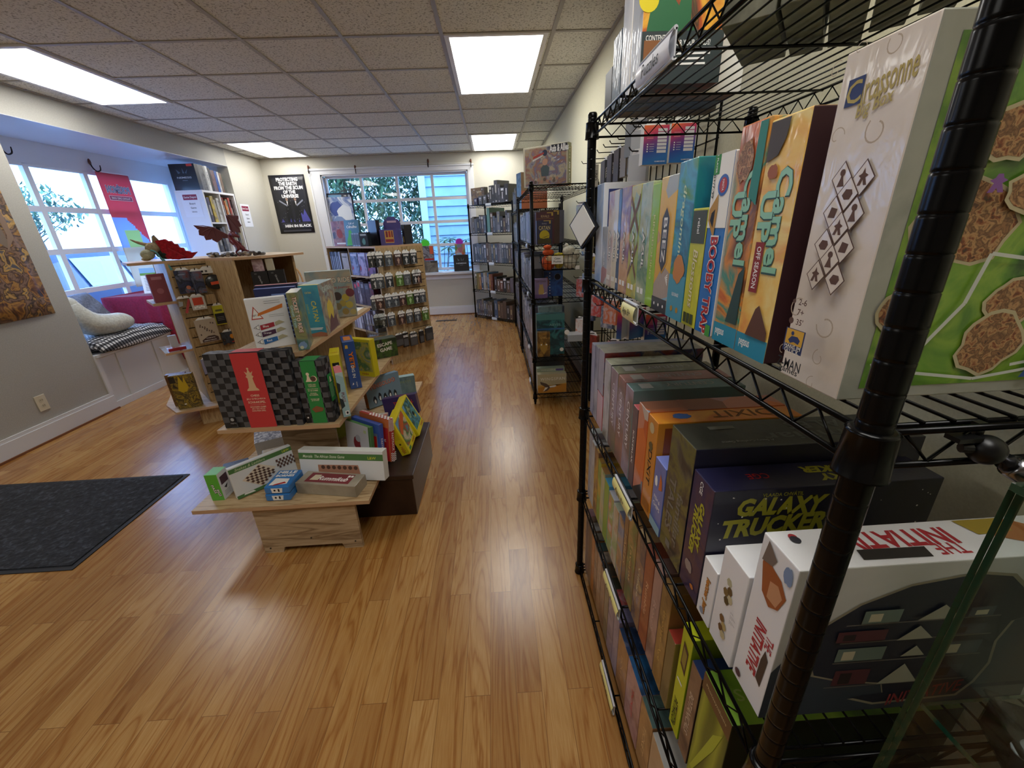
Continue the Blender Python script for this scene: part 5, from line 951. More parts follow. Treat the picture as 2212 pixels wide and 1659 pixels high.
for x, z in ((x0+0.03, 0.028), (x1-0.03, 0.04), ((x0+x1)/2, 0.075)): m.lathe([(0.004, 0), (0.004, 0.002)], mat('#3c3128',0.5), 10, Matrix.Translation((x, 1.549, z)) @ Matrix.Rotation(PI/2, 4, 'X'))
m.build('front_panel', t)
m = MB(); m.box((-1.14, 1.90, Z1+0.001), (-0.865, 1.918, Z2-0.02), OAKP); m.build('riser_panel', t)
m = MB(); m.box((-1.12, 1.925, Z1+0.001), (-1.10, 2.80, Z2-0.02), OAKY); m.build('core_panel', t)
MB().box((-1.11, 2.00, Z2+0.001), (-1.09, 2.84, Z3-0.02), OAKZ).build('core_panel', t)
MB().box((-0.99, 2.60, Z2+0.001), (-0.93, 2.62, Z3-0.02), OAKZ).build('cross_panel', t)
MB().box((-1.10, 1.60, 0), (-1.08, 3.0, Z1-0.02), OAKY).build('core_panel', t)

def lbl(nm): return nm
# big chess set and the chess-and-draughts set
def checks(face, nu, nv, m1, u0=0, u1=1, v0=0, v1=1):
    out = []
    for i in range(nu):
        for j in range(nv):
            if (i + j) % 2: out.append(('r', face, u0+(u1-u0)*i/nu, v0+(v1-v0)*j/nv, u0+(u1-u0)*(i+1)/nu, v0+(v1-v0)*(j+1)/nv, m1))
    return out
CK1, CK2 = mat('#55565a', 0.5), mat('#232428', 0.5); REDC = mat('#c93a3c', 0.5); BEI = mat('#dcb48c', 0.5); GRN = mat('#2f8a45', 0.5); CRM = mat('#ecd8bc', 0.5)
pr = checks('F', 12, 13, CK1) + checks('T', 12, 3, CK1) + checks('R', 3, 13, CK1) + [('r','F',0.335,0,0.665,1,REDC), ('r','T',0.335,0,0.665,1,REDC)]
kg = [(-0.5,-1),(0.5,-1),(0.45,-0.86),(0.30,-0.72),(0.22,-0.2),(0.20,0.15),(0.32,0.28),(0.20,0.42),(0.34,0.78),(0.14,0.62),(0.06,0.84),(0.0,0.96),(-0.06,0.84),(-0.14,0.62),(-0.34,0.78),(-0.20,0.42),(-0.32,0.28),(-0.20,0.15),(-0.22,-0.2),(-0.30,-0.72),(-0.45,-0.86)]
pr += [('p','F',[(0.5+x*0.15, 0.655+y*0.145) for x, y in kg],BEI), ('c','F',0.5,0.80,0.005,BEI), ('t','F',0.5,0.445,'CHESS',CRM,0.010), ('t','F',0.5,0.40,"JEU D'ÉCHECS",CRM,0.011,{'w':0.085}), ('t','F',0.5,0.355,'SCHAAKSPEL',CRM,0.011,{'w':0.078}),
       ('r','F',0.41,0.318,0.59,0.320,CRM), ('t','F',0.5,0.29,'WOODEN GAME',CRM,0.007,{'w':0.072}), ('t','F',0.5,0.262,'JEU EN BOIS',CRM,0.007,{'w':0.06}), ('t','F',0.5,0.236,'HOUTEN SPEL',CRM,0.007,{'w':0.062}), ('r','F',0.10,0.03,0.17,0.17,mat('#1a1a1c',0.5)), ('c','F',0.135,0.13,0.008,mat('#a8a8a8',0.5)), ('t','F',0.135,0.075,'cayro',mat('#a8a8a8',0.5),0.008), ('r','R',0.3,0.28,0.9,0.62,REDC)]
carton('chess_set_box', 'large black-checked chess set box with broad red band and king', 'board game', (-1.298, 1.752, Z2+0.001), 0.0, 0.366, 0.055, 0.362, {'*': CK2}, pr)
pr = checks('F', 5, 12, CK1) + checks('R', 3, 12, CK1) + checks('T', 5, 3, CK1) + [('r','F',0.26,0,0.76,1,GRN), ('r','T',0.26,0,0.76,1,GRN), ('r','R',0.2,0.32,0.85,0.75,GRN)]
pr += [('p','F',[(0.33,0.68),(0.55,0.68),(0.50,0.72),(0.47,0.78),(0.41,0.78),(0.38,0.72)],CRM), ('c','F',0.44,0.80,0.0075,CRM), ('c','F',0.62,0.725,0.0145,CRM), ('c','F',0.60,0.725,0.0125,BRN)]
pr += [('t','F',0.51,v,s_,CRM,0.0065,{'w':w}) for s_, v, w in (('CHESS AND',0.635,0.036), ('CHECKERS',0.607,0.034), ("JEU D'ÉCHECS",0.565,0.048), ('ET DE DAMES',0.538,0.045), ('SCHAAK-',0.495,0.03), ('EN DAMSPEL',0.468,0.04), ('WOODEN GAME',0.40,0.04), ('JEU EN BOIS',0.375,0.034))] + [('p','F',[(0.32,0.24),(0.5,0.29),(0.74,0.25),(0.68,0.20),(0.42,0.18)],mat('#8c5a38',0.5)), ('r','F',0.04,0.03,0.2,0.15,mat('#1a1a1c',0.5)), ('c','F',0.12,0.1,0.004,PAPER), ('p','R',[(0.4,0.62),(0.7,0.62),(0.6,0.7),(0.5,0.7)],CRM)] + [('r','R',0.3+0.09*k,0.38,0.33+0.09*k,0.6,mat('#a8ccb0',0.5)) for k in range(5)]
carton('chess_set_box', 'smaller black-checked box with green band, chess and checkers set', 'board game', (-0.925, 1.760, Z2+0.001), -0.02, 0.132, 0.075, 0.307, {'*': CK2}, pr)
# tier two, right-hand side going back
AQ = art(['#a8c8cc', '#8cb4bc', '#c0d8d8'], 12, 'vor', 3, 0.4)
carton('board_game', 'pale aqua slim game with pink top behind the green-banded chess set', 'board game', (-0.765, 1.80, Z2+0.001), 0.42, 0.034, 0.12, 0.228, {'F': AQ, 'T': mat('#d87880',0.5), 'R': AQ, '*': AQ}, [('t','F',0.5,0.45,'PUGS',mat('#7c2c38',0.5),0.014,{'rot':-90,'w':0.05}), ('p','F',[(0.0,0.55),(0.3,0.6),(0.4,0.75),(0,0.8)],mat('#26343a',0.5)), ('p','F',[(0.0,0.2),(0.5,0.25),(0.4,0.4),(0,0.45)],mat('#26343a',0.5)), ('r','F',0.35,0.05,0.85,0.14,PAPER), ('r','F',0.5,0.07,0.75,0.12,INK)])
YEL = mat('#e3d322', 0.4, coat=0.4); YDK = mat('#4a4416', 0.5)
def matb(loc, rz, rx=0, ry=0): return loc
o = carton('board_game', 'yellow castle game with black rounded title patch, tilted on the second tier', 'board game', (-0.855, 1.985, Z2+0.001), 0.33, 0.048, 0.15, 0.262, {'F': YEL, 'L': art(['#7c6c54', '#a89878', '#4c4438'], 8, 'noise', 3, 0.4), '*': YEL}, [('r','F',0.18,0.36,0.85,0.84,INK), ('t','F',0.62,0.60,'MARBLIN',PAPER,0.013,{'rot':-90,'w':0.10}), ('t','F',0.36,0.64,'CASTLE',PAPER,0.009,{'rot':-90,'w':0.06}), ('t','T',0.5,0.3,'HABA',mat('#b03c28',0.5),0.010)])
o = carton('board_game', 'blue dinosaur digging game with orange lettering, upright on the second tier', 'board game', (-0.852, 2.178, Z2+0.001), 0.40, 0.062, 0.16, 0.278, {'F': mat('#26509a',0.4,coat=0.5), 'T': mat('#3058a8',0.4,coat=0.5), 'L': mat('#26509a',0.4), 'R': mat('#2c5cb0',0.4), '*': mat('#26509a',0.4)}, [('t','F',0.55,0.62,'YETI',mat('#30221c',0.5),0.026,{'rot':-90,'w':0.10,'b':0.07}), ('t','F',0.55,0.62,'YETI',mat('#e07a2c',0.5),0.023,{'rot':-90,'w':0.095,'b':0.03}), ('t','F',0.50,0.37,'DIG IN',PAPER,0.016,{'rot':-90,'w':0.072}), ('t','F',0.6,0.09,'GOLIATH',PAPER,0.006,{'rot':-90,'w':0.03}), ('r','T',0.2,0.2,0.8,0.8,mat('#d8843c',0.5)), ('p','F',[(0.2,0.08),(0.35,0.1),(0.3,0.14)],PAPER), ('p','F',[(0.15,0.86),(0.4,0.86),(0.4,0.93),(0.2,0.93)],mat('#e0b03c',0.5))])
yart = art(['#5c8c9c', '#c9b84c', '#4c7c4c', '#d8c8a0'], 9, 'noise', 4, 0.4)
carton('board_game', 'yellow-edged picture game right behind the blue digging game', 'board game', (-0.925, 2.44, Z2+0.001), -0.42, 0.175, 0.045, 0.235, {'F': yart, '*': YEL}, [('r','F',0,0,1,0.13,YEL), ('t','F',0.6,0.065,'HABA',mat('#b03c28',0.5),0.014), ('r','F',0.94,0,1,1,YEL), ('r','F',0.0,0.93,1,1,YEL)])
carton('board_game', 'small navy card game left of the escape game', 'board game', (-0.965, 2.64, Z2+0.001), -0.1, 0.085, 0.10, 0.155, {'*': mat('#1c3474',0.4,coat=0.5)}, [('t','F',0.5,0.65,'power',mat('#a8c83c',0.5),0.018,{'w':0.07,'rot':8}), ('p','F',blob(0.5,0.25,0.3,0.14,3),mat('#3c6ca8',0.5))])
esc = art(['#20262a', '#30402a', '#4a6c2c', '#28242c'], 9, 'noise', 6, 0.4)
carton('board_game', 'dark green escape room game with white slanted title', 'board game', (-0.855, 2.745, Z2+0.001), 0.5, 0.155, 0.09, 0.135, {'F': esc, 'L': art(['#4c2c3c', '#6c4450', '#383038'], 9, 'noise', 3, 0.4), '*': mat('#34402c',0.5)}, [('t','F',0.45,0.72,'ESCAPE',PAPER,0.024,{'w':0.105,'rot':6,'b':0.03}), ('t','F',0.48,0.45,'GAME',PAPER,0.026,{'w':0.085,'rot':6,'b':0.03})])
carton('board_game', 'green and brown game lying low beneath the top tier, behind the chess box', 'board game', (-1.02, 1.90, Z2+0.001), 0.3, 0.16, 0.16, 0.06, {'T': art(['#4c6c4c', '#8ca07c', '#3c3430'], 9, 'noise', 5, 0.6), '*': mat('#3c4c38',0.5)})
# top tier
WHB = art(['#e4e6ea', '#eef0f2'], 5, 'noise', 2, 0.4)
OR2, RD2, BL2, PL2 = mat('#d87a2c',0.5), mat('#a82c3c',0.5), mat('#2c6cb0',0.5), mat('#4c2c4c',0.5)
pr = [('p','F',[(0.06,0.60),(0.36,0.60),(0.17,0.86)],mat('#c05040',0.5)), ('p','F',[(0.09,0.62),(0.32,0.62),(0.18,0.82)],PAPER), ('t','F',0.19,0.68,'GET IT',INK,0.008), ('p','F',[(0.22,0.66),(0.88,0.78),(0.90,0.86),(0.26,0.72)],OR2)] + [('r','F',0.45,0.93-0.04*k,0.85,0.935-0.04*k,INK) for k in range(2)] + [('r','F',0.5,0.66-0.035*k,0.88,0.664-0.035*k,mat('#7c7c80',0.5)) for k in range(2)]
for v, c_, tx in ((0.44, RD2, 'Blue'), (0.30, PL2, 'Orange'), (0.15, BL2, 'Red')):
    pr += [('p','F',[(0.05,v),(0.2,v-0.05),(0.2,v+0.06)],mat('#88888c',0.5)), ('p','F',[(0.08,v),(0.19,v-0.035),(0.19,v+0.045)],PAPER), ('p','F',[(0.22,v-0.06),(0.58,v-0.01),(0.58,v+0.075),(0.22,v+0.04)],c_), ('t','F',0.36,v+0.01,tx,PAPER,0.010), ('p','F',[(0.60,v),(0.85,v+0.05),(0.72,v+0.10),(0.60,v+0.07)],mat('#b8b090',0.5)), ('t','F',0.12,v,str({RD2:1, PL2:2, BL2:3}[c_]),INK,0.009)]
pr += [('t','L',0.5,0.90,'SET',mat('#c04050',0.5),0.016,{'w':0.035}), ('p','L',[(0.2,0.40),(0.85,0.46),(0.45,0.56)],mat('#c05040',0.5)), ('p','L',[(0.3,0.42),(0.72,0.46),(0.46,0.53)],PAPER)] + [('p','L',[(0.35,v),(0.65,v+0.01),(0.55,v+0.045)],c_) for v, c_ in ((0.66,PL2),(0.72,BL2),(0.78,mat('#98989c',0.5)),(0.12,RD2),(0.05,BL2))]
carton('board_game', 'white puzzle game with coloured arrows, left end of the top tier', 'board game', (-1.135, 1.885, Z3+0.001), 0.50, 0.165, 0.05, 0.235, {'F': WHB, 'L': WHB, 'T': WHB, '*': WHB}, pr)
BLUB = mat('#3c4ca0', 0.4, coat=0.3)
carton('board_game', 'dark blue striped game behind the white arrow puzzle game', 'board game', (-1.185, 2.065, Z3+0.001), 0.3, 0.185, 0.05, 0.258, {'T': mat('#5c6cc0',0.4,coat=0.4), '*': mat('#1c2858',0.5)}, [('r','F',0.4,0.05+0.09*k,1,0.08+0.09*k,mat('#7088c0',0.5)) for k in range(10)])
carton('board_game', 'dark navy game rearmost behind the white arrow puzzle game', 'board game', (-1.21, 2.125, Z3+0.001), 0.3, 0.195, 0.04, 0.268, {'T': mat('#c07078',0.5), '*': mat('#20284c',0.5)})
ttr = art(['#3c5c58', '#5c7c74', '#8c8c5c', '#2c4450'], 7, 'noise', 17, 0.7)
carton('board_game', 'narrow train game spine with white-red lettering and clear cap', 'board game', (-0.920, 1.838, Z3+0.001), 0.30, 0.046, 0.17, 0.262, {'F': ttr, '*': ttr}, [('t','F',0.62,0.62,'TICKET TO RIDE',mat('#7c241c',0.5),0.019,{'rot':-90,'w':0.165,'b':0.06}), ('t','F',0.62,0.62,'TICKET TO RIDE',mat('#e8d8c8',0.5),0.0165,{'rot':-90,'w':0.16,'b':0.02}), ('t','F',0.28,0.60,'Ghost Train',mat('#a8d0d0',0.5),0.012,{'rot':-90,'w':0.10}), ('p','F',blob(0.5,0.09,0.4,0.07,4),mat('#7c94b8',0.5)), ('c','F',0.35,0.05,0.008,mat('#c8c8a8',0.5)), ('r','T',0,0,1,1,mat('#d8dad8',0.3,coat=0.8))])
cat1 = art(['#3c8ca8', '#4ca0b0', '#3c7c9c'], 4, 'noise', 3, 0.5)
scn = art(['#7c9ca0', '#c0b088', '#8c7468', '#a8b4a8', '#705868'], 6, 'noise', 24, 0.5)
pr = [('t','F',0.45,0.86,'CATAN',mat('#d8c860',0.5),0.010,{'w':0.03}), ('t','F',0.62,0.50,'CATAN',mat('#e0cc50',0.5),0.024,{'rot':-90,'w':0.105}), ('t','F',0.28,0.55,'JUNIOR',mat('#a8b868',0.5),0.011,{'rot':-90,'w':0.05}), ('r','F',0.15,0.16,0.85,0.175,PAPER), ('r','F',0.2,0.135,0.8,0.15,PAPER), ('p','F',[(0.0,0.0),(1,0.0),(1,0.06),(0.7,0.09),(0,0.05)],mat('#a86c50',0.5)), ('r','T',0,0,1,0.12,mat('#d8c840',0.5)),
      ('t','R',0.5,0.87,'CATAN',mat('#c8d8d0',0.5),0.028,{'w':0.15}), ('p','R',blob(0.5,0.42,0.22,0.22,9),mat('#d8c048',0.5)), ('p','R',[(0.2,0.02),(0.9,0.02),(0.8,0.3),(0.6,0.22),(0.5,0.36),(0.35,0.25)],mat('#6c4c50',0.5))]
carton('board_game', 'turquoise island game with yellow title and moonlit cover, centre of the top tier', 'board game', (-0.985, 2.100, Z3+0.001), 0.10, 0.095, 0.275, 0.262, {'F': cat1, 'R': scn, 'T': mat('#8cb0b4',0.4,coat=0.5), '*': cat1}, pr)
pr = [('t','F',0.72,0.80,'TO RIDE',mat('#8c3c2c',0.5),0.034,{'w':0.135,'b':0.05}), ('t','F',0.72,0.80,'TO RIDE',mat('#e0d8c0',0.5),0.030,{'w':0.13,'b':0.02}), ('t','F',0.72,0.64,'First Journey',mat('#a83c2c',0.5),0.018,{'w':0.115,'sh':0.2})]
for k, (u_, v_, r_, c_) in enumerate(((0.62,0.46,0.026,'#4c3c34'),(0.8,0.42,0.022,'#c8b048'),(0.92,0.52,0.026,'#7c3c44'),(0.72,0.30,0.02,'#b8a04c'),(0.86,0.26,0.022,'#c8b454'),(0.6,0.24,0.022,'#8c7c58'),(0.75,0.12,0.02,'#a88c4c'),(0.92,0.10,0.018,'#c0b070'))): pr.append(('c','F',u_,v_,r_,mat(c_,0.5)))
carton('board_game', 'grey train adventure game for children with cartoon travellers, back of the top tier', 'board game', (-1.145, 2.56, Z3+0.001), 0.28, 0.26, 0.06, 0.288, {'F': art(['#a8b8b4', '#8c9c98', '#b8a890', '#98a8a4'], 4, 'noise', 5, 0.5), 'T': mat('#a8c0c0',0.4,coat=0.5), '*': mat('#90a4a4',0.5)}, pr)
carton('board_game', 'white card game with blue stripe on the top tier behind the turquoise game', 'board game', (-1.17, 2.42, Z3+0.001), 0.1, 0.12, 0.06, 0.24, {'*': mat('#ccd0dc',0.5)}, [('r','T',0.1,0.2,0.9,0.8,mat('#3c5c9c',0.5))])
o = MB().box((0, 0, 0), (0.10, 0.26, 0.003), PAPER).build('paper_sheet'); o.location = (-1.04, 2.66, Z3+0.001); tag(o, 'white paper sheet lying on the back tip of the top tier', 'paper')

# bottom tier
GB = mat('#5cb83c', 0.4, coat=0.3)
carton('board_game', 'small lime green pig dice game, left end of the bottom tier', 'board game', (-1.354, 1.603, Z1+0.001), 0.0, 0.057, 0.07, 0.137, {'F': GB, 'T': GB, 'R': mat('#dfe2e2',0.5), '*': GB}, [('t','F',0.45,0.45,'PASS',INK,0.014,{'rot':-80,'w':0.05,'b':0.08}), ('t','F',0.45,0.45,'PASS',PAPER,0.012,{'rot':-80,'w':0.045,'b':0.02}), ('t','F',0.75,0.3,'PIGS',INK,0.014,{'rot':-80,'w':0.04,'b':0.08}), ('t','F',0.75,0.3,'PIGS',PAPER,0.012,{'rot':-80,'w':0.036,'b':0.02}), ('r','R',0.15,0.55,0.85,0.85,mat('#4c3440',0.5)), ('p','R',[(0.3,0.42),(0.7,0.48),(0.5,0.34)],INK)] + [('r','R',0.2,0.12+0.05*k,0.75,0.135+0.05*k,mat('#98a09c',0.5)) for k in range(4)])
GS = mat('#4f7c44', 0.5)
pr = [('r','F',0,0.82,1,0.96,GS), ('t','F',0.32,0.89,'Snakes & Ladders',mat('#c9d0a8',0.5),0.013,{'w':0.13,'sh':0.35}), ('t','F',0.9,0.89,'L&W',mat('#d8d838',0.5),0.011), ('r','F',0.0,0.0,0.7,0.1,GS), ('p','F',[(0.1,0.05),(0.28,0.03),(0.25,0.09),(0.12,0.1)],PAPER)]
# a checkered board seen askew in the picture
cx_, cy_ = 0.42, 0.45
pr.append(('p','F',[(0.14,0.50),(0.40,0.10),(0.68,0.52),(0.44,0.80)],mat('#e8d8c0',0.5)))
for i in range(8):
    for j in range(8):
        if (i+j) % 2:
            q = lambda a, b: (0.14+0.02 + (0.25)*a + 0.27*b, 0.50 - 0.37*a + 0.27*b)
            pr.append(('p','F',[q(i/8,j/8), q((i+1)/8,j/8), q((i+1)/8,(j+1)/8), q(i/8,(j+1)/8)],BRN))
pr += checks('F', 10, 4, BRN, 0.70, 1.0, 0.42, 0.72)
carton('board_game', 'white board game box showing checkered board, propped left on the bottom tier', 'board game', (-1.232, 1.595, Z1+0.001), 0.83, 0.275, 0.028, 0.155, {'F': mat('#e2e4e4',0.4,coat=0.4), '*': mat('#dfe0dc',0.5)}, pr, tilt=(-0.12, 0))
pr = [('r','F',0,0.68,1,0.90,GS), ('t','F',0.30,0.79,'Mancala  The African Stone Game',mat('#dfe6cc',0.5),0.015,{'w':0.215,'sh':0.35}), ('t','F',0.87,0.77,'L&W',mat('#d8d838',0.5),0.014), ('p','F',[(0.22,0.50),(0.70,0.52),(0.72,0.2),(0.22,0.2)],mat('#b8846c',0.5))] + [('c','F',0.28+0.065*k,0.42,0.010,BRN) for k in range(7)]
carton('board_game', 'long white box with green title band, right on the bottom tier', 'board game', (-1.003, 1.738, Z1+0.001), -0.155, 0.43, 0.05, 0.15, {'F': mat('#e4e6e8',0.4,coat=0.4), 'T': mat('#d8dad4',0.5), '*': mat('#dcdcd8',0.5)}, pr, tilt=(-0.14, 0))
TB = mat('#2f7cc8', 0.3, coat=0.7)
for k in range(2):
    pr = [('p','F',[(0.3,0.15),(0.7,0.15),(0.75,0.8),(0.28,0.8)],PAPER), ('c','F',0.42,0.5,0.005,INK), ('r','F',0.55,0.3,0.62,0.7,INK)]
    if k: pr += [('t','T',0.5,0.84,'MILLE',PAPER,0.022,{'w':0.085,'b':0.04}), ('t','T',0.5,0.64,'BORNES',PAPER,0.018,{'w':0.085,'b':0.04}), ('p','T',[(0.15,0.1),(0.85,0.15),(0.8,0.45),(0.2,0.5)],PAPER), ('p','T',[(0.3,0.06),(0.8,0.2),(0.7,0.28),(0.35,0.14)],RED)]
    carton('card_game_tin', 'blue card game tin, %s of the two stacked at the front' % ('lower', 'upper')[k], 'card game', (-1.093+0.004*k, 1.572, Z1+0.001+0.039*k), -0.02, 0.112, 0.14, 0.037, {'*': TB}, pr, group='two stacked blue tins', bevel=0.006)
GRB = art(['#8c8474', '#a49a88', '#7c7464'], 3, 'noise', 3, 0.9)
carton('board_game', 'long taupe tile game box with maroon label, front right of the bottom tier', 'board game', (-0.975, 1.622, Z1+0.001), -0.2, 0.30, 0.10, 0.058, {'*': GRB}, [('r','T',0.12,0.15,0.86,0.88,mat('#7c2c34',0.5)), ('t','T',0.55,0.48,'Rummikub',PAPER,0.032,{'w':0.15,'sh':0.35}), ('p','T',[(0.18,0.3),(0.32,0.32),(0.31,0.74),(0.2,0.72)],mat('#d8ccb0',0.5)), ('r','T',0.76,0.66,0.80,0.80,PAPER), ('r','T',0.81,0.66,0.85,0.80,PAPER)])
carton('board_game', 'dark blue patterned flat box behind the lime green dice game', 'board game', (-1.37, 1.72, Z1+0.001), 0.5, 0.11, 0.14, 0.05, {'T': art(['#2c3c5c', '#4c5c6c', '#1c2840'], 20, 'noise', 2, 0.4), '*': mat('#2c3a4c',0.5)}, tilt=(-0.1, 0))
carton('board_game', 'sandy flat box leaning behind the checkered board game', 'board game', (-1.235, 1.83, Z1+0.001), 0.45, 0.13, 0.13, 0.06, {'T': art(['#c9bca4', '#b0a48c', '#d8ccb4'], 14, 'noise', 5, 0.8), '*': mat('#a89c88',0.5)})
carton('board_game', 'white box printed with blue grey specks, back left of the bottom tier', 'board game', (-1.36, 2.0, Z1+0.001), 0.5, 0.14, 0.16, 0.075, {'T': art(['#e4e6ea', '#c8ccd4', '#5c6480', '#e8eaec'], 26, 'noise', 4, 0.3), '*': mat('#d8dade',0.5)})
# right side of the bottom tier: fan of flat games
rz = -0.61; n_ = Vector((0.573, 0.82)); u_ = Vector((0.82, -0.573)); P_ = Vector((-0.845, 1.945))
pr = [('r','F',0.93,0,1,1,GS), ('p','F',blob(0.45,0.45,0.14,0.2,3),mat('#8c2c38',0.5)), ('p','F',blob(0.75,0.28,0.08,0.1,4),mat('#1c2c5c',0.5)), ('p','F',blob(0.62,0.24,0.08,0.09,5),mat('#c8c43c',0.5)), ('c','F',0.5,0.6,0.02,mat('#b8bcc8',0.5)), ('r','F',0.75,0.8,0.85,0.88,mat('#c8d8a0',0.5))]
def fan(lab, off_n, off_u, w, d, h, F, R, pr, tl=-0.1):
    q = P_ + n_*off_n + u_*off_u; return carton('board_game', lab, 'board game', (q.x, q.y, Z1+0.003), rz, w, d, h, {'F': F, 'R': R, 'T': R, '*': F}, pr, tilt=(tl, 0))
fan('white fruit picture game with green edge, leaning on the bottom tier', 0, 0, 0.20, 0.022, 0.205, mat('#d8dae2',0.4,coat=0.4), GS, pr)
fan('blue racing marble game between the white one and the checkered red one', 0.028, 0.02, 0.215, 0.028, 0.215, mat('#3c5cb0',0.4,coat=0.4), mat('#3c5cb0',0.4,coat=0.4), [('r','F',0.1,0.0,0.93,0.75,mat('#6c7c98',0.5)), ('r','F',0.15,0,0.9,0.68,RED), ('t','R',0.5,0.4,'FASTRACK',PAPER,0.012,{'rot':-90,'w':0.10})])
CHK = []
CHK += checks('R', 3, 18, PAPER, 0, 1, 0.72, 1.0) + checks('R', 3, 10, PAPER, 0, 1, 0, 0.22) + checks('T', 14, 3, PAPER, 0.3, 1.0)
fan('red and white checkered racing marble game, rearmost of the leaning fan', 0.062, 0.045, 0.225, 0.032, 0.235, mat('#c86c2c',0.4,coat=0.4), mat('#b02c30',0.4,coat=0.4), CHK + [('t','R',0.5,0.47,'FASTRACK',PAPER,0.013,{'rot':-90,'w':0.10}), ('t','T',0.15,0.5,'FASTRACK',PAPER,0.012,{'w':0.06}), ('r','F',0.55,0,0.97,0.8,RED), ('t','F',0.78,0.5,'Fast',PAPER,0.02,{})])
# yellow children's games sliding on the trunk
yd = art(['#4c8c9c', '#a84c3c', '#3c7c4c', '#d8c8a8', '#6c94a8'], 9, 'noise', 12, 0.4)
def posed(name, label, loc, Mx, dims, mats, pr):
    o = carton(name, label, 'board game', (0,0,0), 0, *dims, mats, pr); o.matrix_world = Matrix.Translation(loc) @ Matrix(Mx).to_4x4(); return o
hp = [('t','F',0.5,0.16,'HABA',mat('#b03c28',0.5),0.018,{'rot':-90,'w':0.045}), ('r','R',0.10,0.16,0.9,0.95,yd), ('p','R',[(0.12,0.62),(0.62,0.93),(0.88,0.93),(0.88,0.8),(0.2,0.5)],mat('#c8602c',0.5)), ('p','R',[(0.1,0.72),(0.1,0.94),(0.5,0.94)],mat('#6c9cc0',0.5)), ('t','R',0.7,0.08,'HABA',mat('#b03c28',0.5),0.016), ('r','R',0.12,0.04,0.3,0.13,mat('#4c8c4c',0.5))] + [('r','F',0.3+0.14*k,0.5,0.34+0.14*k,0.86,mat('#a89c20',0.5)) for k in range(4)] + [('c','F',0.5,0.36,0.006,YDK)]
posed('board_game', 'yellow wooden-play game with orange title, nearer of the two tipped on the trunk', (-0.557, 1.946, 0.2505), ((0.954, 0.015, -0.299), (-0.043, 0.995, -0.086), (0.297, 0.095, 0.95)), (0.049, 0.179, 0.205), {'F': YEL, 'R': YEL, '*': YEL}, hp)
hp2 = [('r','R',0.08,0.16,0.92,0.95,art(['#3c7c4c', '#5c9cb0', '#2c4c3c', '#a8b87c'], 9, 'noise', 15, 0.4)), ('p','R',[(0.1,0.75),(0.3,0.93),(0.1,0.93)],mat('#6c9cc0',0.5)), ('t','R',0.3,0.6,'Tier',mat('#c8d04c',0.5),0.018,{'rot':60}), ('c','R',0.6,0.5,0.014,INK), ('c','R',0.66,0.4,0.010,mat('#c8c03c',0.5)), ('t','R',0.75,0.08,'HABA',mat('#b03c28',0.5),0.016), ('t','F',0.5,0.12,'HABA',mat('#b03c28',0.5),0.016,{'rot':-90,'w':0.04})]
posed('board_game', 'yellow game with green animal picture, farther of the two tipped on the trunk', (-0.535, 2.145, 0.2505), ((0.92, 0.015, -0.391), (-0.043, 0.995, -0.086), (0.389, 0.095, 0.917)), (0.047, 0.16, 0.215), {'*': YEL}, hp2)
carton('board_game', 'flat box with red crab picture behind the tipped yellow games', 'board game', (-0.86, 2.16, Z1+0.001), 0.1, 0.16, 0.18, 0.06, {'T': art(['#b8b8b0', '#c05040', '#d0ccc0', '#6c6c68'], 8, 'noise', 9, 0.5), '*': mat('#a8a8a0',0.5)})
carton('board_game', 'yellow-green forest game box standing against the core of the stand', 'board game', (-1.00, 2.04, Z1+0.001), 1.15, 0.22, 0.035, 0.19, {'F': art(['#5c7c2c', '#8ca03c', '#a8b048', '#4c5c2c'], 8, 'noise', 8, 0.6), '*': mat('#b8b83c',0.5)})
pr = [('t','F',0.5,0.74,'PENGOLOO',mat('#b04c34',0.5),0.034,{'w':0.19,'rot':4,'b':0.05}), ('t','F',0.5,0.745,'PENGOLOO',mat('#c8a090',0.5),0.028,{'w':0.18,'rot':4})] + [('p','F',blob(0.2+0.15*k,0.25+0.06*(k % 2),0.05,0.15,k,10),mat('#20242c',0.5)) for k in range(5)] + [('p','F',blob(0.2+0.15*k,0.2+0.06*(k % 2),0.025,0.08,k,10),PAPER) for k in range(5)]
carton('board_game', 'grey blue penguin game with red title, standing far back on the bottom tier', 'board game', (-0.895, 2.54, Z1+0.001), 0.75, 0.26, 0.05, 0.20, {'F': mat('#7c98ac',0.4,coat=0.4), 'L': mat('#c8782c',0.5), '*': mat('#7090a8',0.5)}, pr, tilt=(-0.1,0))
tp = [('t','F',0.6,0.68,'TRAP BALL',mat('#c8402c',0.5),0.022,{'w':0.13,'b':0.03}), ('p','F',blob(0.75,0.35,0.12,0.25,3),mat('#7c3c34',0.5)), ('c','F',0.3,0.25,0.016,mat('#d8c8b0',0.5)), ('c','F',0.3,0.25,0.010,RED), ('c','F',0.8,0.5,0.014,mat('#b08c50',0.5)), ('t','T',0.6,0.5,'TRAP BALL',mat('#c8402c',0.5),0.016,{'w':0.10})]
posed('board_game', 'purple ball game resting tilted in front of the penguin game', (-0.745, 2.385, 0.277), ((0.86, 0.46, -0.10), (0.47, 0.87, 0.10), (0.135, -0.13, 0.98)), (0.22, 0.06, 0.13), {'F': mat('#3a2c6c',0.4,coat=0.5), '*': mat('#30245c',0.4,coat=0.4)}, tp)
carton('board_game', 'teal grey small game leaning at the far tip of the bottom tier', 'board game', (-0.75, 2.78, Z1+0.001), 0.35, 0.13, 0.05, 0.135, {'F': art(['#5c7c84', '#7c989c', '#4c6468'], 6, 'noise', 3, 0.5), '*': mat('#98b4b8',0.5)}, [('t','F',0.5,0.7,'PATTY',mat('#98a878',0.5),0.018,{'w':0.08})])

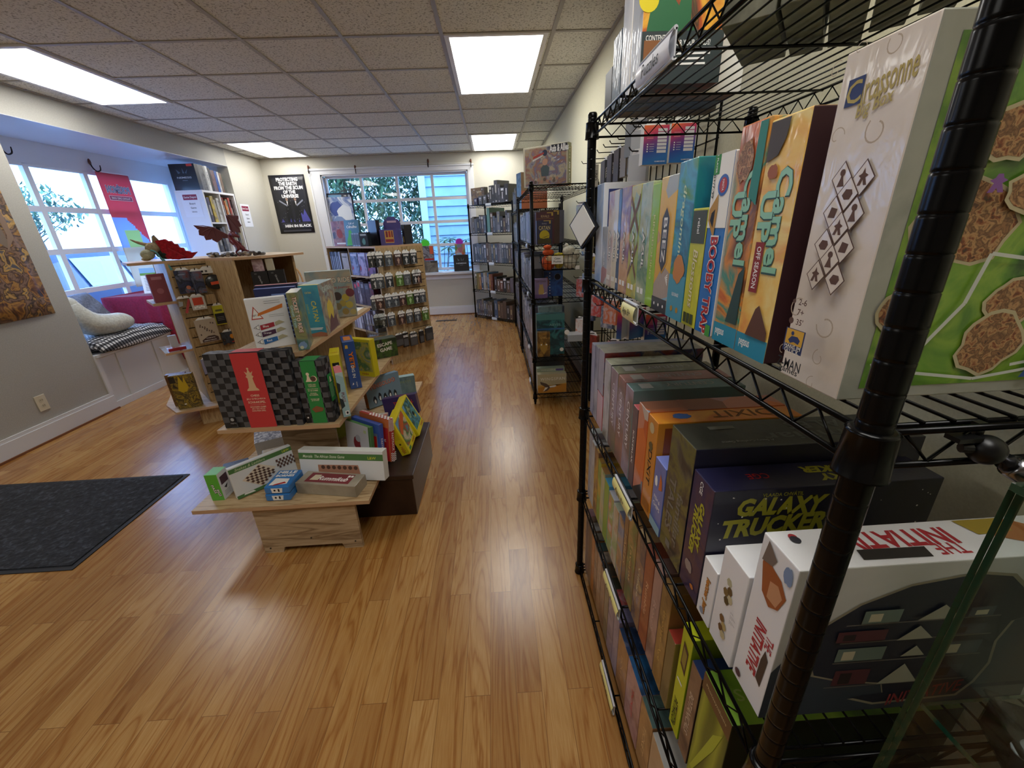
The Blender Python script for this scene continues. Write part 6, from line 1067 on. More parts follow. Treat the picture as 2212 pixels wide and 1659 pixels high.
# trunk beside the stand
TRK = new('dark_brown_painted_wood', 0.32); base(TRK, ramp(TRK, noise(TRK, coords(TRK), 14, 4), [(0.3, '#2c1c16'), (0.7, '#3a271e')])); bump(TRK, noise(TRK, coords(TRK, scale=(2, 20, 2)), 6, 3), 0.15, 0.003)
t = thing('wooden_trunk', 'old dark brown painted wooden trunk on the floor beside the tiered stand', 'trunk', (-0.66, 2.06, 0))
MB().box((-0.185, -0.295, 0), (0.187, 0.295, 0.222), TRK).build('chest_body', t, False, 0.004)
MB().box((-0.19, -0.302, 0.2235), (0.196, 0.302, 0.2490), TRK).build('lid', t, False, 0.004)
m = MB(); m.box((-0.02, -0.307, 0.185), (0.02, -0.303, 0.235), mat('#5c5448',0.4,0.6)); m.build('latch', t)
# ------------------------------------------------------------------ slatwall units
DKW = mat('#3c3024', 0.7)
class Plane2:
    """vertical plane through p,q (left to right as seen from the front); at(s, z, off) gives world points, off towards the viewer"""
    def __init__(s, p, q): s.p = Vector((p[0], p[1], 0)); d = Vector((q[0]-p[0], q[1]-p[1], 0)); s.L = d.length; s.u = d.normalized(); s.n = Vector((s.u.y, -s.u.x, 0)); s.rz = math.atan2(s.u.y, s.u.x)
    def at(s, t, z, off=0): v = s.p + s.u*t + s.n*off; return Vector((v.x, v.y, z))
    def pix(s, u, v, off=0):
        p = s.p + s.n*off; d = ray(u, v); C = Vector((0, 0, CAM_H)); k = s.n.dot(p - C) / s.n.dot(d); w = C + d*k; return (w - p).dot(s.u), w.z
    def M(s): return Matrix.Translation(s.p) @ Matrix.Rotation(s.rz, 4, 'Z')
def slatpanel(pl, z0, z1, parent, pitch=0.076):
    m = MB(); M4 = pl.M(); m.box((0, 0.012, z0), (pl.L, 0.018, z1), DKW, M4); z = z0
    while z < z1 - 0.01:
        zz = min(z + pitch - 0.008, z1); m.box((0, 0, z), (pl.L, 0.012, zz), SLAT, M4); z += pitch
    return m.build('slat_panel', parent)
def upright(pl, z0, z1, parent, th=0.018, mt=None, name='side_panel', s0=0, s1=None):
    return MB().box((s0, 0, z0), (s1 if s1 is not None else pl.L, th, z1), mt or OAKZ, pl.M()).build(name, parent)
def slabpoly(pts, z, th, parent, name='shelf_board', m=OAK): return board_mesh(pts, z, th, m).build(name, parent)
def arc_fig(m, x, y, w, h, mt): pass

# unit 2, beside the window seat
A, B, Cc, D = (-2.362, 3.124), (-2.191, 3.302), (-1.919, 3.181), (-1.759, 3.282)
t = thing('slatwall_unit', 'oak slatwall stand topped with dragons, by the window seat', 'display stand', (0, 0, 0))
pa = Plane2(A, B); pb = Plane2(B, Cc)
slatpanel(pa, 0.17, 1.252, t); upright(pb, 0.0, 1.252, t)
G = (-2.78, 3.555)
back = [A, B, Cc, D, (-1.62, 3.70), (-2.05, 4.05), G]
slabpoly(back, 1.27, 0.018, t, 'top_board')
pl_ = Plane2(G, A); upright(pl_, 0.17, 1.252, t)
upright(Plane2((-1.70, 3.68), (-2.05, 4.03)), 0.0, 1.252, t); upright(Plane2((-2.05, 4.03), G), 0.0, 1.252, t)
k = Plane2((-2.43, 3.06), (-2.12, 3.21)); upright(k, 0.0, 0.150, t, name='kick_panel')
slabpoly([(-2.70, 3.10), (-2.50, 2.93), (-2.08, 3.12), (-2.0, 3.21), B, A, G, (-2.90, 3.45)], 0.169, 0.018, t)
slabpoly([Cc, D, (-1.66, 3.66), (-1.95, 3.5)], 0.885, 0.018, t); slabpoly([Cc, D, (-1.66, 3.66), (-1.95, 3.5)], 0.40, 0.018, t)
# boards sticking out on its window side
ul = Vector(pa.u)
def leftboard(z, reach, s0, s1, m=OAK):
    g = Vector((G[0]-A[0], G[1]-A[1], 0)).normalized(); a0 = Vector((A[0], A[1], 0)) + g*s0; a1 = Vector((A[0], A[1], 0)) + g*s1
    return slabpoly([(a0.x, a0.y), (a1.x, a1.y), tuple((a1 - ul*reach)[:2]), tuple((a0 - ul*reach)[:2])], z, 0.018, t, m=m)
leftboard(1.27, 0.20, 0.0, 0.34); leftboard(0.985, 0.14, 0.0, 0.34); leftboard(0.62, 0.17, 0.0, 0.30, ACRYL)
# goods on its slats
def hang(pl, label, u, v, w, h, F, S=None, pr=None, d=0.012, off=0.045, cat='hanging pack', name='hanging_pack', group=None, turn=0.0, hookit=True, hl=None):
    """u,v = pixel of the pack's top centre"""
    s, z = pl.pix(u, v, off); p = pl.at(s, z, off); o = pack(label, p, pl.rz + turn, w, h, d, F, S, pr, hang=0.018, group=group, cat=cat); o.name = name
    if hookit:
        a = pl.at(s, z+0.011, -0.0); b = pl.at(s, z+0.011, off+0.006); hook('black hook of the ' + (hl or ' '.join(label.split()[:12])), a, b)
    return o
SC = art(['#1c2038', '#2c3050', '#14161f', '#5c6078', '#7c3c34'], 10, 'noise', 5, 0.7)
hang(pa, 'dark blue space cards pack, upper left of the dragon stand', 392, 584, 0.10, 0.165, SC, None, [('c','F',0.6,0.25,0.014,mat('#c87858',0.5)), ('r','F',0.2,0.8,0.6,0.84,mat('#8c90a8',0.5)), ('r','F',0.85,0.03,0.97,0.12,PAPER)])
hang(pa, 'second dark blue pack just right of the space cards', 421, 586, 0.075, 0.16, SC, None, [('r','F',0.1,0.1,0.16,0.9,mat('#50546c',0.5))], off=0.07)
o = hang(pa, 'black round tin with orange price sticker under a white header card', 449, 580, 0.12, 0.035, PAPER, None, [('r','F',0.1,0.3,0.2,0.7,INK), ('r','F',0.3,0.3,0.42,0.7,mat('#6c6c6c',0.5)), ('p','F',[(0.68,0.6),(0.9,0.35),(0.95,0.5),(0.75,0.75)],INK)], off=0.05)
m = MB(); m.lathe([(0.052, 0), (0.056, 0.003), (0.056, 0.018), (0.052, 0.021)], mat('#1a1a1c',0.3,coat=0.5), 28, Matrix.Translation((0.012, -0.006, -0.10)) @ Matrix.Rotation(PI/2, 4, 'X')); c_ = m.build('round_tin', o, True)
MB().box((-0.022, -0.0295, -0.118), (0.045, -0.0285, -0.096), mat('#e8582c',0.5), Matrix.Rotation(-0.06, 4, 'Y')).build('price_sticker', o)
hang(pa, 'clear clamshell with grey and red card, left middle of the dragon stand', 396, 645, 0.10, 0.115, FILM, None, [('p','F',[(0.35,0.1),(0.75,0.95),(0.9,0.9),(0.5,0.05)],mat('#c04c4c',0.5)), ('p','F',[(0.1,0.5),(0.35,0.55),(0.4,0.8),(0.15,0.85)],mat('#a0a4a8',0.5))], off=0.05)
hang(pa, 'clear pack of dice with red card, middle of the dragon stand', 424, 640, 0.09, 0.10, mat('#c9c4bc',0.4,coat=0.7), None, [('r','F',0.15,0.35,0.85,0.9,mat('#c84428',0.5))] + [('c','F',0.2+0.15*k,0.18+0.06*(k % 2),0.007,PAPER) for k in range(5)], off=0.07)
hang(pa, 'yellow and black boxed pack, right middle of the dragon stand', 469, 660, 0.075, 0.15, mat('#c8c42c',0.4,coat=0.5), None, [('r','F',0.05,0.05,0.95,0.6,mat('#1c1c20',0.5)), ('r','F',0.2,0.7,0.8,0.8,mat('#5c5c28',0.5))] + [('r','F',0.2,0.4-0.08*k,0.8,0.42-0.08*k,mat('#8c8c90',0.5)) for k in range(3)], off=0.04)
hang(pa, 'large beige card pack printed with tiny brown figures', 441, 690, 0.135, 0.175, mat('#b8a894',0.5,coat=0.4), None, [('p','F',[(0.12,0.02),(0.92,0.02),(0.92,0.18),(0.75,0.27),(0.45,0.27),(0.12,0.12)],mat('#4c3430',0.5)), ('t','F',0.55,0.18,'WOODEN MODEL',PAPER,0.006,{'w':0.06}), ('t','F',0.5,0.08,'MEEPLE PARADE',PAPER,0.006,{'w':0.08})] + [q for k in range(14) for q in meeple(0.15+0.72*((k*0.37) % 1), 0.36+0.5*((k*0.61) % 1), 0.07, mat('#6c5448' if k % 2 else '#4c4040',0.5), 'F', 1.1)], off=0.075)
hang(pa, 'dark bag with orange flame picture, low right of the dragon stand', 495, 716, 0.12, 0.10, art(['#20242c', '#3c4450', '#1a1a20', '#c87828'], 9, 'noise', 6, 0.8), None, [('p','F',blob(0.62,0.6,0.16,0.2,3),mat('#d8902c',0.5)), ('r','F',0.5,0.12,0.95,0.2,RED)], off=0.06)
hang(pa, 'round black zip pouch near the bottom of the dragon stand', 446, 775, 0.08, 0.12, art(['#16161c', '#2c2c3c', '#8c8ca8'], 5, 'gz', 3, 0.8), None, None, off=0.05)
hang(pa, 'blue-grey film packet at the lower right of the dragon stand', 470, 790, 0.07, 0.10, art(['#6c7090', '#9ca0b8', '#3c4058'], 9, 'noise', 7, 0.9), None, None, off=0.05)
carton('display_box', 'small plain wooden box fixed right of the clamshells on the dragon stand', 'box', pa.at(0.175, 0.935, 0.032), pa.rz, 0.06, 0.03, 0.075, OAKZ)
carton('board_game', 'small brown game resting at the foot of the dragon stand slats', 'board game', pa.at(0.16, 0.170, 0.06), pa.rz+0.3, 0.10, 0.045, 0.05, art(['#4c3830', '#8c7460', '#2c2420'], 12, 'noise', 4, 0.5))
# fantasy book boxes standing on the left side of the base
ORK = art(['#2c2418', '#5c4a24', '#a88c2c', '#3c3420', '#8c7434', '#1c1814'], 8, 'noise', 9, 0.5, 2.0)
def standbox(label, u, v, z, rz, w, d, h, F, pr=None, L=None, cat='board game', name='board_game', T=None, R=None):
    return carton(name, label, cat, (u[0], u[1], z+0.001), rz, w, d, h, {'F': F, 'L': L or F, 'T': T or F, 'R': R or F, '*': F}, pr)
standbox('tall fantasy battle box with yellow flames, nearest by the stand foot', (-2.515, 2.985), None, 0.17, 0.35, 0.15, 0.045, 0.275, ORK, [('p','F',[(0.25,0.55),(0.42,0.98),(0.55,0.75),(0.62,0.96),(0.72,0.62),(0.6,0.5),(0.4,0.48)],mat('#c8a820',0.5)), ('r','F',0.0,0.78,0.25,0.97,mat('#2c2418',0.5)), ('r','F',0.3,0.12,0.4,0.15,PAPER), ('r','L',0.2,0.1,0.8,0.9,mat('#a89878',0.5))], mat('#8c6c4c',0.5))
standbox('second fantasy battle box behind the yellow-flame one', (-2.60, 3.06), None, 0.17, 0.35, 0.13, 0.045, 0.26, art(['#3c2c18', '#7c5c28', '#5c3418', '#b08c34'], 8, 'noise', 3, 0.5, 2.0), None, mat('#8c8474',0.5))
standbox('maroon boxed game on the small window-side shelf of the dragon stand', (-2.466, 3.06), None, 0.985, 0.806, 0.10, 0.04, 0.20, mat('#8c4450',0.5), [('r','F',0.2,0.8,0.8,0.9,mat('#b07880',0.5)), ('c','F',0.5,0.4,0.02,mat('#a86470',0.5))], T=mat('#d8d0dc',0.5), cat='board game')
standbox('red shrink-wrapped packet lying on the clear window-side ledge', (-2.48, 3.04), None, 0.62, 0.806, 0.11, 0.06, 0.022, mat('#a82430',0.3,coat=0.8), [('r','T',0.4,0.3,0.9,0.7,mat('#d8c8cc',0.3,coat=0.8))])
standbox('white carton sticking out beyond the clear ledge', (-2.53, 3.14), None, 0.62, 0.806, 0.05, 0.03, 0.10, mat('#d0d0d8',0.4,coat=0.5))
# black boxes and cards in the bay right of the side panel
BKB = mat('#1b1a1c', 0.45)
q0 = Vector((-1.86, 3.27, 0))
for r_ in range(2):
    for c_ in range(2):
        lb = '%s black box in the %s stack right of the dragon stand panel' % (('lower', 'upper')[r_], ('left', 'right')[c_])
        p = q0 + Vector((0.105*c_, 0.045*c_, 0)); carton('card_box', lb, 'card box', (p.x, p.y, 0.886 + 0.136*r_), 0.41, 0.11, 0.16, 0.134, BKB, [('t','F',0.5,0.55,'Oracle',mat('#b8b8b8',0.5),0.014,{'rot':-78,'w':0.06}), ('r','F',0.2,0.85,0.35,0.92,mat('#5c5c5c',0.5))], group=None)
carton('card_box', 'pink and grey portrait box on the upper black box of the left stack', 'card box', (-1.85, 3.30, 1.157), 0.41, 0.075, 0.10, 0.088, art(['#a87c84', '#d0b8bc', '#7c4c58'], 12, 'noise', 3, 0.5))
carton('card_box', 'cream booklet box on the upper black box of the right stack', 'card box', (-1.765, 3.335, 1.157), 0.41, 0.05, 0.10, 0.088, mat('#c9c0a8',0.5))

# dragons and stones on its top
def skin(name, label, cat, verts, edges, radii, mt, loc=(0, 0, 0), rz=0, lv=2, parent=None):
    me = bpy.data.meshes.new(name); me.from_pydata(verts, edges, []); me.materials.append(mt)
    o = bpy.data.objects.new(name, me); COL.objects.link(o); s = o.modifiers.new('skin', 'SKIN')
    for i, r in enumerate(radii): me.skin_vertices[0].data[i].radius = (r, r)
    me.skin_vertices[0].data[0].use_root = True
    subsurf(o, lv); s.use_smooth_shade = True
    o.location = loc; o.rotation_euler = (0, 0, rz)
    if parent is not None: o.parent = parent
    else: tag(o, label, cat)
    return o
def ensure_skin(me):
    if not me.skin_vertices: me.attributes
DRG = mat('#6c2028', 0.45)
def chain(pts): return pts, [(i, i+1) for i in range(len(pts)-1)]
def skinchain(name, pts, radii, mt, parent):
    m = MB(); m.tube(pts, radii, mt, 12); o = m.build(name, parent, True); return o
def smooth(pts, rad, n=4):
    P = [Vector(p) for p in pts]; o = []; R = []
    for i in range(len(P)-1):
        a, b, c, d = P[max(i-1,0)], P[i], P[i+1], P[min(i+2, len(P)-1)]
        for k in range(n):
            t_ = k/n; o.append(0.5*((2*b) + (c-a)*t_ + (2*a-5*b+4*c-d)*t_*t_ + (3*b-a-3*c+d)*t_**3)); R.append(rad[i]*(1-t_)+rad[i+1]*t_)
    return o + [P[-1]], R + [rad[-1]]
base_p = PZ(500, 552, 1.272); dz = 1.272
dr = thing('dragon_figure', 'dark red winged dragon figurine standing among pebbles', 'figurine', (-2.02, 3.42, 1.272), -0.15)
bp, br = smooth([(0.17,0.02,0.012),(0.12,0.03,0.02),(0.07,0.01,0.045),(0.03,0,0.085),(0.0,0,0.115),(-0.005,0,0.150),(0.03,-0.02,0.165),(0.055,-0.03,0.15)], [0.003,0.006,0.012,0.020,0.024,0.013,0.013,0.012])
m = MB(); m.tube(bp, br, DRG, 12)
for sx in (1, -1):
    l1, r1 = smooth([(0.03,0.015*sx,0.08),(0.06,0.03*sx,0.055),(0.035,0.032*sx,0.03),(0.05,0.034*sx,0.006),(0.07,0.036*sx,0.004)], [0.014,0.011,0.006,0.005,0.003]); m.tube(l1, r1, DRG, 8)
    l1, r1 = smooth([(0.0,0.012*sx,0.12),(0.03,0.028*sx,0.10),(0.05,0.026*sx,0.085)], [0.008,0.006,0.003]); m.tube(l1, r1, DRG, 8)
hd, rr_ = smooth([(0.045,-0.03,0.16),(0.07,-0.035,0.150),(0.10,-0.04,0.138)], [0.015,0.013,0.006]); m.tube(hd, rr_, DRG, 10)
for sx in (1, -1): m.tube([(0.045,-0.03+0.008*sx,0.172),(0.02,-0.03+0.014*sx,0.190)], [0.004,0.001], DRG, 6)
m.build('dragon_body', dr, True)
def wing(name, root, tip, fingers, mt, parent, bone=0.004):
    """bat wing: arm to the wrist, finger bones, scalloped membrane with thickness"""
    W_ = MB(); root = Vector(root); tip = Vector(tip); F_ = [Vector(f) for f in fingers]
    W_.tube([root, tip], [bone*1.8, bone], mt, 8)
    for f in F_: W_.tube([tip, (tip+f)/2 + Vector((0,0,0.006)), f], [bone, bone*0.7, 0.0008], mt, 6)
    ends = F_ + [root]
    for a, b in zip(ends, ends[1:]):
        mid = (a+b)/2*0.80 + tip*0.20 ; pts = [tip, a, a*0.25+b*0.15+mid*0.6, mid, a*0.15+b*0.25+mid*0.6, b]
        nrm = (a-tip).cross(b-tip).normalized()*0.0012; W_.poly(pts, mt, nrm)
    return W_.build(name, parent, False)
WM = mat('#5c1c20', 0.5)
wing('wing', (0.0,0.01,0.135), (-0.13,0.0,0.215), [(-0.27,-0.02,0.235),(-0.245,-0.02,0.165),(-0.20,-0.02,0.125),(-0.12,-0.01,0.105)], WM, dr)
wing('wing', (0.005,0.015,0.14), (-0.05,0.07,0.30), [(0.06,0.06,0.29),(0.075,0.05,0.22),(0.06,0.04,0.17)], WM, dr)
STN = [mat(c, 0.4) for c in ('#3c3c40', '#5c5450', '#7c6c60', '#8c8c90', '#4c4038', '#a09080')]
rnd = random.Random(11); ub = Vector((0.99, 0.1, 0)).normalized()
for k in range(64):
    s = rnd.uniform(-0.15, 0.24); tt = rnd.uniform(-0.035, 0.05); lay = k > 44
    p = Vector((-2.05, 3.36, 0)) + Vector((ub.x*s, ub.y*s + tt, 0)); r = rnd.uniform(0.011, 0.017)
    if lay: s *= 0.9
    m = MB().ball((0,0,0), r, STN[k % 6], 8, (1.25, 1, 0.75)); o = m.build('pebble', None, True); o.location = (p.x, p.y, 1.2715 + r*0.75 + (0.014 if lay else 0)); o.rotation_euler = (0, 0, rnd.uniform(0, 3))
    tag(o, 'small polished stone heaped around the dragon figurine', 'stone', 'polished stones around the dragon figurine')
# plush dragons at the window-side corner
RF, GF, TF, WF2 = fluff('red_felt', '#8c1420', '#c01c2c'), fluff('grey_green_plush', '#9a9c84', '#b8b8a0'), fluff('tan_plush', '#8c7c64', '#b0a080'), fluff('dark_green_plush', '#1c241c', '#2c382c')
dp = thing('plush_dragon', 'red winged plush dragon with tan body draped on the stand corner', 'plush toy', (-2.40, 3.20, 1.272), 0.25)
m = MB(); m.ball((-0.05,0,0.085), 0.045, TF, 16, (1.1,0.9,0.95)); m.ball((-0.085,-0.03,0.045), 0.042, GF, 16, (1,0.9,0.85)); m.ball((0.02,0.0,0.04), 0.045, WF2, 16, (1.5,0.9,0.75)); m.ball((-0.115,0.0,0.014), 0.016, TF, 12, (2.0,1,0.8))
m.tube(*smooth([(-0.08,0,0.11),(-0.13,0,0.128),(-0.17,0,0.150)], [0.014,0.01,0.003]), TF, 10); m.build('body', dp, True)
m = MB()
spk = [(-0.02,0.0,0.135),(0.04,0,0.145),(0.055,0,0.13),(0.075,0,0.132),(0.085,0,0.11),(0.105,0,0.108),(0.11,0,0.085),(0.135,0,0.080),(0.14,0,0.06),(0.165,0,0.055),(0.175,0,0.045),(0.215,0,0.048),(0.165,0,0.005),(0.05,0,0.004),(0.01,0,0.05)]
m.poly([(a, b-0.02, c) for a, b, c in spk], RF, (0, 0.028, 0)); m.poly([(0.0,-0.035,0.075),(0.05,-0.04,0.085),(0.14,-0.045,0.02),(0.10,-0.045,0.002),(0.03,-0.04,0.01)], RF, (0, 0.02, 0)); m.build('wing', dp)
MB().poly([(-0.045,-0.01,0.11),(-0.035,-0.01,0.165),(-0.02,-0.01,0.175),(0.005,-0.01,0.13),(0.0,-0.01,0.105)], TF, (0, 0.012, 0)).build('ear', dp)
TQ = mat('#5ca0a4', 0.6); m = MB(); m.tube(*smooth([(-0.05,-0.05,0.075),(-0.02,-0.055,0.06),(0.0,-0.062,0.02),(0.03,-0.07,-0.03),(0.035,-0.065,-0.07)], [0.005]*5), TQ, 6)
m.poly([(-0.005,-0.068,0.02),(0.02,-0.07,0.015),(0.055,-0.074,-0.065),(0.035,-0.072,-0.07)], TQ, (0, 0.003, 0)); m.build('ribbon', dp)
# unit 3: rotated slatwall unit hung with blister packs
P0, P1, P2 = (-1.2, 4.4), (-0.79, 4.83), (-2.0, 5.2)
t = thing('slatwall_unit', 'oak slatwall stand hung with rows of miniature packs near the back window', 'display stand', (0, 0, 0))
pc = Plane2(P0, P1); pd = Plane2(P2, P0)
P3 = (P2[0]+P1[0]-P0[0], P2[1]+P1[1]-P0[1])
m = MB()   # slats flare out toward the floor as in the photo: skirt panels
slatpanel(pc, 0.05, 1.252, t)
MB().box((0.0, -0.012, 0.0), (pc.L, 0.004, 0.25), SLAT, pc.M()).build('kick_panel', t)
slabpoly([P0, P1, P3, P2], 1.27, 0.018, t, 'top_board')
for z in (0.96, 0.63, 0.33, 0.06): MB().box((0.02, 0.0, z-0.018), (pd.L-0.015, 0.30, z), OAK, pd.M()).build('shelf_board', t)
MB().box((pd.L-0.018, -0.001, 0), (pd.L, 0.31, 1.252), OAKZ, pd.M()).build('side_panel', t); MB().box((0, -0.001, 0), (0.018, 0.31, 1.252), OAKZ, pd.M()).build('side_panel', t)
MB().box((0.018, 0.305, 0), (pd.L-0.018, 0.315, 1.252), OAK, pd.M()).build('back_panel', t); MB().box((0.50, 0.02, 0.965), (0.51, 0.3, 1.252), OAKZ, pd.M()).build('divider', t)
upright(Plane2(P1, P3), 0, 1.252, t); upright(Plane2(P3, P2), 0, 1.252, t)
PK = [('dark pack with pale figure', ['#1c1e20', '#34383a', '#24282a']), ('grey pack with silver figure', ['#2c3034', '#50565c', '#3a3e42']), ('black pack with red-brown figure', ['#241c1c', '#4c3430', '#2c2424']), ('green pack', ['#2c4c24', '#5c7c34', '#3c5c2c']), ('plain slate pack', ['#44484c', '#5c6064', '#3c4044'])]
rows = [(430, [(545,0),(592,0),(625,0),(722,1),(820,2),(905,0),(985,0)], 395, 'top'), (665, [(575,0),(628,1),(730,0),(838,3),(918,4),(1005,0),(1035,2)], 612, 'second'), (890, [(580,1),(628,2),(722,1),(795,1),(870,2),(948,3),(1020,0),(1080,1)], 822, 'third'),
        (1095, [(612,1),(650,0),(665,0),(755,1),(860,2),(945,1),(1028,1),(1112,3)], 1018, 'fourth')]
nth = ['first', 'second', 'third', 'fourth', 'fifth', 'sixth', 'seventh', 'eighth']
for cyL, xs, cyR, nm in rows:
    for k, (cx, kind) in enumerate(xs):
        cy = cyL + (cyR - cyL) * (cx - 545) / 500
        u, v = 690 + .205*cx, 460 + .205*cy
        nmk, cols = PK[kind]; F = art(cols, 16, 'noise', k, 0.6)
        fig = mat(('#c8c8c8', '#9aa0a4', '#b09080', '#a8c890', '#8c9094')[kind], 0.5)
        pr = [('r','F',0,0.86,1,1,PAPER)] + ([('t','F',0.5,0.72,'BONES',PAPER,0.020,{'w':0.062,'b':0.04})] if kind != 4 else [('r','F',0.2,0.6,0.8,0.66,fig)]) + [('p','F',[(0.42,0.12),(0.58,0.12),(0.62,0.3),(0.7,0.42),(0.58,0.46),(0.55,0.56),(0.45,0.56),(0.42,0.46),(0.3,0.4),(0.4,0.3)],fig), ('r','F',0.25,0.03,0.8,0.06,fig)]
        hang(pc, '%s, %s from the left in the %s row of miniature packs' % (nmk, nth[k], nm), u, v, 0.090, 0.135, F, None, pr, d=0.008, off=0.05 + 0.016*(k % 3 if k < 3 else 0), cat='miniature pack', name='blister_pack', group='miniature blister packs on the slatwall', turn=-0.25 if k < 2 else 0.0, hl='%s miniature pack of the %s row' % (nth[k], nm))
for k, (cx, cy, w, h, c_, nm) in enumerate(((840, 1285, 0.11, 0.13, '#2c2c30', 'dark grey card pack, lower left'), (905, 1265, 0.075, 0.16, '#16161a', 'black bundle of packs, behind the lettered one'), (990, 1265, 0.10, 0.145, '#3c4046', 'dark lettered pack, middle'), (1075, 1245, 0.06, 0.14, '#1c1c20', 'narrow black pack'), (1155, 1210, 0.105, 0.15, '#34363c', 'large clear-fronted charcoal pack, right end'))):
    pr = [('r','F',0.1,0.1,0.9,0.6,mat('#4c5056',0.4,coat=0.6))]
    if k in (1, 2): pr += [('t','F',0.5,0.78,'BONES',PAPER,0.026,{'w':0.085 if k == 2 else 0.06,'b':0.04})]
    hang(pc, nm + ' of the bottom row on the miniature stand', 690+.205*cx, 460+.205*cy, w, h, mat(c_,0.4,coat=0.5), None, pr, d=0.02, off=0.075, cat='miniature pack', name='blister_pack')
# clear brochure bins at its near corner
m = MB(); W, D_, H_ = 0.20, 0.12, 0.10
bn = thing('acrylic_bin', 'clear acrylic double bin at the near corner of the miniature stand', 'bin', (-1.335, 4.09, 0.405), 0.25)
for dz_ in (0, 0.11):
    for a, b in (((0,0,0),(W,D_,0.003)), ((0,0,0),(W,0.003,H_*0.7)), ((0,0,0),(0.003,D_,H_)), ((W-0.003,0,0),(W,D_,H_)), ((0,D_-0.003,0),(W,D_,H_))): m.box((a[0], a[1], a[2]+dz_), (b[0], b[1], b[2]+dz_), ACRYL)
m.build('bin', bn); MB().box((0.09, D_, 0.0), (0.11, D_+0.17, 0.012), ACRYL).build('bracket', bn)
MB().box((0.02, 0.02, -0.403), (W-0.02, D_-0.02, -0.002), OAKZ).build('pedestal', bn)
# books and boxed games on the left-hand shelves
def shelfbox(label, s, z, w, h, F, pr=None, d=0.10, turn=0.0, off=0.0, cat='book', name='game_book'):
    p = pd.at(s, z+0.001, -0.015-off); return carton(name, label, cat, p, pd.rz+turn, w, d, h, F, pr)
cov = [('#3c4468', '#8c94b8', 'blue grey hero cover'), ('#5c4c70', '#a898b8', 'violet hero cover'), ('#4c3454', '#7c5484', 'dark purple hero cover')]
for k, (a, b, nm) in enumerate(cov):
    shelfbox('face-out game book with %s on the upper shelf' % nm, 0.53+0.175*k, 0.96, 0.165, 0.245, art([a, b, a, '#2c2c44'], 7, 'noise', k+3, 0.6), [('r','F',0.1,0.84,0.9,0.94,mat('#b8b8d0',0.5)), ('p','F',[(0.35,0.1),(0.65,0.1),(0.7,0.5),(0.58,0.72),(0.42,0.72),(0.3,0.5)],mat(b,0.5)), ('p','F',[(0.1,0.2),(0.3,0.3),(0.2,0.45)],RED)], d=0.03)
shelfbox('grey sketch-covered box left of the three hero books', 0.33, 0.96, 0.15, 0.235, art(['#8c8078', '#a89c90'], 5, 'noise', 2, 0.5), [('r','F',0.1,0.8,0.8,0.84,INK)], d=0.03)
for k in range(6): shelfbox('dark thin book spine, %s from the left end of the upper shelf' % nth[k], 0.03+0.045*k, 0.96, 0.038, 0.245+0.004*(k % 2), mat(('#2c3448', '#4c5468', '#1c2030', '#6c7488', '#343848', '#8c90a0')[k],0.45), [('r','F',0.3,0.2,0.7,0.8,mat('#9ca0b0',0.5))], d=0.2)
sp2 = [('#2c2428', 0.09), ('#3a2c38', 0.07), ('#5c2c34', 0.075), ('#c8c4cc', 0.08), ('#34303c', 0.08), ('#20242c', 0.11), ('#7c2c30', 0.09)]
x = 0.34
for k, (c_, w) in enumerate(sp2):
    shelfbox('%s boxed game, %s from the left on the middle shelf' % (('black brown', 'plum black', 'dark red', 'white and pink', 'slate violet', 'black blue', 'red')[k], nth[k]), x, 0.63, w-0.004, 0.27 - 0.012*(k % 3), art([c_, '#4c4450', c_], 7, 'noise', k, 0.5), [('r','F',0.2,0.75,0.8,0.92,mat(('#8c8c94', '#706878', '#c84850', '#c83c50', '#8c8c94', '#606878', '#c86c6c')[k],0.5))], d=0.2, cat='board game', name='board_game'); x += w
x = 0.36
for k in range(9):
    w = 0.06; shelfbox('%s magazine-like book, %s from the left on the lower shelf' % (('grey', 'pale lilac', 'white', 'slate', 'ink blue', 'silver', 'grey violet', 'black', 'pale grey')[k], (nth+['ninth'])[k]), x, 0.33, w-0.006, 0.25, mat(('#7c7c88', '#a8a4b8', '#c8c8d0', '#5c606c', '#2c3448', '#9c9ca8', '#6c6478', '#1c1c22', '#a0a0a8')[k],0.4,coat=0.4), [('r','F',0.3,0.3,0.7,0.8,mat('#c0c0c8',0.5))], d=0.2); x += w
# goods on its top board
ZT = 1.2705
def top(label, u, v, rz, w, d, h, F, pr=None, L=None, R=None, cat='board game', name='board_game', z=ZT, tilt=None, T=None):
    p = PZ(u, v, z); k_ = min(1.0, 5.1 / p.y); return carton(name, label, cat, (p.x*k_, p.y*k_, z), rz, w, d, h, {'F': F, 'L': L or F, 'R': R or F, 'T': T or F, '*': F}, pr, tilt=tilt)
ctop = Vector((-1.95, 5.05)); cr_ = -0.785
def tb(label, s, w, d, h, F, pr=None, rz=None, off=0.02, **k):
    p = pd.at(s, ZT, -off); return carton(k.get('name', 'board_game'), label, k.get('cat', 'board game'), p, pd.rz if rz is None else rz, w, d, h, {'F': F, 'L': k.get('L', F), 'R': k.get('R', F), '*': F}, pr, tilt=k.get('tilt'))
rdb = art(['#5c2c34', '#8c3c34', '#a86c5c', '#3c2c3c'], 8, 'noise', 4, 0.5)
tb('dark red story book box, left end of the miniature stand top', 0.20, 0.20, 0.12, 0.27, rdb, [('r','F',0.2,0.08,0.8,0.14,PAPER), ('p','F',blob(0.5,0.5,0.2,0.2,3),mat('#a83c2c',0.5))], rz=-0.35, L=art(['#7c3c38', '#b08c84', '#4c2c34'], 12, 'noise', 6, 0.5))
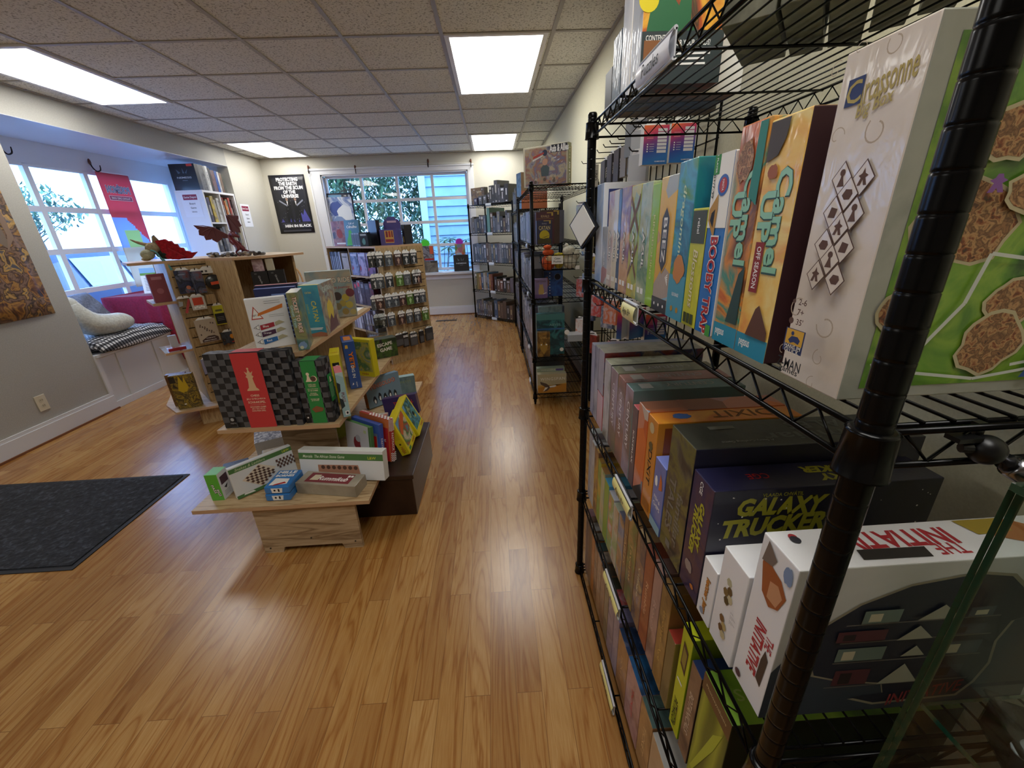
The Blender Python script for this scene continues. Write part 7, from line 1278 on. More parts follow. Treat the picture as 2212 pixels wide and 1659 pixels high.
tb('teal horror game book with green figure on the miniature stand top', 0.48, 0.20, 0.035, 0.27, mat('#2c6474',0.4,coat=0.4), [('t','F',0.5,0.87,'Call of',PAPER,0.020,{'w':0.08}), ('t','F',0.5,0.74,'Cthulhu',PAPER,0.028,{'w':0.14,'b':0.03}), ('p','F',[(0.1,0.02),(0.6,0.02),(0.62,0.2),(0.5,0.3),(0.55,0.42),(0.42,0.62),(0.28,0.6),(0.25,0.4),(0.15,0.25)],mat('#4cb440',0.5))], rz=-0.4, tilt=(-0.1, 0))
for k in range(7):
    p = pd.at(0.66+0.026*k, ZT, -0.005); carton('card_game', 'slim grey card game spine, %s in the row on the miniature stand top' % nth[k], 'card game', p, pd.rz+0.35, 0.022, 0.085, 0.135, mat('#8c98a8' if k % 2 else '#6c7484',0.4,coat=0.5), [('r','F',0.2,0.1,0.8,0.9,mat('#4c5464',0.5))])
tb('small dark green card game facing out at the row end', 0.86, 0.10, 0.06, 0.14, mat('#1c2428',0.4,coat=0.4), [('p','F',blob(0.5,0.35,0.2,0.25,4),mat('#5c8c84',0.5)), ('r','F',0.15,0.75,0.85,0.88,mat('#a8b0b0',0.5))], rz=-0.3, off=-0.01)
tb('black box standing behind the grey card row', 0.82, 0.13, 0.05, 0.255, mat('#1c1824',0.4,coat=0.4), None, rz=-0.6, off=0.13)
VIO = mat('#4c4484', 0.4, coat=0.4)
q = Vector((-1.19, 4.62, ZT)); cs = thing('counter_display', 'purple counter display carton with stepped top and red-gold card box', 'display carton', q, -0.1)
m = MB(); m.box((0, 0.0, 0), (0.19, 0.16, 0.16), VIO); m.poly([(-0.0,0.15,0.16),(0.19,0.15,0.16),(0.19,0.15,0.22),(0.165,0.15,0.26),(0.145,0.15,0.26),(0.13,0.15,0.285),(0.055,0.15,0.285),(0.04,0.15,0.26),(0.02,0.15,0.26),(0.0,0.15,0.22)], VIO, (0, 0.004, 0)); m.build('carton', cs)
pp = prints([('r','F',0.28,0.15,0.78,0.92,mat('#c89c50',0.5)), ('r','F',0.34,0.5,0.46,0.88,mat('#7c2c38',0.5)), ('r','F',0.5,0.5,0.62,0.88,mat('#a83428',0.5)), ('r','F',0.66,0.5,0.74,0.88,mat('#7c2c38',0.5)), ('r','F',0.3,0.2,0.76,0.38,mat('#8c2c34',0.5))], 0.19, 0.16, 0.16).build('print', cs)
MB().box((0.045, 0.1455, 0.225), (0.145, 0.1495, 0.245), mat('#c8a8c0',0.5)).build('header_band', cs)
carton('board_game', 'black gold-trimmed game leaning at the right end of the miniature stand top', 'board game', (-0.98, 4.74, ZT), -0.5, 0.035, 0.13, 0.20, mat('#1e1c1c',0.4,coat=0.4), [('r','F',0.3,0.1,0.6,0.4,mat('#b89c50',0.5))], tilt=(0, -0.0))

# ------------------------------------------------------------------ back wall: poster, hooks, window goods, vent
def flat_poster(name, label, M4, w, h, mt, pr=None, th=0.002, cat='poster', curl=0.0):
    b = MB(); n = 10; vs = []
    for i in range(n+1):
        for j in range(n+1):
            x, z = w*i/n, h*j/n; e = min(i, n-i)/n; off = -curl*(1-j/n)**3*math.sin(PI*i/n)*1.0 - 0.001
            vs.append((x, off, z))
    b.add(vs, [(i*(n+1)+j, (i+1)*(n+1)+j, (i+1)*(n+1)+j+1, i*(n+1)+j+1) for i in range(n) for j in range(n)], mt)
    o = b.build(name, None, True); s = o.modifiers.new('solid', 'SOLIDIFY'); s.thickness = th; s.offset = 0; o.matrix_world = M4; tag(o, label, cat)
    if pr: q = prints(pr, w, 0.01, h).build('print', o); q.location = (0, -0.0022 - curl*0.0, 0)
    return o
BKP = art(['#0c0d12', '#15161f', '#1a1b2c'], 4, 'noise', 3, 0.5)
c1, c2, c3 = mat('#e8e8ea',0.5), mat('#4c4c9c',0.5), mat('#08080a',0.5)
pr = [('t','F',0.5,v,s,c1,0.052,{'w':w,'b':0.05}) for s, v, w in (('PROTECTING',0.925,0.33), ('THE EARTH',0.855,0.28), ('FROM THE SCUM',0.785,0.44), ('OF THE',0.715,0.19), ('UNIVERSE',0.645,0.26))]
pr += [('t','F',0.56,0.13,'MEN IN BLACK',c1,0.042,{'w':0.42,'b':0.06}), ('r','F',0.1,0.03,0.9,0.06,mat('#3c3c44',0.5)), ('r','F',0.12,0.165,0.35,0.172,mat('#5c5c64',0.5)), ('r','F',0.6,0.168,0.85,0.175,mat('#5c5c64',0.5))]
for a, b, hh in ((0.1,0.2,0.06),(0.35,0.5,0.12),(0.6,0.85,0.16),(0.7,0.95,0.22)): pr.append(('p','F',[(a,0.2),(b,0.2),((a+b)/2,0.2+hh)],c2))
for cx in (0.38, 0.62):
    s = -1 if cx < 0.5 else 1
    pr += [('p','F',[(cx-0.09,0.2),(cx-0.02,0.2),(cx,0.35),(cx+0.02,0.2),(cx+0.09,0.2),(cx+0.08,0.45),(cx+0.10,0.54),(cx+0.02,0.565),(cx-0.02,0.565),(cx-0.10,0.54),(cx-0.08,0.45)],c3), ('c','F',cx,0.592,0.020,mat('#b89884',0.5)), ('r','F',cx-0.035,0.59,cx+0.035,0.60,c3), ('p','F',[(cx-0.02,0.56),(cx+0.02,0.56),(cx,0.48)],c1),
           ('p','F',[(cx+s*0.02,0.47),(cx+s*0.22,0.56),(cx+s*0.21,0.585),(cx+s*0.02,0.50)],mat('#8c90a0',0.4))]
pr += [('c','F',0.1+0.8*((k*0.37) % 1),0.2+0.4*((k*0.73) % 1),0.002,c1) for k in range(20)]
flat_poster('movie_poster', 'black film poster with white capital letters and two suited figures', Matrix.Translation((-3.415, YB-0.006, 1.445)), 0.545, 0.845, BKP, pr)
def wall_hook(label, p, rz=0, sc=1.0):
    t = thing('wall_hook', label, 'hook', p, rz, 'curved dark metal curtain hooks')
    m = MB(); m.ball((0, -0.008, 0.045*sc), 0.02*sc, mat('#5c3424',0.4,0.4), 12, (0.8, 0.5, 1.6)); m.build('rosette', t, True)
    m = MB(); m.tube(*smooth([(0,-0.01,0.03*sc),(0.0,-0.02,-0.01*sc),(0.0,-0.05*sc,-0.045*sc),(0.0,-0.09*sc,-0.035*sc),(0.0,-0.10*sc,0.01*sc)], [0.006*sc,0.006*sc,0.006*sc,0.006*sc,0.004*sc]), mat('#241a18',0.35,0.5), 8); m.build('hook_arm', t, True)
for k, (x, z) in enumerate(((-2.77, 2.33), (-2.06, 2.31), (-0.93, 2.36), (-0.27, 2.34))): wall_hook('dark curtain hook above the back window, %s from the left' % nth[k], (x, YB-0.02, z), 0.25 if k < 2 else 0)
o = MB().tube([(-2.77, YB-0.03, 2.355), (-2.06, YB-0.03, 2.352), (-0.93, YB-0.03, 2.37), (-0.27, YB-0.03, 2.36)], 0.0025, PAPER, 6).build('cord', None, True); tag(o, 'thin white cord strung between the hooks over the back window', 'cord')
o = MB().tube([(-2.775, YB-0.03, 2.33), (-2.77, YB-0.03, 1.7), (-2.73, YB-0.03, 1.12)], 0.003, PAPER, 6).build('cord', None, True); tag(o, 'white cord hanging down the left casing of the back window', 'cord')
m = MB(); m.ball((-2.73, YB-0.035, 1.10), 0.018, mat('#5c4434',0.5), 10, (0.7, 0.7, 1.3)); o = m.build('cord_pull', None, True); tag(o, 'brown acorn-shaped cord pull left of the back window', 'cord pull')
wall_hook('dark curtain hook in the bay, near the middle of the window head', (BX+0.012, 4.99, 2.165), PI/2, 1.0)
wall_hook('dark curtain hook in the bay beside the book shelf', (BX+0.012, 6.17, 2.155), PI/2, 1.0)
wall_hook('dark curtain hook at the near edge of the bay window', (BX+0.012, 4.16, 2.20), PI/2, 1.0)
# card-style poster hanging in the window
IC = art(['#7c98c4', '#c8d4e4', '#5c78b4', '#e0e6ee', '#8ca8d0'], 3, 'noise', 7, 0.3, 0.8)
pr = [('r','F',0.06,0.05,0.95,0.9,IC), ('r','F',0.12,0.90,0.6,0.955,mat('#6c9cc0',0.5)), ('t','F',0.74,0.927,'190',PAPER,0.022), ('c','F',0.88,0.925,0.018,mat('#98a4b8',0.5)), ('p','F',blob(0.35,0.6,0.25,0.2,3),mat('#44589c',0.5)), ('p','F',blob(0.6,0.45,0.28,0.25,5),mat('#dfe6ee',0.5)), ('p','F',blob(0.4,0.25,0.25,0.15,6),mat('#7c94c0',0.5))]
a = PY(698, 418, YB+0.03); b = PY(762, 417, YB+0.03)
flat_poster('card_poster', 'blue and white trading-card style poster hanging in the back window', Matrix.Translation((a.x+0.01, YB+0.055, a.z-0.58)), 0.43, 0.58, mat('#1c2438',0.5), pr)
def sill(label, u, v, w, h, F, pr=None, d=0.03, z=0.736, rz=0.05, y=YB-0.06, cat='board game', name='board_game'):
    p = PY(u, v, y); return carton(name, label, cat, (p.x, y, z), rz, w, d, h, {'F': F, '*': F}, pr, tilt=(-0.08, 0))
ob = sill('brown landscape game lying upright on the window sill', 913, 582, 0.26, 0.19, art(['#4c443c', '#6c6458', '#8c8478'], 7, 'noise', 3, 0.4), [('r','F',0.55,0.82,0.95,0.95,mat('#34302c',0.5))])
x0 = ob.location.x
carton('board_game', 'grey and red game standing on the brown one in the window', 'board game', (x0+0.025, YB-0.055, 0.930), 0.03, 0.19, 0.028, 0.235, {'*': art(['#5c5c64', '#8c8c94', '#3c3c44', '#a8a4a4'], 7, 'noise', 4, 0.4)}, [('r','F',0.65,0.45,0.95,0.99,mat('#d05830',0.5)), ('r','F',0.15,0.03,0.95,0.15,RED)])
NB = mat('#15171c', 0.4, coat=0.4)
nem = [('t','F',0.5,0.48,'NEMESIS',mat('#c8d0d4',0.5),0.020,{'w':0.17}), ('p','F',[(0.25,0.8),(0.4,0.66),(0.3,0.62)],mat('#5c6c78',0.5)), ('p','F',[(0.5,0.85),(0.55,0.64),(0.48,0.64)],mat('#5c6c78',0.5)), ('p','F',[(0.7,0.8),(0.62,0.62),(0.58,0.66)],mat('#5c6c78',0.5)), ('r','F',0.4,0.36,0.6,0.375,mat('#8c949c',0.5))]
on_ = sill('black science-fiction game with spaced white title on the window sill', 981, 579, 0.255, 0.265, NB, nem)
x1 = on_.location.x
carton('board_game', 'multicoloured patchwork game on top of the black sill game', 'board game', (x1+0.04, YB-0.05, 1.004), 0.03, 0.17, 0.028, 0.17, {'*': art(['#5c8ca8', '#c84c34', '#4c9c5c', '#c8703c', '#a8b8c0'], 14, 'vor', 4, 0.4)})
def burst(label, c, r, mt, cat='price burst'):
    n = 16; pts = []
    for i in range(2*n): a = PI*i/n; rr = r if i % 2 == 0 else r*0.72; pts.append((rr*math.cos(a), 0, rr*math.sin(a)*0.9))
    m = MB(); vs = [Vector(p) for p in pts]; m.add([(0,0,0)] + vs, [(0, 1+i, 1+(i+1) % (2*n)) for i in range(2*n)], mt); o = m.build('price_burst'); s = o.modifiers.new('s', 'SOLIDIFY'); s.thickness = 0.002; o.location = c; return tag(o, label, cat)
burst('bright green starburst card above the grey and red window game', (x0+0.09, YB-0.045, 1.205), 0.085, mat('#50e038',0.5))
burst('magenta starburst card above the patchwork window game', (x1+0.12, YB-0.04, 1.205), 0.075, mat('#b028b8',0.5))
carton('board_game', 'dark teal box in the window at the left of the brown sill game', 'board game', (x0-0.20, YB-0.055, 0.736), 0.05, 0.16, 0.05, 0.31, {'*': mat('#2c4448',0.4,coat=0.3)}, [('c','F',0.8,0.12,0.02,RED)], tilt=(-0.08,0))
m = MB(); m.box((-1.0, 6.60, 0.0005), (-0.655, 6.69, 0.004), mat('#4c3c30',0.5))
for k in range(16): m.box((-0.985+0.02*k, 6.612, 0.0041), (-0.975+0.02*k, 6.678, 0.0046), INK)
tag(m.build('floor_vent'), 'narrow dark floor register below the back window', 'vent')
m = MB(); m.box((-0.037, 0, -0.06), (0.037, 0.006, 0.06), mat('#d8d0b8',0.4), None); ot = thing('wall_outlet', 'cream duplex power outlet low on the left wall', 'outlet', (XL, 2.98, 0.29), -PI/2)
m = MB(); m.box((-0.037, -0.006, -0.06), (0.037, -0.0002, 0.06), mat('#d8d0b8',0.4)); m.build('cover_plate', ot, False, 0.002).rotation_euler = (0, 0, PI)
m = MB()
for z in (-0.022, 0.022):
    m.lathe([(0.015, 0), (0.015, 0.0015)], mat('#cbc2a8',0.4), 16, Matrix.Translation((0, 0.0062, z)) @ Matrix.Rotation(-PI/2, 4, 'X'))
    for x in (-0.006, 0.006): m.box((x-0.001, 0.0078, z-0.004), (x+0.001, 0.0084, z+0.006), INK)
m.build('socket', ot)

# ------------------------------------------------------------------ left wall poster, bay seat, table, banner, library shelf
pst = art(['#2c1a12', '#6c4424', '#b08034', '#3c2418', '#8c6c50', '#241610', '#c89c4c', '#4c4c50'], 6, 'noise', 44, 0.3, 0.7)
Ml = Matrix.Translation((XL+0.003, 2.70, 0.905)) @ Matrix.Rotation(PI/2, 4, 'Z')
pr = [('p','F',blob(0.75,0.62,0.10,0.16,3),mat('#7c6c5c',0.5)), ('p','F',[(0.58,0.2),(0.68,0.24),(0.74,0.40),(0.70,0.55),(0.60,0.58),(0.52,0.45),(0.5,0.3)],mat('#56544c',0.5)), ('p','F',blob(0.62,0.62,0.05,0.06,4),mat('#8c5a34',0.5)), ('p','F',[(0.78,0.12),(0.82,0.30),(0.86,0.22),(0.90,0.36),(0.94,0.2),(0.97,0.14),(0.9,0.06)],mat('#c87c2c',0.5)), ('p','F',blob(0.57,0.70,0.03,0.04,9),mat('#d8b03c',0.5)), ('p','F',[(0.8,0.5),(0.86,0.62),(0.84,0.82),(0.9,0.9),(0.92,0.6)],mat('#8c7460',0.5)), ('p','F',blob(0.65,0.1,0.08,0.04,8),mat('#a87c34',0.5))]
flat_poster('fantasy_poster', 'large brown and gold fantasy battle poster on the left wall', Ml, 0.655, 0.94, pst, pr, curl=0.01)
bench = thing('window_seat', 'white painted built-in window seat filling the bay', 'window seat', (XL, BY0, 0))
SEAT = mat('#d4d5d6', 0.4)
m = MB(); m.box((-0.70, 0.002, 0.0), (-0.002, BY1-BY0-0.002, 0.475), SEAT); m.build('seat_box', bench)
m = MB(); m.box((-0.698, 0.003, 0.478), (0.03, BY1-BY0-0.003, 0.505), SEAT); m.build('seat_top', bench, False, 0.004)
m = MB()
for y in (0.20, 0.62, 1.5, 2.3): m.box((-0.001, y, 0.02), (0.007, y+0.025, 0.475), SEAT)
m.box((-0.001, 0.01, 0.0), (0.012, BY1-BY0-0.01, 0.06), TRIM); m.build('batten', bench)
# gingham cushion
def gingham():
    m = new('black_white_gingham', 0.9); n, l = nodes(m); v = coords(m); s = n.new('ShaderNodeSeparateXYZ'); l.new(v, s.inputs[0]); outs = []
    for ax in ('X', 'Y'):
        a = n.new('ShaderNodeMath'); a.operation = 'MULTIPLY'; a.inputs[1].default_value = 1/0.030; l.new(s.outputs[ax], a.inputs[0]); b = n.new('ShaderNodeMath'); b.operation = 'FRACT'; l.new(a.outputs[0], b.inputs[0])
        c = n.new('ShaderNodeMath'); c.operation = 'GREATER_THAN'; c.inputs[1].default_value = 0.5; l.new(b.outputs[0], c.inputs[0]); outs.append(c.outputs[0])
    d = n.new('ShaderNodeMath'); d.operation = 'ADD'; l.new(outs[0], d.inputs[0]); l.new(outs[1], d.inputs[1]); e = n.new('ShaderNodeMath'); e.operation = 'MULTIPLY'; e.inputs[1].default_value = 0.5; l.new(d.outputs[0], e.inputs[0])
    base(m, ramp(m, e.outputs[0], [(0.0, '#d8d8d8'), (0.5, '#5c5c60'), (1.0, '#141416')])); return m
def cushion(name, label, cat, cx, cy, cz, W, D, H, mt, rot=(0, 0, 0), tuft=0, pw=4, sag=0.0, parent=None):
    m = MB(); n = 28; vs = []; fs = []
    for side in (1, -1):
        for i in range(n+1):
            for j in range(n+1):
                a, b = i/n*2-1, j/n*2-1; e = max(0, (1-abs(a)**pw)*(1-abs(b)**pw))**0.45; z = H/2*e
                if tuft and abs(a) < .9 and abs(b) < .9: z *= 1 - 0.30*math.exp(-(((a*tuft) % 1 - .5)**2 + ((b*2) % 1 - .5)**2)*22)
                z += 0.006*math.sin(9*a+4*b)*e; pin = 1 - 0.05*(abs(a*b))**2
                vs.append((a*W/2*pin, b*D/2*pin, side*z - sag*max(0, (a-0.78)/0.22)))
        o_ = 0 if side == 1 else (n+1)**2
        for i in range(n):
            for j in range(n):
                q = (o_+i*(n+1)+j, o_+(i+1)*(n+1)+j, o_+(i+1)*(n+1)+j+1, o_+i*(n+1)+j+1); fs.append(q if side == 1 else q[::-1])
    m.add(vs, fs, mt); o = m.build(name, parent, True); o.location = (cx, cy, cz); o.rotation_euler = rot; wd = o.modifiers.new('w', 'WELD'); wd.merge_threshold = 0.0005; return tag(o, label, cat)
cushion('seat_cushion', 'black and white gingham cushion on the window seat', 'cushion', -3.73, 3.945, 0.572, 0.62, 0.86, 0.13, gingham(), (0, 0.02, 0), tuft=2, sag=0.05)
WPIL = fluff('white_cotton', '#b4b4aa', '#cfcfc4')
hp_ = thing('armrest_pillow', 'big off-white L-shaped reading pillow on the gingham cushion', 'pillow', (0, 0, 0))
m = MB(); pts, rr_ = smooth([(-3.66,3.63,0.92),(-3.64,3.65,0.83),(-3.61,3.71,0.745),(-3.58,3.83,0.715),(-3.57,3.96,0.71),(-3.58,4.03,0.70)], [0.075,0.095,0.105,0.09,0.082,0.06], 5); m.tube(pts, rr_, WPIL, 20); m.ball(pts[-1], 0.06, WPIL, 16); m.ball(pts[0], 0.075, WPIL, 16)
o = m.build('pillow_body', hp_, True)
cushion('throw_pillow', 'grey blue fluffy pillow by the bay window behind the white one', 'pillow', -4.02, 4.14, 0.77, 0.40, 0.36, 0.15, fluff('grey_fur', '#5c6270', '#7c8290'), (0.2, 1.1, 0.2))
# table with red cloth
tb_ = thing('display_table', 'small folding table hidden under the red cloth in the bay', 'table', (-3.86, 5.02, 0.506))
MB().box((-0.195, -0.63, 0.345), (0.445, 0.40, 0.37), OAK).build('tabletop', tb_)
for x in (-0.15, 0.28):
    for y in (-0.55, 0.36): MB().box((x-0.015, y-0.015, 0), (x+0.015, y+0.015, 0.344), BLACKM).build('leg', tb_)
def cloth():
    m = MB(); CL = fluff('crimson_cloth', '#7c1430', '#941c3c')
    x0, x1, y0, y1, zt = -4.06, -3.405, 4.385, 5.44, 0.883; ring = []
    per = [(x0, y0), (x1, y0), (x1, y1), (x0, y1)]; pts = []
    for k in range(4):
        a, b = per[k], per[(k+1) % 4]; n = 26
        for i in range(n): pts.append((a[0]+(b[0]-a[0])*i/n, a[1]+(b[1]-a[1])*i/n, k, i/n))
    N = len(pts); rows_ = 12; vs = []; cx, cy = (x0+x1)/2, (y0+y1)/2
    for r in range(rows_+1):
        f = r/rows_
        for i, (x, y, k, s) in enumerate(pts):
            hem = {0: 0.60 if x < -3.50 else 0.60 - (x+3.5)/0.06*0.35, 1: 0.14, 2: 0.55, 3: 0.62}[k]
            if k == 1 and s < 0.04: hem = 0.2
            z = zt - 0.004 - (zt - hem)*f; w = 0.020*f*math.sin(i*0.62) + 0.010*f*math.sin(i*1.7+1)
            nx, ny = [(0,-1),(1,0),(0,1),(-1,0)][k]; o_ = 0.004 + 0.006*f**0.5 + abs(w) + 0.05*f*(k == 1); vs.append((x+nx*o_, y+ny*o_, z))
    fs = [(r*N+i, r*N+(i+1) % N, (r+1)*N+(i+1) % N, (r+1)*N+i) for r in range(rows_) for i in range(N)]
    vs += [(x, y, zt) for x, y, k, s in pts]; b0 = (rows_+1)*N; fs += [(b0+i, b0+(i+1) % N, (i+1) % N, i) for i in range(N)]; vs.append((cx, cy, zt)); fs += [(b0+N+0, b0+(i+1) % N, b0+i)[::-1] for i in range(N)]
    m.add(vs, fs, CL); o = m.build('tablecloth', None, True); s = o.modifiers.new('s', 'SOLIDIFY'); s.thickness = 0.002; s.offset = 1; return tag(o, 'crimson tablecloth draped over the table in the bay, hanging to the floor', 'tablecloth')
cloth()
fl = thing('leaflet_stand', 'slanted acrylic stand with green-topped leaflet on the red table', 'leaflet stand', (-3.66, 4.60, 0.886), 0.35)
Mt = Matrix.Rotation(-0.28, 4, 'X'); m = MB(); m.box((-0.105, 0, 0.004), (0.105, 0.004, 0.27), PAPER, Mt); m.build('leaflet', fl)
m = MB(); m.box((-0.105, -0.001, 0.20), (0.105, -0.0002, 0.268), mat('#8cb8d8',0.5), Mt); m.box((-0.105, -0.0012, 0.19), (0.105, -0.0003, 0.215), mat('#6c9c3c',0.5), Mt)
for k in range(9): m.box((-0.08, -0.001, 0.03+0.016*k), (0.08-0.01*(k % 3), -0.0002, 0.034+0.016*k), mat('#5c605c',0.5), Mt)
m.build('printed_text', fl); MB().box((-0.11, -0.07, 0), (0.11, 0.07, 0.004), ACRYL).build('stand_base', fl)
fr = thing('picture_frame', 'white framed sketch standing at the back of the red table', 'frame', (-3.60, 5.08, 0.886), 0.5)
m = MB(); m.box((-0.12, 0, 0.0), (0.12, 0.012, 0.29), mat('#cfd4e4',0.4)); m.build('frame', fr); m = MB(); m.box((-0.09, -0.002, 0.03), (0.09, -0.0005, 0.26), mat('#9a9cc0',0.5)); m.tube([(-0.06,-0.004,0.16),(0,-0.004,0.12),(0.07,-0.004,0.10)], 0.002, INK, 6); m.build('sketch', fr)
gl = thing('eyeglasses', 'pair of purple-rimmed eyeglasses lying on the red table', 'glasses', (-3.48, 4.80, 0.887), 0.4); m = MB()
for s in (-1, 1): m.tube([(0.032*s+0.026*math.cos(a*PI/8), 0, 0.022+0.018*math.sin(a*PI/8)) for a in range(16)], 0.002, mat('#5c2c7c',0.4), 6, closed=True); m.tube([(0.058*s, 0, 0.026), (0.055*s, 0.10, 0.022)], 0.0018, mat('#5c2c7c',0.4), 6)
m.tube([(-0.007,0,0.026),(0.007,0,0.026)], 0.002, mat('#5c2c7c',0.4), 6); m.build('rims', gl)
# hanging banner in the bay window
def translucent(hx):
    m = bpy.data.materials.new('thin_cloth'); m.use_nodes = True; n, l = nodes(m); n.remove(n['Principled BSDF']); a = n.new('ShaderNodeBsdfDiffuse'); b = n.new('ShaderNodeBsdfTranslucent'); x = n.new('ShaderNodeMixShader'); a.inputs[0].default_value = b.inputs[0].default_value = lin(hx)
    l.new(a.outputs[0], x.inputs[1]); l.new(b.outputs[0], x.inputs[2]); l.new(x.outputs[0], n['Material Output'].inputs['Surface']); return m
def banner():
    x = BX+0.045; pts = [(4.985, 2.105), (5.375, 2.10), (5.395, 0.94), (4.985, 0.94)]
    w, h = 0.42, 1.20; m = MB(); n = 24; vs = []; mats_ = [translucent('#e87c88'), translucent('#b4ccf0'), translucent('#c8dca8'), translucent('#e8e0d0')]; fs = []; ms = []
    for i in range(n+1):
        for j in range(3*n+1): u, v = i/n, j/(3*n); vs.append((0.006*math.sin(u*7+v*2), u*w, v*h))
    for i in range(n):
        for j in range(3*n):
            u, v = (i+.5)/n, (j+.5)/(3*n); k = 0
            if v < 0.62 + 0.38*(1-u)*0 and v < 0.82 - 0.42*u*1.0 and v > 0.0: k = 1
            if k == 1 and v < 0.52 and 0.25 < u < 0.75 and v > 0.35: k = 2
            if v < 0.36 and u < 0.86: k = 3
            a = i*(3*n+1)+j; fs.append((a, a+3*n+1, a+3*n+2, a+1)); ms.append(mats_[k])
    m.add(vs, fs, ms); o = m.build('hanging_banner', None, True); s = o.modifiers.new('s', 'SOLIDIFY'); s.thickness = 0.002; o.location = (x, 4.975, 0.92)
    tag(o, 'tall red and pale blue cloth banner with mirrored lettering, hanging in the bay', 'banner')
    g = MB()
    def put(txt, y, z, W, H, mt, off, b=0.03):
        q, fs_, asp = glyphs(txt, b, 0); g.add([(off, y + a_*W*-1, z + b_*H) for a_, b_ in q], fs_, mt)
    NVB = mat('#5468b0', 0.6)
    put('POKÉMON', 0.21, 1.045, 0.31, 0.10, mat('#e8e4f0',0.6), 0.0095, 0.10); put('POKÉMON', 0.21, 1.045, 0.30, 0.088, NVB, 0.0105, 0.05); put('POKÉMON', 0.21, 1.045, 0.29, 0.076, mat('#c0cce8',0.6), 0.0115, 0.0)
    g.add([(0.0095, 0.06, 0.925), (0.0095, 0.36, 0.925), (0.0095, 0.36, 0.975), (0.0095, 0.06, 0.975)], [(0,1,2,3)], mat('#ece8f0',0.6)); g.add([(0.010, 0.067, 0.930), (0.010, 0.353, 0.930), (0.010, 0.353, 0.970), (0.010, 0.067, 0.970)], [(0,1,2,3)], mat('#b04c78',0.6)); put('TRADING CARD GAME', 0.21, 0.95, 0.25, 0.022, mat('#ece8f0',0.6), 0.011, 0.03)
    g.build('lettering', o)
    r_ = MB(); r_.tube([(0, -0.01, h+0.005), (0, w+0.01, h+0.005)], 0.006, WHITE, 8); r_.build('hanging_rod', o)
banner()
# library shelf at the far end of the bay
LS = thing('cube_shelf', 'white cube shelf of library games at the far end of the bay', 'shelf', (XL-0.002, 5.60, 0.506), PI/2)
SW, SD, SH = 0.655, 0.33, 1.44; m = MB(); T_ = 0.022
MB().box((0, 0, 0), (T_, SD, SH), WHITE).build('side_panel', LS); MB().box((SW-T_, 0, 0), (SW, SD, SH), WHITE).build('side_panel', LS); MB().box((0, 0, SH+0.0005), (SW, SD, SH+0.025), WHITE).build('top_panel', LS); MB().box((SW/2-0.008, 0.0, T_+0.001), (SW/2+0.008, SD-0.01, SH-0.001), WHITE).build('divider', LS); MB().box((T_, SD-0.008, 0.0), (SW-T_, SD, SH-0.001), WHITE).build('back_panel', LS)
zs = [0.0, 0.36, 0.72, 1.08]
for z in zs:
    for a, b in ((T_+0.0005, SW/2-0.0085), (SW/2+0.0085, SW-T_-0.0005)): MB().box((a, 0.0, z), (b, SD-0.01, z+0.018), WHITE).build('shelf_board', LS)
lib = [['#2c3444', '#5c5468', '#c8b04c', '#a8a498', '#c8c8c0'], ['#1c1c20', '#8c4034', '#c87c3c', '#7c8c74', '#a8483c', '#241c20', '#5c4848'], ['#34302c', '#5c5c5c', '#24282c', '#8c8c8c'], ['#c8c8c0', '#2c2c2c', '#8c8060', '#4c4458', '#3c3c34', '#a8a05c'], ['#7c3c44', '#a8707c', '#d8ccb0'], ['#c8b8a0', '#a0584c', '#d8d0c0', '#6c5c54']]
k = 0
for zi, z in enumerate((1.08, 0.72, 0.36)):
    for ci in range(2):
        x = 0.026 + ci*0.318 + 0.004; cols = lib[k]; w = 0.285/len(cols)
        for j, c_ in enumerate(cols):
            p = local((XL-0.002, 5.60, 0.506), PI/2, (x, 0.02 + 0.01*(j % 2), z+0.0185)); hh = 0.27 + 0.02*((j*7+k) % 3)
            carton('board_game', 'library game, %s from the left, %s column of the %s cube row' % (nth[j], ('window-side', 'wall-side')[ci], ('top', 'second', 'third')[zi]), 'board game', p, PI/2, w-0.003, 0.22, hh, art([c_, c_, '#6c6460'], 10, 'noise', j, 0.3), [('r','F',0.25,0.3,0.75,0.7,mat('#a8a498',0.5))] if j % 2 else None); x += w
        k += 1
# sign sheets
def sheet(label, M4, w, h):
    pr = [('r','F',0.12,0.70,0.90,0.92,mat('#8c1c3c',0.5)), ('t','F',0.51,0.80,'Game Depot',PAPER,h*0.11,{'w':w*0.7})] + [('t','F',0.55,v,s,INK,h*0.075) for s, v in (('Board',0.55), ('Game',0.38), ('Library',0.21))]
    o = MB().box((0, -0.0008, 0), (w, 0, h), mat('#eceef2',0.6)).build('paper_sign'); o.matrix_world = M4; tag(o, label, 'sign'); q = prints(pr, w, 0.001, h).build('print', o); q.location = (0, -0.0008, 0); return o
sheet('white "Board Game Library" sheet taped on the shelf side facing the room', Matrix.Translation((-3.775, 5.598, 1.67)), 0.215, 0.275)
sheet('white "Board Game Library" sheet taped on the wall beside the cube shelf', Matrix.Translation((XL+0.001, 6.33, 1.55)) @ Matrix.Rotation(PI/2, 4, 'Z'), 0.215, 0.30)
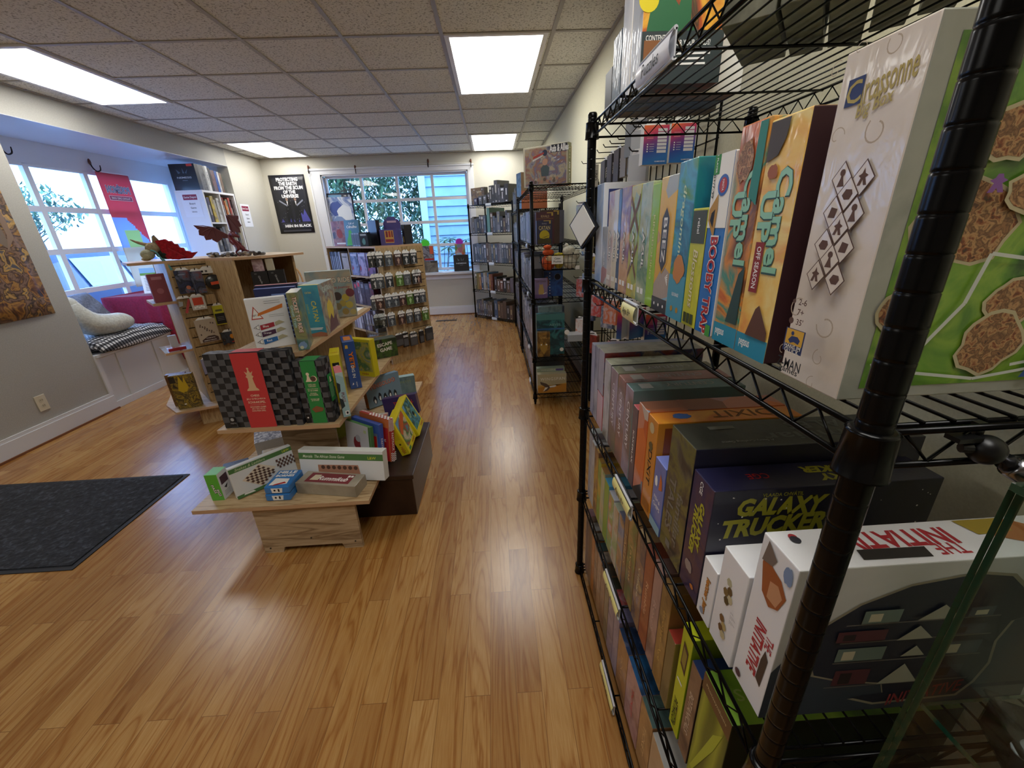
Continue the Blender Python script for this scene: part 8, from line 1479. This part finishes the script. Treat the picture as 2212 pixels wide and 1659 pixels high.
# games standing on top of the library shelf
zt = 0.506 + SH + 0.026
pr = list(nem) + [('r','F',0.70,0.90,0.92,0.99,mat('#e04c3c',0.5))]
carton('board_game', 'black science-fiction game with red sticker facing out on the cube shelf', 'board game', (-3.815, 5.605, zt), 0.0, 0.30, 0.06, 0.285, NB, pr)
tops = [('black creature', ['#3c3c3c', '#6c6c6c', '#242424'], 0.10, 0.285), ('pale grey', ['#a8a8a4', '#8c8c88'], 0.03, 0.28), ('white lettered', ['#d0d0cc', '#e0e0dc'], 0.05, 0.285), ('black', ['#1c1c20', '#2c2c30'], 0.04, 0.27), ('dark battle', ['#3c343c', '#6c4c4c', '#4c5468'], 0.08, 0.25), ('blue', ['#1c3c7c', '#2c5ca8'], 0.05, 0.25), ('white and grey', ['#c8c8c8', '#8c8c90'], 0.04, 0.245), ('brown', ['#5c4838', '#7c6450'], 0.05, 0.235), ('olive black', ['#34342c', '#4c4c40'], 0.05, 0.22)]
y = 5.67
for j, (nm, cols, w, hh) in enumerate(tops):
    p = (XL-0.02, y, zt); carton('board_game', '%s game, %s in the row on top of the cube shelf' % (nm, (nth+['ninth'])[j]), 'board game', p, PI/2, w-0.003, 0.26, hh, art(cols, 9, 'noise', j, 0.5), [('t','F',0.5,0.5,'NEMESIS',INK,0.02,{'rot':-90,'w':0.15})] if nm == 'white lettered' else None); y += w

# chair by the back-left corner
CW = wood('honey_chair_wood', '#b88c50', '#9c7038', 1.5, 'z', 0.35)
ch = thing('windsor_chair', 'honey wooden bow-back chair in the far left corner', 'chair', (-3.16, 6.30, 0), -0.25)
m = MB(); n = 24; W, D_ = 0.22, 0.21; m.lathe([(0.17, 0.43), (0.215, 0.435), (0.22, 0.45), (0.21, 0.462), (0.12, 0.455)], CW, 28); m.build('seat', ch, True)
for sx in (-1, 1):
    for sy in (-1, 1): MB().tube([(0.12*sx, 0.12*sy, 0.44), (0.155*sx, 0.155*sy, 0.25), (0.19*sx, 0.19*sy, 0)], [0.014, 0.019, 0.012], CW, 10).build('leg', ch, True)
m = MB(); m.tube([(-0.165, -0.165, 0.2), (-0.165, 0.165, 0.2)], 0.009, CW, 8); m.tube([(0.165, -0.165, 0.2), (0.165, 0.165, 0.2)], 0.009, CW, 8); m.tube([(-0.165, 0, 0.2), (0.165, 0, 0.2)], 0.009, CW, 8); m.build('stretcher', ch, True)
bow = [(-0.19+0.0, 0.14, 0.45), (-0.215, 0.17, 0.62), (-0.19, 0.20, 0.80), (-0.12, 0.225, 0.925), (0, 0.235, 0.975), (0.12, 0.225, 0.925), (0.19, 0.20, 0.80), (0.215, 0.17, 0.62), (0.19, 0.14, 0.45)]
b_, r_ = smooth(bow, [0.014]*9, 5); m = MB(); m.tube(b_, r_, CW, 10); m.build('back_bow', ch, True)
for x, zt_ in ((-0.13, 0.90), (-0.08, 0.945), (0.08, 0.945), (0.13, 0.90)): MB().tube([(x*0.85, 0.15, 0.455), (x, 0.225, zt_)], 0.006, CW, 8).build('spindle', ch, True)
m = MB(); m.poly([(-0.03,0.16,0.455),(0.03,0.16,0.455),(0.022,0.185,0.6),(0.045,0.2,0.7),(0.04,0.215,0.8),(0.02,0.225,0.9),(0.02,0.232,0.965),(-0.02,0.232,0.965),(-0.02,0.225,0.9),(-0.04,0.215,0.8),(-0.045,0.2,0.7),(-0.022,0.185,0.6)], CW, (0, 0.008, 0))
for z in (0.70, 0.76, 0.82): m.ball((0, 0.205+0.03*(z-0.7), z), 0.008, mat('#5c3c1c',0.5), 8, (1.3, 0.5, 1.6))
m.build('splat', ch)
# door mat
MATM = new('charcoal_carpet', 0.95); f = noise(MATM, coords(MATM), 45, 5, 0.5); base(MATM, ramp(MATM, f, [(0.3, '#16181d'), (0.55, '#2a2d35'), (0.75, '#4a4e58')])); bump(MATM, f, 0.9, 0.01)
dm = thing('door_mat', 'charcoal carpet floor mat with rubber edge at the entrance', 'mat', (0, 0, 0))
MB().box((-3.42, 1.545, 0.002), (-2.045, 2.275, 0.010), MATM).build('carpet', dm)
m = MB(); m.box((-3.45, 1.52, 0.0005), (-2.02, 2.30, 0.0045), mat('#23262e',0.6)); m.build('rubber_edge', dm)

# ------------------------------------------------------------------ outside: car, trees, shrubs
car = thing('parked_car', 'dark blue car parked outside the bay window', 'car', (-8.0, 8.5, -0.45), PI/2)
CB = mat('#1c3454', 0.4, 0.0, 0.3); CGL = mat('#18222c', 0.08, coat=1); CGL_REFL = mat('#9cb4c8', 0.1, coat=1)  # bright reflection is painted into the pale side-window colour
prof = [(-2.3,0.35),(-2.35,0.75),(-2.25,1.02),(-1.95,1.12),(-1.45,1.62),(-0.9,1.72),(0.3,1.72),(0.95,1.55),(1.35,1.15),(2.1,1.0),(2.35,0.75),(2.3,0.35)]
m = MB(); w_ = 0.9
def sec(x, z): return w_*(1.0 if z < 1.12 else 1.0 - 0.30*(z-1.12)/0.6)
vs = []
for x, z in prof: vs += [(x, -sec(x, z), z), (x, sec(x, z), z)]
n = len(prof); m.add(vs, [(2*i, 2*i+1, 2*i+3, 2*i+2) for i in range(n-1)] + [tuple(2*i for i in range(n))[::-1], tuple(2*i+1 for i in range(n)), (0, 1, 2*n-1, 2*n-2)[::-1]], CB); m.build('car_body', car, False, 0.05)
for sy in (-1, 1):
    for pts in (((-1.75,1.16),(-1.35,1.56),(-0.95,1.62),(-0.95,1.16)), ((-0.88,1.16),(-0.88,1.64),(0.0,1.64),(0.0,1.16)), ((0.07,1.16),(0.07,1.64),(0.4,1.62),(0.9,1.46),(1.15,1.16))):
        q = [(x, sy*(sec(x, z)+0.012), z) for x, z in pts]; MB().poly(q, CGL_REFL if pts[0][0] == -0.88 else CGL, (0, sy*0.004, 0)).build('car_window', car)
    for x in (-1.45, 1.45):
        MB().lathe([(0.2, 0), (0.34, 0.01), (0.34, 0.2), (0.2, 0.21)], mat('#101214',0.6), 24, Matrix.Translation((x, sy*0.82 - (0.1 if sy > 0 else 0.1), 0.34)) @ Matrix.Rotation(-PI/2, 4, 'X')).build('wheel', car, True)
    MB().ball((1.0, sy*1.0, 1.18), 0.1, CB, 10, (0.8, 0.9, 0.7)).build('wing_mirror', car, True)
LEAF = [mat('#4c6c48',0.6), mat('#38563a',0.6), mat('#6c8c5c',0.6), mat('#7ca084',0.5)]
BARK = mat('#5c4c3c', 0.8)
def tree(name, label, loc, H, R, seed, n=900, leaf=0.09, kind='tree', crown=0.35, mt=None):
    rnd = random.Random(seed); t = thing(name, label, kind, loc); m = MB()
    m.tube([(0,0,0),(0.05,0.02,H*0.4),(0,0,H*0.8)], [0.09*H/4, 0.07*H/4, 0.02], BARK, 8)
    for k in range(14):
        a = rnd.uniform(0, 6.28); z = H*rnd.uniform(crown, 0.85); m.tube([(0,0,z*0.85), (R*0.75*math.cos(a), R*0.75*math.sin(a), z+H*0.1)], [0.02, 0.006], BARK, 5)
    m.build('trunk', t, True); f = MB()
    for k in range(n):
        a, b, r = rnd.uniform(0, 6.28), rnd.uniform(-1, 1), R*rnd.random()**0.4; c = Vector((r*math.cos(a)*math.sqrt(1-b*b), r*math.sin(a)*math.sqrt(1-b*b), H*(crown+1)/2 + b*r*(H*(1-crown)/2)/R))
        q = Matrix.Rotation(rnd.uniform(0, 6.28), 3, 'Z') @ Matrix.Rotation(rnd.uniform(-1.2, 1.2), 3, 'X'); s = leaf*rnd.uniform(0.6, 1.3)
        f.add([c + q @ Vector(p) for p in ((-s*0.2,0,0),(0,s*0.5,0.01),(s*0.2,0,0),(0,-s*0.5,0.01))], [(0,1,2,3)], (mt or LEAF)[k % len(mt or LEAF)])
    f.build('foliage', t); return t
tree('garden_tree', 'leafy green tree outside the left panes of the back window', (-3.3, YB+3.0, -0.45), 5.4, 1.3, 3, 9000, 0.16, crown=0.12)
tree('garden_tree', 'leafy tree outside the middle panes of the back window', (-1.85, YB+4.6, -0.45), 5.2, 1.2, 8, 8000, 0.16, crown=0.1)
tree('garden_tree', 'small tree far beyond the bay window', (-17.0, 13.6, -0.45), 5.0, 1.7, 5, 900, 0.28, crown=0.5)
tree('garden_tree', 'low leafy tree beyond the bay window, above the parked car', (-16.0, 15.9, -0.45), 3.9, 1.5, 9, 900, 0.25, crown=0.55)
def rhodo(label, loc, H, seed):
    rnd = random.Random(seed); t = thing('leafy_shrub', label, 'shrub', loc); m = MB(); f = MB()
    for k in range(7):
        a = rnd.uniform(0, 6.28); tip = Vector((0.28*math.cos(a), 0.2*math.sin(a), H*rnd.uniform(0.55, 1.0))); m.tube([(0,0,0), tip*0.5 + Vector((0,0,0.05)), tip], [0.014, 0.009, 0.005], BARK, 6)
        for i in range(11):
            b = 2*PI*i/11; d = Vector((math.cos(b), math.sin(b), -0.35 + 0.5*(i % 3)/2)).normalized(); s = rnd.uniform(0.17, 0.25); w = d.cross(Vector((0,0,1))).normalized()*0.026
            f.add([tip, tip + d*s*0.5 + w, tip + d*s + Vector((0,0,-0.03)), tip + d*s*0.5 - w], [(0,1,2,3)], LEAF[(i+k) % 4])
    m.build('stem', t, True); f.build('foliage', t)
rhodo('long-leaved shrub just outside the window, left of the pair', (-1.02, YB+0.62, -0.45), 1.75, 2)
rhodo('long-leaved shrub just outside the window, right of the pair', (-0.45, YB+0.95, -0.45), 1.7, 4)
rhodo('low long-leaved shrub outside behind the grey window game', (-1.75, YB+0.95, -0.45), 1.45, 6)
